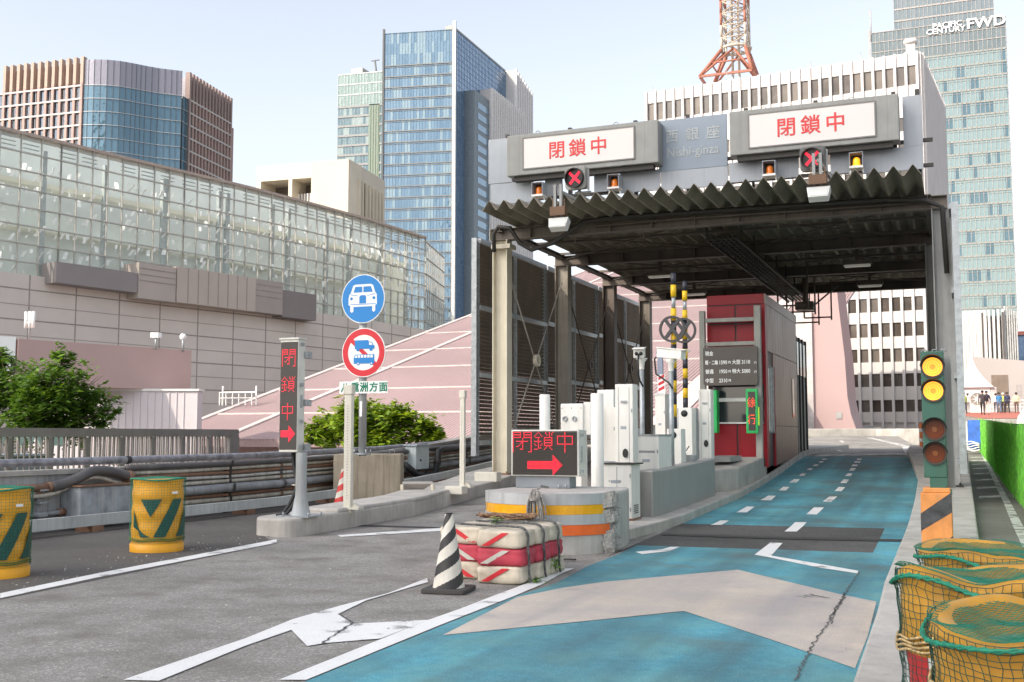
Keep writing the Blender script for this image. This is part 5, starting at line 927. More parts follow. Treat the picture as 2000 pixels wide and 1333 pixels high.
# right hand collapsed drums
DW = mat('drum_white_band', (.7, .68, .64), .5, var=.1, streak=.3); DRR = mat('drum_red_band', (.5, .03, .03), .5, var=.15)
for k, (cx, cy, H, sd, lb) in enumerate([(.255, 4.22, .715, 1, 'dented yellow crash drum under green net, nearest the camera at right'), (.10, 5.05, .765, 2, 'dented yellow crash drum under green net, middle of the right three'), (.16, 6.05, .78, 3, 'dented yellow crash drum under green net, farthest of the right three')]):
    c = V((cx, cy, .15)); t = thing('crash_drum', lb, 'drum', c, 'collapsed yellow crash drums at the right kerb'); R0 = .36
    def dent(r, z, a):
        f = max(0, (z - .35)/.45); q = noise.noise(V((math.cos(a)*1.1 + sd*3, math.sin(a)*1.1, z*1.5)))
        return r*(1 + .20*f*q + .05*f*math.sin(2*a + sd) + .012*math.sin(z*31 + 2*q)), z + (.10*f*f*noise.noise(V((math.cos(a)*.9 + sd, math.sin(a)*.9, 4.))) if z > .3 else 0)
    prof_ = [(R0 + .01, 0), (R0 + .012, .1), (R0, .11)] + [(R0 - .004*math.sin(z*20), z) for z in [.14 + i*(H - .2)/16 for i in range(17)]] + [(R0 + .008, H - .05), (R0 + .014, H - .025), (R0 + .01, H), (R0 - .01, H + .012), (R0 - .05, H + .008), (R0 - .075, H - .015), (R0 - .085, H - .06), (R0 - .12, H - .1), (.12, H - .11), (0, H - .11)]
    m = MB(); m.lathe(c, prof_, 56, True, dent); n_ = len(m.f)
    for fi, f in enumerate(m.f):
        z = sum(m.v[i].z for i in f)/4 - c.z; a = math.atan2(sum(m.v[i].y for i in f)/4 - cy, sum(m.v[i].x for i in f)/4 - cx)
        rr = math.hypot(sum(m.v[i].x for i in f)/4 - cx, sum(m.v[i].y for i in f)/4 - cy)
        if .14 < z < .47 and rr > .3: m.mi[fi] = 1 if (int((a + 3.3)/.45) + int((z - .14)/.165)) % 2 else 2
        if fi//56 >= len(prof_) - 3: m.mi[fi] = 3
    m.build('body', [mat('drum_yellow_old', (.50, .25, .025), .65, var=.25, scale=4, streak=.5, dirt=(.38, .26, .11), bump=.3, bscale=7), DW, DRR, mat('drum_lid_grey', (.35, .37, .36), .5, var=.3)], t)
    m = MB(); cell = .030; nu = int(2*math.pi*R0/cell); nv = 25; th = .0017
    def P(a, z, off=.012): r1, z1 = dent(R0 + off + (.012 if z > H - .06 else 0), z, a); return c + V((r1*math.cos(a), r1*math.sin(a), z1))
    for i in range(nu):
        a = 2*math.pi*i/nu; m.tube([P(a + .05*noise.noise(V((i*.6 + sd, q*.4, 2.))), .04 + (H - .04)*q/nv, .012 + .006*noise.noise(V((i*.5, q*.5, 7.)))) for q in range(nv + 1)], th, 3, caps=False)
    for q in range(nv + 1): m.tube([P(2*math.pi*i/nu, .04 + (H - .04)*q/nv + .012*noise.noise(V((i*.3, q*.8, 9. + sd))), .013) for i in range(nu)], th, 3, caps=False, closed=True)
    m.build('side_net', NETD, t)
    m = MB(); gn = 19
    for ax in (0, 1):
        for i in range(-gn, gn + 1):
            u0 = i*(R0/gn)*.995; hl = math.sqrt(max(0, R0*R0 - u0*u0)); pts = []
            for q in range(13):
                v0 = -hl + 2*hl*q/12; x_, y_ = (u0 + .3*v0, v0) if ax == 0 else (v0, u0 + .15*v0); a = math.atan2(y_, x_); r = min(1, math.hypot(x_, y_)/R0); e = P(a, H + .018, .02); k_ = V((math.cos(a), math.sin(a), 0)); er = (e - c); er.z = 0
                sagz = -.035*(1 - r**2) + .012*noise.noise(V((x_*7, y_*7, sd))); pts.append(V((cx + math.cos(a)*er.length*r, cy + math.sin(a)*er.length*r, e.z*r*r + (c.z + H + .018)*(1 - r*r) + sagz)))
            m.tube(pts, .0015, 3, caps=False)
    m.build('top_net', NETG, t)
    m = MB()
    for ro in range(3): m.tube([P(2*math.pi*i/60, H - .035 + .022*math.sin(2*math.pi*i/60*3 + sd) + .007*math.sin(2*math.pi*i/60*26 + ro*2.1), .024 + .005*math.cos(2*math.pi*i/60*26 + ro*2.1)) for i in range(60)], .0062, 5, closed=True)
    m.build('net_rope', NETG, t)
    m = MB()
    for ro in range(4): m.tube([P(2*math.pi*i/60, .5 + ro*.016 + .05*math.sin(2*math.pi*i/60 + sd) + .006*math.sin(i*1.3 + ro), .02) for i in range(60)], .006, 5, closed=True)
    m.build('tie_rope', mat('tie_rope_tan', (.42, .30, .14), .8, var=.6, scale=60), t)
# ================================================================ RIGHT KERB: WARNING LAMP POST
OB = thing('lamp_plinth', 'square concrete plinth with orange and black warning stripes', 'plinth', (-.33, 14.6, .15)); xa, xb, za, zb = fpx((1797, 953), (1862, 1066), 14.4)
SO = mat('stripe_orange', (.70, .27, .07), .6, var=.18, scale=5, streak=.3, dirt=(.4, .2, .1)); SK = mat('stripe_black', (.05, .05, .055), .6, var=.5, scale=12)
m = MB(); m.box(xa, xb, 14.4, 14.8, .1, zb - .06); m.box(xa + .03, xb - .01, 14.42, 14.8, zb - .06, zb); m.build('block', SO, OB, bevel=.012)
F = Fr((xa, 14.4, .15), (1, 0, 0)); W = xb - xa; m = MB(); [m.poly(F, q, 0, .003) for q in ([(0, .19), (0, .40), (W, .66), (W, .42)], [(W*.55, .02), (W, .02), (W, .14)])]; FL = Fr((xa, 14.8, .15), (0, -1, 0)); m.poly(FL, [(.1, .0), (.4, .19), (.4, .40), (0, .2), (0, .02)], 0, .003); m.build('stripe', SK, OB)
WL_ = thing('warning_lamps', 'dark green panel with four round amber lamps, upper two lit', 'traffic light', (-.3, 14.5, .87)); xa, xb, za, zb2 = fpx((1803, 687), (1850, 934), 14.45); GP = mat('lamp_panel_green', (.035, .12, .085), .45, var=.12, scale=4, streak=.2)
F = Fr(((xa + xb)/2, 14.45, za), (1, 0, 0)); hw = (xb - xa)/2; h = zb2 - za; m = MB(); m.fbox(F, -hw - .035, hw + .005, 0, h, -.14, 0); m.build('panel', GP, WL_, bevel=.012)
def py2v(y): return (aty(1825, y, 14.45).z - za)
AL = mat('amber_lens_lit', (.9, .45, .05), .3, emit=(1, .31, .015), es=.72); AC = mat('amber_core_lit', (.8, .3, .03), .3, emit=(1, .20, .005), es=.5); AO = mat('amber_lens_dark', (.17, .03, .008), .35, spec=.25); AI = mat('amber_core_dark', (.30, .08, .012), .2, spec=.5)
for k, y in enumerate((717, 764, 839, 886)):
    v = py2v(y); q = -.012; m = MB(); m.disc(F, q, v, .115, 0, .012, 32); lm = m.build('lamp', AL if k < 2 else AO, WL_, label='lit amber lamp' if k < 2 else 'unlit dark amber lamp')
    m = MB(); [m.ring(F, q, v, r, r + .006, .012, .02, 32) for r in (.055, .085)]; m.disc(F, q, v, .035, .012, .022, 24); m.build('core', AC if k < 2 else AI, lm)
    m = MB(); m.ring(F, q, v, .115, .14, 0, .03, 32); m.build('rim', mat('lamp_rim', (.05, .04, .03), .5), lm)
    m = MB(); n = 14
    for i in range(n):
        a0_, a1_ = math.pi*(.02 + .96*i/n), math.pi*(.02 + .96*(i+1)/n); d0, d1 = .16*math.sin(a0_)**.6 + .03, .16*math.sin(a1_)**.6 + .03
        o = []
        for a, d in ((a0_, d0), (a1_, d1)):
            for r in (.14, .146): o += [F.p(q + r*math.cos(a), v + r*math.sin(a), 0), F.p(q + r*math.cos(a), v + r*math.sin(a), d)]
        m.add(o, [(0, 1, 5, 4), (2, 6, 7, 3), (1, 3, 7, 5)])
    m.build('visor', LENSD, lm)
m = MB(); m.hbeam((xb + .03, 14.7, zb - .01), (xb + .03, 14.7, zb2 - .05), .1, .12, V((1, 0, 0)), .012); m.build('post', GREY, WL_); m = MB(); m.fbox(F, -hw + .03, hw, -.14, -.0, -.1, -.01); m.fbox(F, -hw - .0, hw + .05, -.2, -.14, -.12, .02); m.build('foot', GP, WL_); m = MB(); [m.tube([F.p(u, h, -.07), F.p(u + .02, h + .025, -.07), F.p(u + .05, h + .025, -.07), F.p(u + .07, h, -.07)], .008, 5) for u in (-.14, -.02, .08)]; m.build('lifting_eye', GALV, WL_)
def leafm(n, c, **kw):
    if n in MATS: return MATS[n]
    mm = mat(n, c, .5, **(kw or dict(var=.35, scale=1.5))); b = mm.node_tree.nodes['Principled BSDF']; b.inputs['Transmission Weight'].default_value = 0; b.inputs['Subsurface Weight'].default_value = 0
    tr_ = mm.node_tree.nodes.new('ShaderNodeBsdfTranslucent'); tr_.inputs[0].default_value = (c[0]*1.6, c[1]*1.5, c[2]*.8, 1); mx = mm.node_tree.nodes.new('ShaderNodeMixShader'); mx.inputs[0].default_value = .35; o = mm.node_tree.nodes['Material Output']; mm.node_tree.links.new(b.outputs[0], mx.inputs[1]); mm.node_tree.links.new(tr_.outputs[0], mx.inputs[2]); mm.node_tree.links.new(mx.outputs[0], o.inputs[0]); return mm
# ================================================================ BUILDINGS
def facade(par, A, B, z0, z1, gm, pw, fh, mm=None, mw=.08, md=.12, bm=None, bands=((0, .5, .15),), name='curtain_wall', top_skip=0, pw_fit=True):
    A, B = V((A[0], A[1], 0)), V((B[0], B[1], 0)); L = (B - A).length; n = max(1, round(L/pw)); pw = L/n; F = Fr((A.x, A.y, z1), B - A)
    m = MB(); h = z1 - z0; m.quad(F.p(0, -h), F.p(L, -h), F.p(L, 0), F.p(0, 0), uv=[(0, -h), (L, -h), (L, 0), (0, 0)]); w_ = m.build(name, gm, par)
    if mm:
        m = MB(); [m.fbox(F, i*pw - mw/2, i*pw + mw/2, -h, 0, 0, md) for i in range(n + 1)]; m.build('mullions', mm, w_)
    if bm:
        m = MB(); k = top_skip
        while (k + 1)*fh < h + fh*.5:
            for off, bh, bd in bands: m.fbox(F, 0, L, -k*fh - off - bh, -k*fh - off, 0, bd)
            k += 1
        if m.f: m.build('floor_bands', bm, w_)
    return F, L
def block(par, pts, z0, z1, mt, name='body'):
    m = MB(); m.prism([(p[0], p[1]) for p in pts], z0, z1); return m.build(name, mt, par)
def pl(F, x, y):
    d = ray(x, y); o = V((0, 0, CH)); t = (F.o - o).dot(F.n)/d.dot(F.n); p = o + d*t - F.o; return p.dot(F.u), p.dot(F.v)
def back(A, B, dep):
    d = V((B[0]-A[0], B[1]-A[1], 0)).normalized(); n = d.cross(Z); return V((A[0], A[1], 0)) - n*dep, V((B[0], B[1], 0)) - n*dep
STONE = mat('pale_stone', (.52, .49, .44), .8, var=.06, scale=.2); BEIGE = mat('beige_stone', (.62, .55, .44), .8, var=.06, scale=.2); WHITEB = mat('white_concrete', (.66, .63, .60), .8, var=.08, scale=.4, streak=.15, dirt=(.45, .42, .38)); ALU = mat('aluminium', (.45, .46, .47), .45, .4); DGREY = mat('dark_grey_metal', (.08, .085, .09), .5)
BAND = mat('grey_band', (.20, .20, .195), .6)
# --- blue glass tower
t = thing('glass_tower', 'tall blue glass office tower with pale ribbed slab on its right side', 'tower', gz(889, 56, 151))
L_, C_, R_p = gz(752, 66, 151), gz(889, 57, 151), gz(1001, 152, 151)
BG = glass_mat('blue_glass', (.09, .165, .24), (.14, .225, .30), 1.12, 4.15, blind=(.20, .28, .32), pb=.3); BG2 = glass_mat('blue_glass_side', (.14, .25, .42), (.24, .36, .5), 1.4, 2.07, pb=.1)
facade(t, L_, C_, -6, 151, BG, 1.12, 4.15, mat('mullion_blue', (.14, .19, .24), .5), .08, .12, BAND, ((0, .35, .3), (.8, .12, .2)), top_skip=3); facade(t, C_, R_p, -6, 151, BG2, 1.5, 2.07, MATS['mullion_blue'], .1, .1, MATS['mullion_blue'], ((0, .09, .08),))
b1, b2 = back(C_, R_p, 28); block(t, [b1, (b1 + V((C_.x, C_.y, 0)))/2, b2], -6, 150, DGREY, 'core'); m = MB(); m.prism([(L_.x, L_.y), (C_.x, C_.y), (R_p.x, R_p.y), (b2.x, b2.y)], 150.5, 150.9); m.build('roof', DGREY, t)
m = MB(); dl = (C_ - L_).normalized(); dr = (R_p - C_).normalized(); m.bar(L_ - dl*.4 + V((0, 0, -157)), L_ - dl*.4 + V((0, 0, 1.6)), 1.0, .7, dl); m.build('edge_fin', DGREY, t)
m = MB(); p = C_ - V((0, 0, 0)); q = C_ + V((.2, -1.2, 0)); m.bar(p - dl*.6 + V((0, -.6, -157)), p - dl*.6 + V((0, -.6, 1.)), .8, .5, dl); m.build('edge_fin', mat('fin_brown', (.2, .17, .15), .6), t); m = MB(); m.bar(q + dr*.3 + V((0, 0, -157)), q + dr*.3 + V((0, 0, 2.6)), 1.2, .8, dr); m.build('edge_fin', mat('fin_white', (.6, .6, .58), .5), t)
F = Fr((C_.x, C_.y, 0), R_p - C_); LR = (R_p - C_).length
m = MB(); m.fbox(F, 4.5, LR, 151.1, 154.5, -6, -3); m.build('penthouse', mat('penthouse_grey', (.33, .33, .31), .6), t)
ua, va = pl(F, 908, 178); ub, vb = pl(F, 937, 176); uc, vc = pl(F, 1004, 243)
m = MB(); m.fbox(F, ua, ub - .02, -6, va, 0, 4); rc = m.build('side_shaft', mat('shaft_grey', (.17, .205, .23), .5), t); m = MB(); [m.fbox(F, ua + 3, ub - .3, k*4.1 + 1.2, k*4.1 + 3.6, 4, 4.1) for k in range(int(va/4.1))]; m.build('windows', glass_mat('shaft_glass', (.08, .16, .24), (.15, .25, .33), 1.5, 4.1), rc)
RIB = mat('rib_stone', (.60, .57, .55), .7, var=.05, scale=.1); m = MB(); m.fbox(F, ub, uc, -6, vb, 0, 4.5); sl_ = m.build('ribbed_slab', RIB, t); m = MB(); n = 16; [m.fbox(F, ub + (uc - ub)*i/n, ub + (uc - ub)*(i + .35)/n, -6, vb + .3, 4.5, 5.4) for i in range(n)]; m.build('ribs', mat('rib_white', (.74, .71, .69), .7), sl_)
e0, e1_ = gz(1005, 140, 151), gz(1040, 190, 151); m = MB(); F2 = Fr((e0.x, e0.y, 0), e1_ - e0); LE = (e1_ - e0).length; m.fbox(F2, 0, LE, -6, 151.5, -8, 0); sl_ = m.build('ribbed_slab', RIB, t); m = MB(); [m.fbox(F2, LE*i/8, LE*(i + .35)/8, -6, 152, 0, .9) for i in range(8)]; m.build('ribs', MATS['rib_white'], sl_)
# --- pale green tower behind it
t = thing('glass_tower', 'pale green glass tower behind the blue tower with white floor bands', 'tower', gz(661, 146, 159)); L_, R_p = gz(661, 147, 159), gz(775, 137, 159); M1 = gz(722, 142, 159); M2 = gz(747, 140, 159)
GG = glass_mat('green_glass', (.06, .11, .13), (.11, .17, .18), 1.3, 4.3, blind=(.2, .25, .24), pb=.3); CRN = glass_mat('crown_glass', (.13, .19, .17), (.18, .24, .22), 1.4, 4.6, rough=.15, pb=.1)
zc_ = aty(700, 204, L_.y).z
facade(t, L_, R_p, zc_, 159, CRN, 1.5, 4.6, ALU, .12, .2, ALU, ((0, .35, .25),), 'crown'); facade(t, L_, M1, -6, zc_ - .01, GG, 1.3, 4.3, ALU, .06, .1, mat('band_white', (.27, .27, .265), .6), ((0, .9, .35),)); 
m = MB(); F = Fr((M1.x, M1.y, 0), R_p - M1); Lm = (M2 - M1).length; m.fbox(F, 0, Lm*.85, -6, zc_ - .5, -2, .3); gs = m.build('green_strip', mat('green_panel', (.17, .22, .17), .6), t); m = MB(); [m.fbox(F, Lm*q, Lm*(q + .05), -6, zc_ - .5, .3, .5) for q in (.1, .3, .5, .7)]; m.build('ribs', mat('green_rib', (.22, .26, .21), .6), gs)
facade(t, V((M1.x, M1.y, 0)) + F.u*Lm*.86, R_p, -6, zc_ - .01, GG, 1.3, 4.3, None, 1, 1, MATS['band_white'], ((0, .9, .35),))
b1, b2 = back(L_, R_p, 30); block(t, [L_ - V((0, -.5, 0)), R_p - V((0, -.5, 0)), b2, b1], -6, 158, DGREY, 'core')
m = MB(); c = gz(697, 130, 164); m.box(c.x - 3, c.x + 3, c.y, c.y + 6, 158, 163.2); m.build('roof_cabin', STONE, t, bevel=.4); m = MB(); c = gz(737, 118, 167); m.bar((c.x, c.y, 158), (c.x - 1.2, c.y, 167), .6, .6); m.bar((c.x - 3, c.y, 167), (c.x + 1, c.y, 167), .4, .4); m.build('roof_crane', DGREY, t)
# --- brick and glass tower at left
t = thing('brick_tower', 'brick red tower with a curved blue glass corner at left', 'tower', gz(163, 117, 110)); PB = [gz(x, y, 110) for x, y in ((-90, 150), (12, 135), (163, 117))]
BRK = mat('brick_terracotta', (.39, .27, .235), .75, var=.1, scale=.3); BRKL = mat('brick_cap', (.43, .32, .26), .75, var=.08, scale=.3)
zl = aty(100, 176, PB[2].y).z; WG = glass_mat('window_dark', (.035, .05, .07), (.08, .11, .15), 1.6, 3.9, pb=.05); BGc = glass_mat('curve_glass', (.085, .165, .22), (.115, .205, .265), 1.6, 3.9, pb=.1); CRG = mat('crown_grey', (.27, .25, .28), .5, .2, var=.05, scale=.2)
def brickface(A, B, z1, zc, nn, cap):
    A, B = V((A[0], A[1], 0)), V((B[0], B[1], 0)); F, L = facade(t, A, B, -6, zc, WG, L_pw, 3.9, mat('window_bar', (.3, .28, .27), .6), .12, .15, mat('floor_white', (.5, .47, .45), .6), ((.0, .5, .66),)); 
    m = MB(); pw = L/nn; [m.fbox(F, i*pw - .42, i*pw + .42, -(zc + 6), 0.6, 0, .6) for i in range(nn + 1)]; m.build('brick_piers', BRK, t)
    F2 = Fr((A.x, A.y, z1), B - A); m = MB(); m.fbox(F2, 0, L, -(z1 - zc), -.6, -3, -1.0); m.build('crown_wall', CRG, t); m = MB(); [m.fbox(F2, i*pw - .5, i*pw + .5, -(z1 - zc) + .2, .8, -1.0, .55) for i in range(nn + 1)]; m.build('crown_fins', cap, t)
L_pw = 1.6
brickface(PB[1], PB[2], 110, zl, 11, BRKL); F, L = facade(t, PB[0], PB[1] , -6, zl, WG, 3.2, 3.9, None, 1, 1, MATS['floor_white'], ((0, .42, .5),)); m = MB(); [m.fbox(F, i*3.4 - .42, i*3.4 + .42, -(zl + 6), .6, 0, .6) for i in range(int(L/3.4) + 1)]; m.build('brick_piers', BRK, t)
cv = [gz(x, y, 110) for x, y in ((163, 117), (185, 116.5), (210, 117), (235, 119.5), (258, 123.5), (285, 129), (310, 133.5), (335, 136.5), (356, 139))]
for a, b in zip(cv, cv[1:]):
    facade(t, a, b, -6, zl, BGc, 1.6, 3.9, DGREY, .1, .12, ALU, ((0, .16, .25),), 'curved_glass'); F, L = facade(t, a, b, zl + .01, 110, glass_mat('crown_panel', (.24, .22, .26), (.28, .27, .31), 1.6, 20, rough=.3, pb=.02), 1.6, 40, DGREY, .1, .12, DGREY, ((-.4, .8, .3),), 'crown_glass')
PR_ = [gz(358, 140, 110), gz(450, 197, 110)]; facade(t, PR_[0], PR_[0].lerp(PR_[1], .12), -6, zl, BGc, 1.6, 3.9, DGREY, .1, .12, ALU, ((0, .16, .25),), 'curved_glass'); brickface(PR_[0].lerp(PR_[1], .12), PR_[1], 110, zl, 13, mat('brick_cap_shaded', (.30, .22, .2), .75, var=.08, scale=.3))  # right crown fins in darker brick: the shade of this face put into colour
e = PR_[0].lerp(PR_[1], 1.09); b1, b2 = back(PB[1], PB[2], 40); block(t, [PB[0] + V((0, 2, 0)), PB[1] + V((0, 2, 0)), PB[2] + V((0, 2, 0)), PR_[0] + V((0, 3, 0)), PR_[1] + V((-1.5, 0, 0)), PR_[1] + V((-30, 30, 0)), b1], -6, zl, DGREY, 'core'); block(t, [PR_[1], e, e + V((-4, 4, 0)), PR_[1] + V((-4, 4, 0))], -6, zl - 1, BRK, 'end_pier')
# --- beige stone building
t = thing('stone_building', 'beige stone building with three deep roof bays and slotted side', 'building', gz(683, 311, 56)); L_, C_, R_p = gz(501, 326, 56), gz(681, 311, 56), gz(752, 354, 56); F = Fr((L_.x, L_.y, 0), C_ - L_); LL = (C_ - L_).length
us = [pl(F, x, 380)[0] for x in (509, 563, 570, 610, 619, 669)]; zb_ = pl(F, 600, 348)[1]
m = MB(); m.fbox(F, 0, LL, zb_, 56, -6, 0); [m.fbox(F, a, b, -6, zb_ - .001, -6, 0) for a, b in ((0, us[0]), (us[1], us[2]), (us[3], us[4]), (us[5], LL))]; m.build('front_frame', BEIGE, t)
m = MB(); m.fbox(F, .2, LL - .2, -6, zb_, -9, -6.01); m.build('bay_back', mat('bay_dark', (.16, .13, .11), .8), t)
zm = pl(F, 600, 372)[1]
for k, (a, b) in enumerate(((us[0], us[1]), (us[2], us[3]), (us[4], us[5]))):
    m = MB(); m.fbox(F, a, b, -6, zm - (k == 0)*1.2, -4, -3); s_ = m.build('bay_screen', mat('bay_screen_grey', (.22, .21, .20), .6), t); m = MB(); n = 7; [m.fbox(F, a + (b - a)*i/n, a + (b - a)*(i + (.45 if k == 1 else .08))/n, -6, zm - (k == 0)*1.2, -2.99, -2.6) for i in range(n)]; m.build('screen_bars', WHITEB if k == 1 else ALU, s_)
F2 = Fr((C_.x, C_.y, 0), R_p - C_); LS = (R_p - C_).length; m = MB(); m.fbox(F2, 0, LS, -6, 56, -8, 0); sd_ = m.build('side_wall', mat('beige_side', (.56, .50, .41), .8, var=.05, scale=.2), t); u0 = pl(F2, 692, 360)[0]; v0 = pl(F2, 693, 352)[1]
m = MB(); n = 9; pw = (LS - u0)/n; [m.fbox(F2, u0 + i*pw, u0 + i*pw + pw*.5, -6, v0, 0, .02) for i in range(n)]; m.build('slot_windows', DGREY, sd_); m = MB(); [m.fbox(F2, u0 + i*pw - pw*.25, u0 + i*pw - pw*.03, -6, v0 + .4, 0, .6) for i in range(1, n)]; m.build('ribs', BEIGE, sd_); block(t, [L_ + V((0, 9, 0)), C_ + V((-3, 9, 0)), R_p + V((-9, 0, 0))], -6, 55, STONE, 'core')
# --- glass hall (shopping building) with grey panelled base
t = thing('glass_hall', 'long glass fronted hall with grey panelled lower wall at left', 'building', gz(0, 252, 31)); GA = [gz(x, y, 31) for x, y in ((-260, 190), (-120, 221), (0, 251), (120, 280), (240, 309), (360, 337.5), (480, 366), (600, 397), (720, 430), (830, 465))]
m_, tt_, b, N, Ln = nodes('hall_glass'); b.inputs['Base Color'].default_value = (.74, .85, .80, 1); b.inputs['Roughness'].default_value = .04; b.inputs['Specular IOR Level'].default_value = 1.0; b.inputs['IOR'].default_value = 1.7; b.inputs['Alpha'].default_value = .24; HG = m_
uvn = N('ShaderNodeUVMap'); nn_ = N('ShaderNodeTexNoise'); nn_.inputs['Scale'].default_value = .55; nn_.inputs['Detail'].default_value = 2; Ln(uvn.outputs[0], nn_.inputs['Vector']); bp = N('ShaderNodeBump'); bp.inputs['Strength'].default_value = .35; bp.inputs['Distance'].default_value = .6; Ln(nn_.outputs[0], bp.inputs['Height']); Ln(bp.outputs[0], b.inputs['Normal'])
MUL = mat('mullion_pale', (.42, .41, .38), .5, .3)
seg = []
for a, b_ in zip(GA, GA[1:]):
    F, L = facade(t, a, b_, 10, 31, HG, 1.95, 1.8, MUL, .08, .2, MUL, ((0, .11, .22),)); seg.append((F, L))
    m = MB(); m.fbox(F, 0, L, -.12, .18, -1.5, .3); m.build('roof_edge', mat('roof_edge_brown', (.40, .33, .28), .6), t)
BL = mat('reflection_fleck', (.95, .96, .92), .25, var=.2); SLB = mat('interior_slab', (.82, .80, .62), .7, var=.15, scale=.3); TRS = mat('interior_truss', (.30, .34, .33), .5)
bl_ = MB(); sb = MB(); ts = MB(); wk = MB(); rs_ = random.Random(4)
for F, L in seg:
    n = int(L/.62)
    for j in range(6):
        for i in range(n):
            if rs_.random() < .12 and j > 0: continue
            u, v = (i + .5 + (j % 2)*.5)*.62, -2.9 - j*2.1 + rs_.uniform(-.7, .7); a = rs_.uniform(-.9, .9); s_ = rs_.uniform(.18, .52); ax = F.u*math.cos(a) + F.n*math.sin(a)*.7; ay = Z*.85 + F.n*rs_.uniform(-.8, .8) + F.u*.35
            bl_.obox(F.p(u, v, -2.2 + rs_.uniform(-.5, .5)), ax*s_*.42, ay*s_, F.n*.02)  # pale tilted flecks put behind the glass to imitate its sparkling reflections
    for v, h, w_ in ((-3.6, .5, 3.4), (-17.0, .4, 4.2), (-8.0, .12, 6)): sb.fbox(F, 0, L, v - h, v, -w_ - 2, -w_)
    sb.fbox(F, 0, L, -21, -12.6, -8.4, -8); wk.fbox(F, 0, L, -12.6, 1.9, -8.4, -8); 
    for i in range(int(L/7.6) + 1):
        u = i*7.6; ts.fbox(F, u, u + .5, -21, -.3, -3.6, -3.1); ts.bar(F.p(u, -14.5, -3.2), F.p(u + 3.8, -20, -3.2), .3, .3); ts.bar(F.p(u + 7.6, -14.5, -3.2), F.p(u + 3.8, -20, -3.2), .3, .3)
    for i in range(int(L/2.55)): 
        for q in range(4): ts.bar(F.p(i*2.55 + .3, -.35 - q*.42, -.6), F.p(i*2.55 + 2.0, -.35 - q*.42, -.6), .3, .05)
o = bl_.build('reflection_flecks', BL, t); o['kind'] = 'stuff'; sb.build('interior_floors', SLB, t); ts.build('interior_trusses', TRS, t); wk.build('interior_wall', mat('interior_wall', (.78, .83, .78), .6, var=.1, scale=.3), t)
er = gz(866, 497, 31); er2 = V((er.x, er.y, 0)); facade(t, GA[-1], er2, -6, 30.5, HG, 1.6, 2.4, MUL, .12, .2, MUL, ((0, .13, .22),)); b1, b2 = back(GA[-1], er2, 6); m = MB(); m.prism([tuple(b1[:2]), tuple(b2[:2]), tuple((b2 + V((-6, 4, 0)))[:2])], -6, 29); m.build('end_core', SLB, t)
HW = mat('hall_panel', (.62, .56, .51), .7, var=.09, scale=.16, streak=.12, dirt=(.5, .45, .4)); JM = mat('joint_dark', (.30, .27, .245), .8); wpts = []
for k, (F, L) in enumerate(seg): wpts.append(F.p(0, 0, 0) + (F.n + (seg[k-1][0].n if k else F.n)).normalized()*.9)
wpts.append(seg[-1][0].p(seg[-1][1] + 3.5, 0, .9)); jm = MB(); wm = MB(); carry = 0.; WF = []
for a, b_ in zip(wpts, wpts[1:]):
    F = Fr((a.x, a.y, 0), V((b_.x - a.x, b_.y - a.y, 0))); L = V((b_.x - a.x, b_.y - a.y, 0)).length; WF.append((F, L)); wm.fbox(F, 0, L, -6, 17, -.5, 0); u = carry
    while u < L: jm.fbox(F, u, u + .13, -6, 17, 0, .02); u += 5.1
    carry = u - L; [jm.fbox(F, 0, L, z, z + (.13 if k % 2 == 0 else .06), .0, .025) for k, z in enumerate([17 - q*1.5 for q in range(1, 12)])]
wl = wm.build('panel_wall', HW, t); jm.build('panel_joints', JM, wl); F = Fr((wpts[2].x, wpts[2].y, 0), V((wpts[7].x - wpts[2].x, wpts[7].y - wpts[2].y, 0))); F.o += F.n*1.4
for tl, br, c, lb in (((105, 506), (263, 545), (.26, .235, .23), 0), ((265, 508), (336, 565), (.42, .37, .33), 1), ((339, 516), (491, 585), (.46, .40, .35), 2), ((492, 540), (545, 592), (.36, .32, .29), 1), ((546, 562), (612, 604), (.22, .195, .19), 0)):
    (ua, va), (ub, vb) = pl(F, *tl), pl(F, *br); m = MB(); m.fbox(F, ua, ub, vb - 1.5, va - .3, -2, .5 + .1*lb); c_ = m.build('roof_cabin', mat(f'cabin_{lb}_{int(c[0]*100)}', c, .7, var=.06, scale=.3), wl); m = MB(); k = 4 if lb == 1 else 8
    if lb == 1: [m.fbox(F, ua, ub, va - .3 - (va - vb)*q/k, va - .2 - (va - vb)*q/k, .6, .64) for q in range(1, k)]
    else: [m.fbox(F, ua + (ub - ua)*q/k, ua + (ub - ua)*q/k + .1, vb - 1.4, va - .35, .5 + .1*lb, .53 + .1*lb) for q in range(1, k)]
    if lb: m.build('seams', JM, c_)
# --- white pier building at right with its windows, and lattice mast on it
HB = 54.; A_, B_ = gz(1262, 181, HB), gz(1790, 101, HB); t = thing('white_building', 'white concrete office block with rows of dark windows between ribs', 'building', A_); F = Fr((A_.x, A_.y, 0), B_ - A_); LB = (B_ - A_).length; NB = 27; pw = LB/NB; WD = mat('window_brown', (.075, .06, .05), .25, var=.25, scale=.7, spec=.7); WDG = mat('window_blind', (.12, .10, .085), .4, var=.3, scale=.5)
PB2 = mat('building_white', (.60, .57, .55), .85, var=.05, scale=.3); PIL = mat('pilaster_white', (.62, .59, .57), .85, var=.05, scale=.3)
m = MB(); m.fbox(F, 0, LB, -6, HB - .6, -30, -.4); m.build('body', PB2, t)
ztop = [pl(F, 1783, 127)[1], pl(F, 1783, 165)[1]]; rows = []
for ya, yb_ in ((583, 610), (632, 659), (682, 708), (731, 756), (782, 805)): rows.append((pl(F, 1710, ya)[1], pl(F, 1710, yb_)[1]))
fl_ = sorted([(b, a) for a, b in rows + [tuple(ztop)]]); allr = []; z = rows[0][0]; 
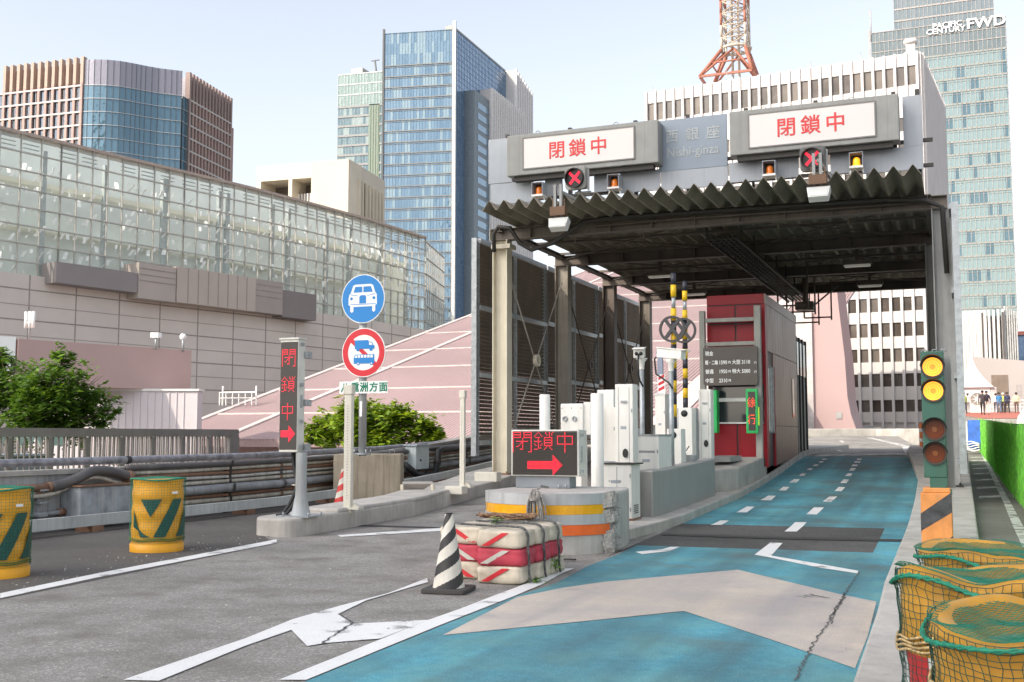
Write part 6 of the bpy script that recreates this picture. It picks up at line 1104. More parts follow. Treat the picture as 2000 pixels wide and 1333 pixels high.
while z + 3.6 < ztop[1] - 1.2: allr.append((z + 1.6, z + 3.5)); z += 3.55
m = MB(); zs = sorted(fl_ + allr); prev = 3.2
for a, b in zs: m.fbox(F, 0, LB, prev, a, -.4, -.12); prev = b
m.fbox(F, 0, LB, prev, HB, -.4, -.12); m.build('spandrels', PB2, t); m = MB(); [m.fbox(F, i*pw - .17, i*pw + .17, 2.4, HB + .05, -.4, .14) for i in range(NB + 1)]; m.build('pilasters', PIL, t)
rs_ = random.Random(2); cnt = 0
for i in range(NB):
    for r_, (a, b) in enumerate(fl_):
        if r_ < 5 and not (18 <= i): continue
        m = MB(); m.fbox(F, i*pw + .171, i*pw + pw - .171, a, b, -.39, -.3); o = m.build('window', WD if rs_.random() < .7 else WDG, t); cnt += 1
m = MB(); [m.fbox(F, i*pw + .171, i*pw + pw - .171, a, b, -.39, -.3) for i in range(NB) for a, b in allr]; o = m.build('windows', WD, t); o['kind'] = 'stuff'
m = MB(); m.fbox(F, 0, LB, -6, 1.2, -.6, 0); m.build('base', CONC, t); m = MB(); m.fbox(F, .5, LB, 1.2, 3.0, -1.5, -.61); m.build('base_void', DGREY, t)
m = MB(); m.fbox(F, LB + .2, LB + .5, -6, HB, -28, -.3); sdw = m.build('side_wall', mat('side_white', (.58, .55, .53), .85), t); m = MB(); [m.fbox(F, LB + .5, LB + .8, -6, HB, -28 + q*1.4, -27.5 + q*1.4) for q in range(20)]; m.build('ribs', PIL, sdw)
m = MB(); c = F.p(LB - 1, HB, -2); m.box(c.x - .6, c.x + .6, c.y - .6, c.y + .6, HB - .5, HB + 1.8); m.cyl(c + Z*1.8, c + Z*2.4, .9); m.build('roof_vent', WHITEB, t)
for q, (x, h) in enumerate(((.30, 3.2), (.62, 2.2), (.80, 2.4), (.0, 2.))):
    c = F.p(LB*x, HB - .3, -3); a = thing('roof_antenna', ['thin forked aerial on the white building left of the mast', 'small aerial on the white building roof right of the mast', 'thin aerial on the white building roof near its right end', 'short aerial at the left end of the white building roof'][q], 'antenna', c); m = MB(); m.cyl(c, c + Z*h, .05, n=6); m.build('pole', GALV, a); m = MB(); m.bar(c + Z*h*.8 - V((.6, 0, 0)), c + Z*h*.8 + V((.6, 0, 0)), .05, .05); m.build('crossbar', GALV, a)
tw = thing('lattice_mast', 'red and white steel lattice mast on the roof of white building', 'mast', F.p(LB*.33, HB, -8)); MR = mat('mast_red', (.33, .12, .075), .6, var=.15); MW = mat('mast_white', (.48, .41, .34), .6, var=.15)
Ym = F.p(LB*.33, 0, -8).y; bw = [aty(x, 159, Ym) for x in (1378, 1478)]; mw_ = [aty(x, 102, Ym) for x in (1414, 1460)]; tw_ = [aty(x, -10, Ym) for x in (1411, 1456)]
def leg4(p, q): c = (p + q)/2; h = (q - p).length/2; return [c + V((a*h, b*h, 0)) for a, b in ((-1, -1), (1, -1), (1, 1), (-1, 1))]
base, mid, top = leg4(*bw), leg4(*mw_), leg4(*[p + Z*14 for p in tw_]); zd = mid[0].z - base[0].z
m = MB(); [m.tube([a, b], .3, 6) for a, b in zip(base, mid)]; [m.bar(base[i], base[(i+1) % 4], .35, .35) for i in range(4)]
for i in range(4): a, b, c, d = base[i], base[(i+1) % 4], mid[i], mid[(i+1) % 4]; m.tube([a, (c + d)/2], .18, 5); m.tube([b, (c + d)/2], .18, 5); m.tube([a.lerp(c, .5), b.lerp(d, .5)], .14, 5)
m.build('base_frame', MR, tw); nl = 12
mr_, mw2 = MB(), MB()
for k in range(nl):
    g_ = mw2 if k < 4 or 8 <= k else mr_
    q0 = [a.lerp(b, k/nl) for a, b in zip(mid, top)]; q1 = [a.lerp(b, (k+1)/nl) for a, b in zip(mid, top)]
    for i in range(4):
        (mr_ if i < 2 and k > 1 else g_).tube([q0[i], q1[i]], .2, 6); j = (i + 1) % 4; g_.tube([q0[i], q1[j]], .1, 4); g_.tube([q0[j], q1[i]], .1, 4); g_.tube([q1[i], q1[j]], .1, 4)
c0_ = sum(mid, V())/4; c1_ = sum(top, V())/4; [mw2.tube([c0_ + V((a, b, -4)), c1_ + V((a, b, 0))], .12, 5) for a in (-.5, .5) for b in (-.5, .5)]; mr_.build('red_section', MR, tw); mw2.build('white_section', MW, tw)
m = MB(); [m.tube([sum(mid, V())/4 + V((2.3*math.cos(a), 2.3*math.sin(a), .4)) for a in [i*math.pi/8 for i in range(16)]], .25, 5, closed=True)]; m.build('ring', MW, tw)
# --- mint glass tower at right with white lettering
t = thing('glass_tower', 'mint glass tower with white roof lettering at the right edge', 'tower', gz(1962, 30, 135)); L_, R_p = gz(1701, 65, 135), gz(1963, 31, 135)
MG = glass_mat('mint_glass', (.06, .12, .15), (.095, .165, .195), 1.35, 4.15, blind=(.19, .26, .26), pb=.5, rough=.1); WM = mat('mullion_white', (.36, .33, .31), .5); zt_ = 135 - 10.3
F, L = facade(t, L_, R_p, -6, zt_, MG, 1.35, 4.15, WM, .13, .2, mat('band_pale', (.27, .27, .25), .5), ((0, .55, .2), (1.2, .1, .15))); F3, L = facade(t, L_, R_p, zt_ + .01, 135, glass_mat('mint_crown', (.11, .14, .145), (.15, .18, .185), 1.35, 3.4, rough=.15, pb=.1), 1.35, 3.4, WM, .13, .2, WM, ((0, .25, .2),), 'crown')
b1, b2 = back(L_, R_p, 40); block(t, [L_ + V((0, .6, 0)), R_p + V((0, .6, 0)), b2, b1], -6, 134.6, DGREY, 'core'); ff = Fr((R_p.x, R_p.y, 0), b2 - R_p); facade(t, R_p, b2, -6, 135, MG, 1.35, 4.15, WM, .1, .15, MATS['band_pale'], ((0, .55, .2),))
UL, UR = gz(1745, 52, 137), gz(1943, 26, 137); UL, UR = back(UL, UR, 6); F5, L5 = facade(t, UL, UR, 130, 185, glass_mat('mint_upper', (.13, .165, .18), (.17, .2, .21), 1.35, 4., rough=.15, pb=.1), 1.35, 4.0, WM, .12, .2, WM, ((0, .5, .2),), 'upper_wall'); u1, u2 = back(UL, UR, 25); block(t, [UL + V((0, .5, 0)), UR + V((0, .5, 0)), u2, u1], 130, 184.5, DGREY, 'upper_core')
u, v = pl(F3, 1926, 45); m = MB(); m.text(F3, 'FWD', 4.7, u, v, .25, .6, bold=.12, squash=1.12); m.build('lettering', mat('letter_white', (.8, .8, .8), .4), t); m = MB(); u, v = pl(F3, 1850, 50); m.text(F3, 'PACIFIC', 2.5, u, v, .25, .6, bold=.05, squash=1.0); u, v = pl(F3, 1847, 61); m.text(F3, 'CENTURY', 2.5, u, v, .25, .6, bold=.05, squash=1.05); m.build('lettering', MATS['letter_white'], t)
m = MB(); p = V((L_.x, L_.y, 0)); m.cyl((p.x, p.y, 132), (p.x, p.y, 143), .25, n=6); m.bar(p + V((-.6, 0, -6)), p + V((-.6, 0, 136)), .5, .5); m.build('corner_mast', WM, t)
# --- ribbed block, pale wall, tent at right
Yk = 138; t = thing('ribbed_block', 'white and grey vertically ribbed block right of the gate', 'building', aty(1935, 840, Yk)); F = Fr(aty(1850, 850, Yk), (1, 0, 0)); F.o.z = 0
U = lambda x, y: pl(F, x, y); ztp = U(1920, 607)[1]; m = MB(); m.fbox(F, 0, U(1990, 700)[0], -4, ztp - .6, -14, -.5); m.build('body', mat('block_grey', (.36, .36, .35), .8), t)
m = MB(); x = 1851
while x < 1958: a, b = U(x, 650)[0], U(x + (4.6 if x > 1922 else 6.4), 650)[0]; m.fbox(F, a, b, -4, ztp, -.5, .5); x += 9 if x > 1920 else 7
m.build('white_ribs', WHITEB, t); m = MB(); [m.fbox(F, U(x, 650)[0], U(x + 3.2, 650)[0], -4, ztp - .3, .51, .6) for x in (1917.5, 1957.5)]; m.build('window_strip', WD, t); m = MB(); x = 1962
while x < 1989: m.fbox(F, U(x, 650)[0], U(x + 3, 650)[0], -4, ztp + .4 - .03*(x - 1962), -.5, .2); x += 4.5
m.build('grey_ribs', mat('block_grey_rib', (.40, .40, .39), .8), t)
Yg = 128; t = thing('pale_wall', 'pale plain wall with brown shutter door behind the walkway people', 'wall', aty(1950, 812, Yg)); F = Fr(aty(1890, 850, Yg), (1, 0, 0)); F.o.z = 0; PW2 = mat('pale_pink_wall', (.42, .37, .35), .8, var=.04, scale=.2); m = MB(); a, b = pl(F, 1899, 697), pl(F, 2090, 712); m.poly(F, [(a[0], -1), (b[0], -1), (b[0], b[1]), (a[0], a[1])], -4, 0); m.build('wall', PW2, t)
(a, b), (c, d) = pl(F, 1936, 733), pl(F, 1970, 806); m = MB(); m.fbox(F, a, c, d, b, 0, .05); dr_ = m.build('shutter', mat('shutter_brown', (.27, .21, .16), .6, var=.1), t); m = MB(); n = 14; [m.fbox(F, a + (c - a)*i/n, a + (c - a)*i/n + .05, d, b, .05, .08) for i in range(n + 1)]; m.build('slats', mat('shutter_rib', (.2, .15, .12), .6), dr_)
(a, b), (c, d) = pl(F, 1985, 752), pl(F, 1997, 806); m = MB(); m.fbox(F, a, c, d, b, 0, .04); m.build('door', mat('door_pale', (.36, .32, .31), .6), t)
for tl, br, Yb_, col, nm, lb in (((1990, 655), (2060, 780), 230, (.10, .16, .26), 'blue_building', 'small blue sided building beyond the ribbed block at right edge'),):
    F = Fr(aty(tl[0], 850, Yb_), (1, 0, 0)); F.o.z = 0; (a, b), (c, d) = pl(F, *tl), pl(F, *br); t = thing(nm, lb, 'building', F.p(a, 0)); m = MB(); m.fbox(F, a, c, -5, b, -12, 0); m.build('wall', mat('wall_bluegrey', col, .7), t); m = MB(); m.fbox(F, a - .2, c, b, b + .7, -12, .3); m.build('roof', mat('roof_red', (.3, .1, .08), .7), t); m = MB(); [m.fbox(F, a + 1.5 + i*2.6, a + 3 + i*2.6, b - 3.2 - j*3.5, b - 1.4 - j*3.5, 0, .05) for i in range(3) for j in range(3)]; m.build('windows', GLASSB, t)
Yt = 112; t = thing('event_tent', 'white peaked event tent with arched window beside the walkway', 'tent', aty(1905, 812, Yt)); F = Fr(aty(1870, 850, Yt), (1, 0, 0)); F.o.z = 0; TW = mat('tent_white', (.74, .73, .71), .7, var=.03)
zf = pl(F, 1905, 812)[1]; ze = pl(F, 1905, 757)[1]; ul, ur = pl(F, 1866, 757)[0], pl(F, 1934, 757)[0]; zk = pl(F, 1895, 690)[1]; dpt = ur - ul
m = MB(); [m.fbox(F, ul, ur, zf, ze, -dpt, 0)]; m.build('wall', TW, t); m = MB(); n, K = 4, 8; cx, cz = (ul + ur)/2, -dpt/2; vs = []
for k in range(K + 1):
    f = k/K; r = (1 - f)**1.9*(dpt/2 + .25) + .05; z = ze + (zk - ze)*f
    vs += [F.p(cx + a*r, z, cz + b*r) for a, b in ((-1, 1), (1, 1), (1, -1), (-1, -1))]
m.add(vs, [(k*4 + j, k*4 + (j+1) % 4, k*4 + 4 + (j+1) % 4, k*4 + 4 + j) for k in range(K) for j in range(4)] + [(K*4, K*4+1, K*4+2, K*4+3)], False); m.build('roof', TW, t)
m = MB(); u = pl(F, 1909, 780)[0]; v = pl(F, 1909, 780)[1]; m.disc(F, u, v, .62, .0, .03, 20); wn_ = m.build('window', mat('tent_window', (.25, .24, .2), .3), t); m = MB(); [m.poly(F, [(u + .06*math.cos(a + 1.57), v + .06*math.sin(a + 1.57)), (u + .62*math.cos(a), v + .62*math.sin(a)), (u + .06*math.cos(a - 1.57), v + .06*math.sin(a - 1.57))], .031, .05 + .002*i) for i, a in enumerate([q*math.pi/4 for q in range(8)])]; m.ring(F, u, v, .6, .7, .03, .07, 24); m.build('window_bars', TW, wn_)
m = MB(); u0, u1 = ur + .02, pl(F, 1946, 757)[0]; m.fbox(F, u0, u1, zf, ze, -3, 0); m.build('shaded_side', mat('tent_shade_grey', (.5, .47, .46), .7), t)  # shaded side wall of the tent, its shade painted as a greyer white
m = MB(); dk = [(.95, 62, 2.35), (9, 62, 2.35), (14, 118, 3.75), (-1.5, 118, 3.75)]; m.add([(x, y, z - .02) for x, y, z in dk] + [(x, y, z - 2.6) for x, y, z in dk], [(0, 1, 2, 3), (0, 4, 5, 1), (3, 2, 6, 7), (0, 3, 7, 4), (1, 5, 6, 2)]); struct(m.build('walkway_deck', CONC)); m = MB(); m.add(dk, [(0, 1, 2, 3)]); struct(m.build('red_walkway', mat('red_carpet', (.42, .13, .09), .85, var=.12)))
def dz(y): return 1.95 + (y - 46)/72*1.8
m = MB(); m.bar((-3, 119, 3.6), (14, 119, 3.6), 6, .3); struct(m.build('pavement', CONC))
for k, y in enumerate((104, 112)):
    t = thing('walkway_rail', ['nearer pale metal handrail behind the walkway people', 'farther pale metal handrail in front of the pale wall'][k], 'railing', (4, y, dz(y))); m = MB(); [m.bar((1.6 if k else 4.6, y, dz(y) + h), (13, y, dz(y) + h), .05, .05) for h in (.5, .8, 1.1)]; m.build('rails', WHITE, t); m = MB(); [m.bar((x, y, dz(y)), (x, y, dz(y) + 1.1), .06, .06) for x in range(5, 13)]; m.build('posts', WHITE, t)
# green fence
t = thing('green_fence', 'bright green leaf screened fence along the right walkway', 'fence', (1.1, 30, 0)); fa, fb = V((1.22, 12.0, zw(12))), V((.83, 61.5, .66)); n = 26; LG = leafm('fence_green', (.20, .54, .14), var=.5, scale=5, bump=.9, bscale=25, streak=.4, dirt=(.06, .32, .04))
m = MB(); k = 260; vs = []
for i in range(k + 1):
    p = fa.lerp(fb, i/k); p.z = zw(p.y); o = .035*math.sin(i*1.9) + .02*math.sin(i*.7); tz = 1.62 + .02*math.sin(i*.45)
    vs += [p + V((o, 0, .03)), p + V((o*.6 + .01, 0, .8)), p + V((o, 0, tz))]
m.add(vs, [(i*3 + j, i*3 + 3 + j, i*3 + 4 + j, i*3 + 1 + j) for i in range(k) for j in range(2)], False); me_ = m.build('screen', LG, t); sm_ = me_.modifiers.new('solid', 'SOLIDIFY'); sm_.thickness = .03
m = MB(); [m.bar(fa.lerp(fb, i/k) + Z*(1.64 + zw(fa.lerp(fb, i/k).y) - fa.lerp(fb, i/k).z), fa.lerp(fb, (i + 13)/k) + Z*(1.64 + zw(fa.lerp(fb, (i+13)/k).y) - fa.lerp(fb, (i+13)/k).z), .05, .05) for i in range(0, 247, 13)]; m.build('top_rail', mat('fence_dark_green', (.02, .16, .04), .5), t)
for i in range(n): p = fa.lerp(fb, i/(n-1)); m = MB(); m.bar((p.x + .06, p.y, zw(p.y)), (p.x + .06, p.y, zw(p.y) + 1.62), .05, .05, V((1, 0, 0))); m.build('post', GALV, t)
m = MB()
rs_ = random.Random(9)
for i in range(5200):
    f = rs_.random()**1.5; p = fa.lerp(fb, f); z = zw(p.y) + rs_.uniform(.05, 1.62); s_ = rs_.uniform(.03, .075); q = V((p.x - .06 + rs_.uniform(-.03, .02), p.y, z)); a = rs_.uniform(-.5, .5); d1 = V((rs_.uniform(-.4, .1), math.sin(a), math.cos(a)*2.2))*s_; d2 = V((-.3, math.cos(a), -math.sin(a)))*s_*.5; m.add([q - d1, q + d2, q + d1, q - d2], [(0, 1, 2, 3)])
o = m.build('leaves', leafm('fence_leaf', (.26, .68, .10), var=.6, scale=7), t); o['kind'] = 'stuff'
t = thing('banner_barrier', 'blue and white draped barrier at the far end of the side path', 'barrier', (.4, 58, .66)); F = Fr((.1, 57.5, .66), (1, -.35, 0)); m = MB(); m.fbox(F, .15, .72, .15, 1.55, -.05, 0); m.build('blue_banner', mat('banner_blue', (.03, .12, .45), .6, var=.3, scale=3), t); m = MB(); m.fbox(F, -.25, .13, .1, 1.5, -.05, 0); m.build('white_banner', mat('banner_white', (.62, .66, .6), .6, var=.15), t); m = MB(); [m.fbox(F, u, u + .05, 0, 1.6, -.12, -.06) for u in (-.2, .14, .7)]; m.build('post', GALV, t)
m = MB(); [m.tube([F.p(-.2 + i*.13, .12 + .05*math.sin(i + k) + k*.09, .05 + .02*k) for i in range(8)], .03, 6) for k in range(5)]; m.build('white_rope_roll', WHITE, t)
t = thing('banner_barrier', 'white curved banner with green hem at the right picture edge', 'barrier', (5.2, 90, 3.0)); m = MB(); F = Fr(aty(1983, 842, 60), (1, -.5, 0)); m.poly(F, [(0, 0), (3, 0), (3, 1.6), (1.2, 1.5), (.5, 1.2), (.15, .7)], -.05, 0); m.build('banner', mat('banner_white', (.62, .66, .6), .6), t); m = MB(); m.poly(F, [(.0, -.0), (3, -.0), (3, .25), (.25, .35), (.05, .35)], .001, .01); m.build('hem', mat('banner_green', (.1, .4, .12), .6), t)
# ================================================================ PINK HALL ROOF, BILLBOARD
t = thing('pink_hall', 'low hall with huge sloping pink ribbed roof behind the parapet', 'hall', (-40, 61, 0)); A_ = atd(350, 838, 75); sl2 = .268; PK = mat('pink_roof', (.35, .245, .24), .55, var=.1, scale=.12, streak=.2, dirt=(.27, .19, .19)); PKS = mat('pink_roof_seam', (.55, .47, .44), .5)
nx = V((1, -.03, 0)).normalized(); ny = V((.02, 1, sl2)).normalized(); F = Fr(A_, nx, ny); W_r, L_r = aty(1572, 700, A_.y + 20).x - A_.x, 85.
m = MB(); m.fbox(F, 0, W_r, -3, L_r, -.4, 0); rf = m.build('roof', PK, t); m = MB(); n = 150
for i in range(n + 1): u = W_r*i/n; m.fbox(F, u, u + .2, -3, L_r, 0, .11)
m.build('ribs', PK, rf); m = MB(); [m.fbox(F, 0, W_r, v, v + .28, .11, .16) for v in (3.5, 11, 19, 27, 36, 46, 57, 70)]; [m.fbox(F, u, u + .5, -3, L_r, .11, .2) for u in (0, 5.6)]; m.fbox(F, 33.0, 34.6, -3, L_r, .11, .18); m.build('seams', PKS, rf)
m = MB(); m.box(A_.x + .3, A_.x + W_r - .3, A_.y + .5, A_.y + 60, -6, A_.z - .6); m.build('base', mat('pink_base', (.4, .27, .25), .7), t)
tr = thing('roof_railing', 'small white railing and signal frame on the pink roof edge', 'railing', atd(455, 775, 80)); F = Fr(atd(428, 792, 80), (1, .2, 0)); m = MB(); [m.fbox(F, u, u + .045, 0, .9, -.04, .04) for u in (0, .5, 1, 1.5, 2, 2.5)]; [m.fbox(F, 0, 2.58, v, v + .045, .05, .1) for v in (.5, .9)]; m.build('rail', WHITE, tr); m = MB(); [m.fbox(F, u, u + .09, 0, 1.4, -.3, -.2) for u in (.1, 2.7)]; m.fbox(F, .27, 2.69, .9, 1.0, -.25, -.2); m.build('mast', WHITE, tr)
Yq = 72; F = Fr(aty(1575, 850, Yq), (1, 0, 0)); F.o.z = 0; t = thing('pink_wall', 'plain pink slant edged wall seen through the toll gate', 'wall', F.o); m = MB(); m.poly(F, [pl(F, *p) for p in ((1548, 845), (1548, 560), (1632, 540), (1638, 600), (1650, 700), (1655, 775), (1662, 810), (1672, 838))], -6, 0); m.build('wall', mat('pink_render', (.40, .28, .27), .8, var=.04, scale=.3), t); m = MB(); a, b = pl(F, 1641, 812); m.fbox(F, a - .25, a + .1, b - .2, b + .2, 0, .05); m.build('vent', GREY, t)
m = MB(); a, b = pl(F, 1550, 700); m.fbox(F, a, a + 1.2, 0, pl(F, 1560, 610)[1], .01, .2); m.build('corner_strip', mat('strip_pale', (.5, .45, .43), .7), t)
PKB = mat('pink_billboard', (.50, .34, .31), .6, var=.05, scale=.4); bbt = thing('pink_billboard', 'large pale pink billboard box on a steel frame at left', 'billboard', atd(200, 760, 62)); a, b = atd(36, 662, 58), atd(374, 688, 66); F = Fr((a.x, a.y, 0), V((b.x - a.x, b.y - a.y, 0))); L = V((b.x - a.x, b.y - a.y, 0)).length; zt2 = a.z; zb2_ = pl(F, 200, 757)[1]
m = MB(); m.fbox(F, 0, L, zb2_, zt2, -2.2, 0); m.build('box', PKB, bbt); m = MB(); [m.fbox(F, 0, L, zb2_ - .28 - k*.25, zb2_ - .16 - k*.25, -2 + k*.8, -1.8 + k*.8) for k in range(2)]; [m.bar(F.p(L*q, zb2_ - 3.5, -1), F.p(L*q, zb2_, -1), .2, .2) for q in (.1, .4, .7, .96)]; m.build('frame', mat('rusty_frame', (.25, .19, .13), .7), bbt)
m = MB(); FF = Fr(F.p(0, 0, 0) - F.u*2.6 + F.n*-.8, F.u*1 + F.n*.3); m.fbox(FF, -2, 2.6, zb2_ + .6, zt2 + .1, -.3, 0); sg = m.build('white_sign', SIGNW, bbt); m = MB(); m.text(FF, 'esh', 2.0, 1.35, zt2 - 1.25, .002, .02, 'CENTER', bold=.02); m.build('lettering', BLACK, sg)
t = thing('white_shed', 'white ribbed low building below the pink billboard', 'building', atd(300, 800, 64)); a, b = atd(60, 764, 63.5), atd(386, 767, 63.5); F = Fr((a.x, a.y, 0), V((b.x - a.x, b.y - a.y, 0))); L = V((b.x - a.x, b.y - a.y, 0)).length; m = MB(); m.fbox(F, 0, L, -4, a.z, -1.0, 0); w2 = m.build('wall', mat('shed_white', (.60, .54, .55), .7, var=.03), t); m = MB(); [m.fbox(F, i*.42, i*.42 + .05, -4, a.z - .05, 0, .04) for i in range(int(L/.42))]; m.build('ribs', MATS['shed_white'], w2); m = MB(); m.fbox(F, -.1, L + .1, a.z, a.z + .12, -1.1, .1); m.build('roof_edge', WHITE, t)
for k, (x, y0_, y1_, D) in enumerate(((57, 662, 612, 60), (304, 683, 655, 64), (357, 687, 658, 65.5))):
    p, q = atd(x, y0_, D), atd(x, y1_, D); q = V((p.x, p.y, q.z)); t = thing(['cell_antenna', 'billboard_lamp', 'billboard_lamp'][k], ['slim white cell antenna standing on the pink billboard', 'boxy white lamp on top of the pink billboard', 'round white lamp on top of the pink billboard near its end'][k], ['antenna', 'lamp', 'lamp'][k], p)
    m = MB(); m.cyl(p, q, .06, n=8); m.build('pole', GALV, t); m = MB(); 
    if k == 0: [m.cyl(q + V((d, 0, -.8)), q + V((d, 0, .1)), .09, n=8) for d in (-.28, .0, .26)]; m.bar(q + V((-.3, 0, -.5)), q + V((.3, 0, -.5)), .05, .05)
    elif k == 1: m.obox(q, V((.2, .1, 0)), V((0, .15, 0)), V((0, 0, .15)))
    else: m.cyl(q - V((0, .1, 0)), q + V((0, .1, 0)), .18, n=16)
    m.build('head', SIGNW, t)
# ================================================================ UNSEEN SHADE TOWER, added far behind the camera and sized to shade the toll gate
t = thing('shade_tower', 'unseen tall pale tower added far behind the viewer for its shade', 'building', (-140, -200, -6)); block(t, [(-162, -200), (-112, -200), (-112, -235), (-162, -235)], -6, 212, STONE); facade(t, (-112, -199.95), (-162, -199.95), -6, 211, glass_mat('shade_tower_glass', (.15, .2, .22), (.22, .27, .28), 1.8, 3.8), 1.8, 3.8, STONE, .4, .2, STONE, ((0, 1.6, .3),))
# ================================================================ TREES
def tree(label, blobs, nleaf, base, cols, D, ls=.12, seed=1, cat='tree', name='leafy_tree'):
    R_ = random.Random(seed); t = thing(name, label, cat, base); m = MB(); bl = [(atd(x, y, D + dd), r*D/F_) for x, y, r, dd in blobs]; tot = sum(r**2 for _, r in bl)
    for c, r in bl:
        nc = max(3, int(26*r*r/tot*len(bl)))
        cl = []
        for _ in range(nc*3):
            d = V((R_.gauss(0, 1), R_.gauss(0, 1), R_.gauss(0, 1))).normalized(); cl.append(c + d*r*R_.uniform(.35, 1.0 if R_.random() < .8 else 1.3))
        for _ in range(int(nleaf*r*r/tot)):
            p = R_.choice(cl) + V((R_.gauss(0, 1), R_.gauss(0, 1), R_.gauss(0, .8)))*r*.14; a = R_.uniform(0, 6.3); s_ = ls*R_.uniform(.5, 1.35); d1 = V((math.cos(a), math.sin(a), R_.uniform(-.6, .5)))*s_; d2 = V((-math.sin(a), math.cos(a), R_.uniform(-.5, .5)))*s_*.48
            m.m = min(len(cols) - 1, int(R_.random()*len(cols))); m.add([p - d1, p + d2*.9 - d1*.1, p + d1, p - d2], [(0, 1, 2, 3)])
    m.build('crown', cols, t)
    m = MB(); b0 = V(base); cc = sum((c for c, _ in bl), V())/len(bl); f = b0.lerp(cc, .45); m.tube([b0, b0.lerp(f, .5) + V((.06, .03, 0)), f], [.17, .14, .1], 8)
    for c, r in bl: m.tube([f, f.lerp(c, .5) + V((0, 0, .1)), c + V((0, 0, r*.3))], [.07, .045, .015], 6); [m.tube([c, c + V((R_.gauss(0, .5), R_.gauss(0, .5), R_.uniform(.2, .9))).normalized()*r*R_.uniform(.9, 1.25)], [.02, .006], 4) for _ in range(4)]
    m.build('trunk', mat('bark', (.12, .09, .065), .9, var=.3, scale=6), t)
LV = [leafm('leaf_deep', (.06, .13, .018)), leafm('leaf_mid', (.085, .17, .02)), leafm('leaf_light', (.14, .24, .03))]; LY = [leafm('leaf_fresh', (.20, .31, .025)), leafm('leaf_yellow', (.29, .38, .03)), leafm('leaf_olive', (.12, .21, .02))]
p = atd(95, 880, 40); tree('big dark green leafy tree at the left picture edge', [(20, 760, 62, 0), (95, 765, 62, -1), (150, 775, 55, 0), (185, 800, 42, 1), (120, 712, 30, 0), (-30, 745, 60, 1), (60, 820, 55, -1), (140, 825, 50, 0), (205, 818, 24, 0), (0, 700, 26, 1), (-50, 810, 60, 0), (228, 803, 9, 0)], 15000, (p.x, p.y, .7), LV, 40, .13, 3)
p = atd(735, 900, 36); tree('bright green bushy tree in front of the pink roof', [(640, 842, 40, 0), (690, 825, 44, -1), (735, 826, 44, 0), (780, 832, 42, 0), (825, 845, 34, 0), (705, 800, 22, 0), (770, 806, 24, 0), (668, 800, 12, 0), (850, 852, 20, 0), (610, 850, 22, 0), (730, 855, 45, -1)], 11000, (p.x, p.y, .4), LY, 36, .12, 5)
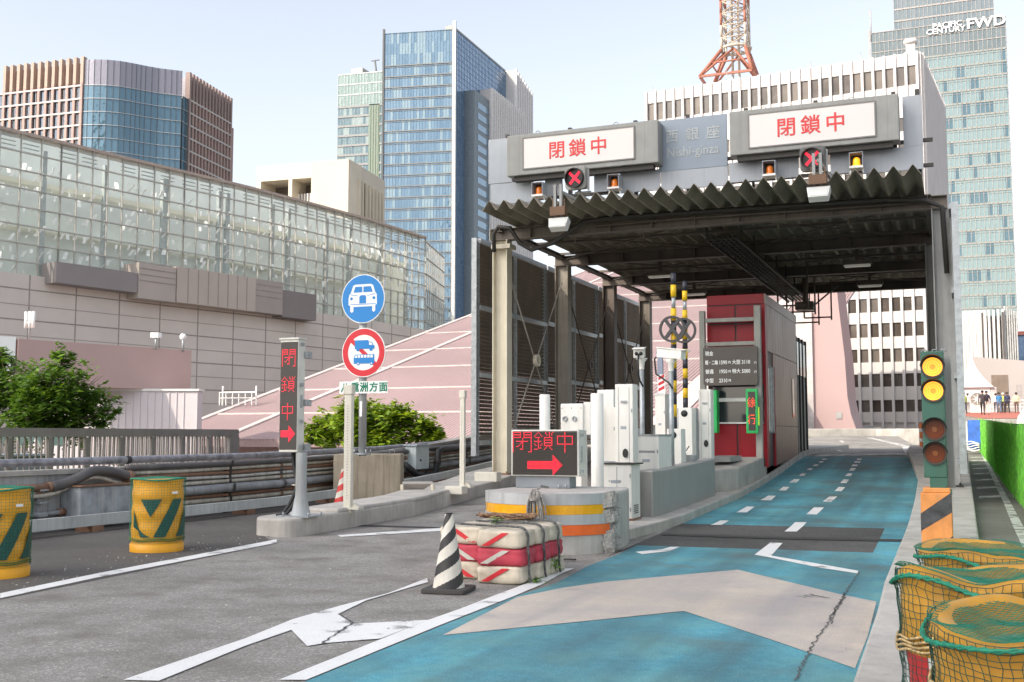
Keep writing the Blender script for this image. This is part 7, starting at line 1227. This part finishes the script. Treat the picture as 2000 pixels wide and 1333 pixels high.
# ================================================================ PEOPLE ON THE RED WALKWAY
SKIN = mat('skin', (.45, .27, .19), .6); HAIRM = mat('hair_black', (.02, .016, .014), .6); SHOE = mat('shoe', (.04, .035, .03), .6)
def person(label, loc, rz, top, leg, hat=None, stride=.12, bag=None, arms=.12, h=1.7):
    k = h/1.7; J = {}; vs = []; es = []; rd = []
    def v(x, y, z, r): vs.append((x*k, y*k, z*k)); rd.append(r*k); return len(vs) - 1
    def e(a, b): es.append((a, b))
    pel = v(0, 0, .93, .145); wst = v(0, 0, 1.08, .13); chs = v(0, .01, 1.28, .16); nk0 = v(0, .0, 1.42, .075); nk = v(0, -.01, 1.49, .055); hd = v(0, -.02, 1.58, .09); ht = v(0, -.015, 1.66, .08); e(pel, wst); e(wst, chs); e(chs, nk0); e(nk0, nk); e(nk, hd); e(hd, ht)
    for s in (-1, 1):
        st = stride*s; hp = v(.09*s, 0, .86, .095); kn = v(.1*s, -st*.5 - .02, .48, .065); an = v(.1*s, -st, .09, .042); to = v(.11*s, -st - .16, .035, .035); e(pel, hp); e(hp, kn); e(kn, an); e(an, to)
        sh = v(.18*s, .01, 1.38, .062); el = v(.23*s, arms*s*.5 + .03, 1.12, .046); wr = v(.24*s, arms*s - .05, .88, .032); hn = v(.24*s, arms*s - .08, .80, .03); e(chs, sh); e(sh, el); e(el, wr); e(wr, hn)
        for q in range(4): f = v(.24*s + .0, arms*s - .11 + q*.018, .73 + abs(q - 1.5)*.008, .009); e(hn, f)
        th_ = v(.22*s - .01*s, arms*s - .12, .78, .01); e(hn, th_)
    me = bpy.data.meshes.new('body'); me.from_pydata(vs, es, []); o = bpy.data.objects.new('body', me); COL.objects.link(o); md = o.modifiers.new('skin', 'SKIN'); 
    sv = me.skin_vertices[0].data
    for i, r in enumerate(rd): sv[i].radius = (r, r*.8 if i in (pel, wst, chs) else r)
    sv[pel].use_root = True; sd2 = o.modifiers.new('sub', 'SUBSURF'); sd2.levels = sd2.render_levels = 1
    m2 = bpy.data.meshes.new_from_object(o.evaluated_get(bpy.context.evaluated_depsgraph_get())); bpy.data.objects.remove(o)
    for mm in (SKIN, top, leg, SHOE): m2.materials.append(mm)
    for p in m2.polygons:
        c = p.center/k; p.use_smooth = True
        p.material_index = 3 if c.z < .09 else 2 if c.z < .95 and abs(c.x) < .2 else 0 if c.z > 1.45 or (c.z < .86 and abs(c.x) > .17) else 1
    t = thing('person', label, 'person', loc, 'people walking on the red walkway'); t.rotation_euler = (0, 0, rz); b = bpy.data.objects.new('body', m2); COL.objects.link(b); b.parent = t
    def part(nm, mt, fn): m = MB(); fn(m); w_ = WL[t]; WL[t] = V((0, 0, 0)); m.build(nm, mt, t); WL[t] = w_
    part('hair', hat or HAIRM, lambda m: m.lathe((0, -.005*k, 1.6*k), [(.098*k, -.03*k), (.104*k, .03*k), (.092*k, .08*k), (.055*k, .115*k), (0, .125*k)], 14))
    part('face', HAIRM, lambda m: [m.obox((s*.033*k, -.105*k, 1.595*k), V((.011*k, 0, 0)), V((0, .004, 0)), V((0, 0, .006*k))) for s in (-1, 1)] + [m.obox((0, -.105*k, 1.545*k), V((.02*k, 0, 0)), V((0, .003, 0)), V((0, 0, .004*k)))])
    if bag: part('backpack', bag, lambda m: m.lathe((0, .17*k, 1.05*k), [(0, 0), (.12*k, .01), (.14*k, .1), (.14*k, .28*k), (.1*k, .36*k), (0, .38*k)], 14))
cl = lambda n, c: mat(n, c, .8, var=.15, scale=6)
for (x, y, lb, rz, tp, lg, hat, st, bg_, dn) in [
    (1884, 0, 'person in a yellow green vest at the left by the tent', .4, ('vest_lime', (.45, .55, .12)), ('trouser_black', (.03, .03, .035)), None, .1, None, 96), (1891, 0, 'person in pale top behind the vest wearer', 2.8, ('shirt_pale', (.6, .55, .52)), ('trouser_grey', (.2, .2, .2)), None, .08, None, 101),
    (1920, 0, 'person in dark jacket with black trousers, left of the front pair', 3.0, ('jacket_black', (.05, .04, .045)), ('trouser_black', (.03, .03, .035)), None, .2, None, 84), (1928, 0, 'person carrying a dark backpack and pale trousers, front pair', 3.2, ('jacket_charcoal', (.07, .07, .08)), ('trouser_cream', (.55, .50, .45)), None, .15, ('bag_navy', (.03, .03, .05)), 86),
    (1946, 0, 'person in white shirt standing behind the blue jacket', 3.1, ('shirt_white', (.7, .68, .66)), ('trouser_navy', (.04, .05, .08)), None, .1, None, 106), (1952, 0, 'person in a bright blue jacket on the walkway', 3.3, ('jacket_blue', (.05, .2, .42)), ('trouser_denim', (.12, .17, .25)), None, .16, None, 98),
    (1960, 0, 'person in white cap and lime vest right of blue jacket', 2.9, ('vest_lime', (.45, .55, .12)), ('trouser_black', (.03, .03, .035)), ('cap_white', (.7, .68, .66)), .1, None, 102), (1968, 0, 'person in navy jacket with legs apart on the walkway', 3.4, ('jacket_navy', (.04, .05, .10)), ('trouser_black', (.03, .03, .035)), None, .22, None, 97),
    (1986, 0, 'person in pale yellow vest alone at the right', 3.0, ('vest_pale', (.62, .62, .38)), ('trouser_brown', (.13, .09, .07)), None, .1, None, 100)]:
    q = aty(x, 812, dn); person(lb, (q.x, dn, dz(dn)), rz, cl(*tp), cl(*lg), cl(*hat) if hat else None, st, cl(*bg_) if bg_ else None)
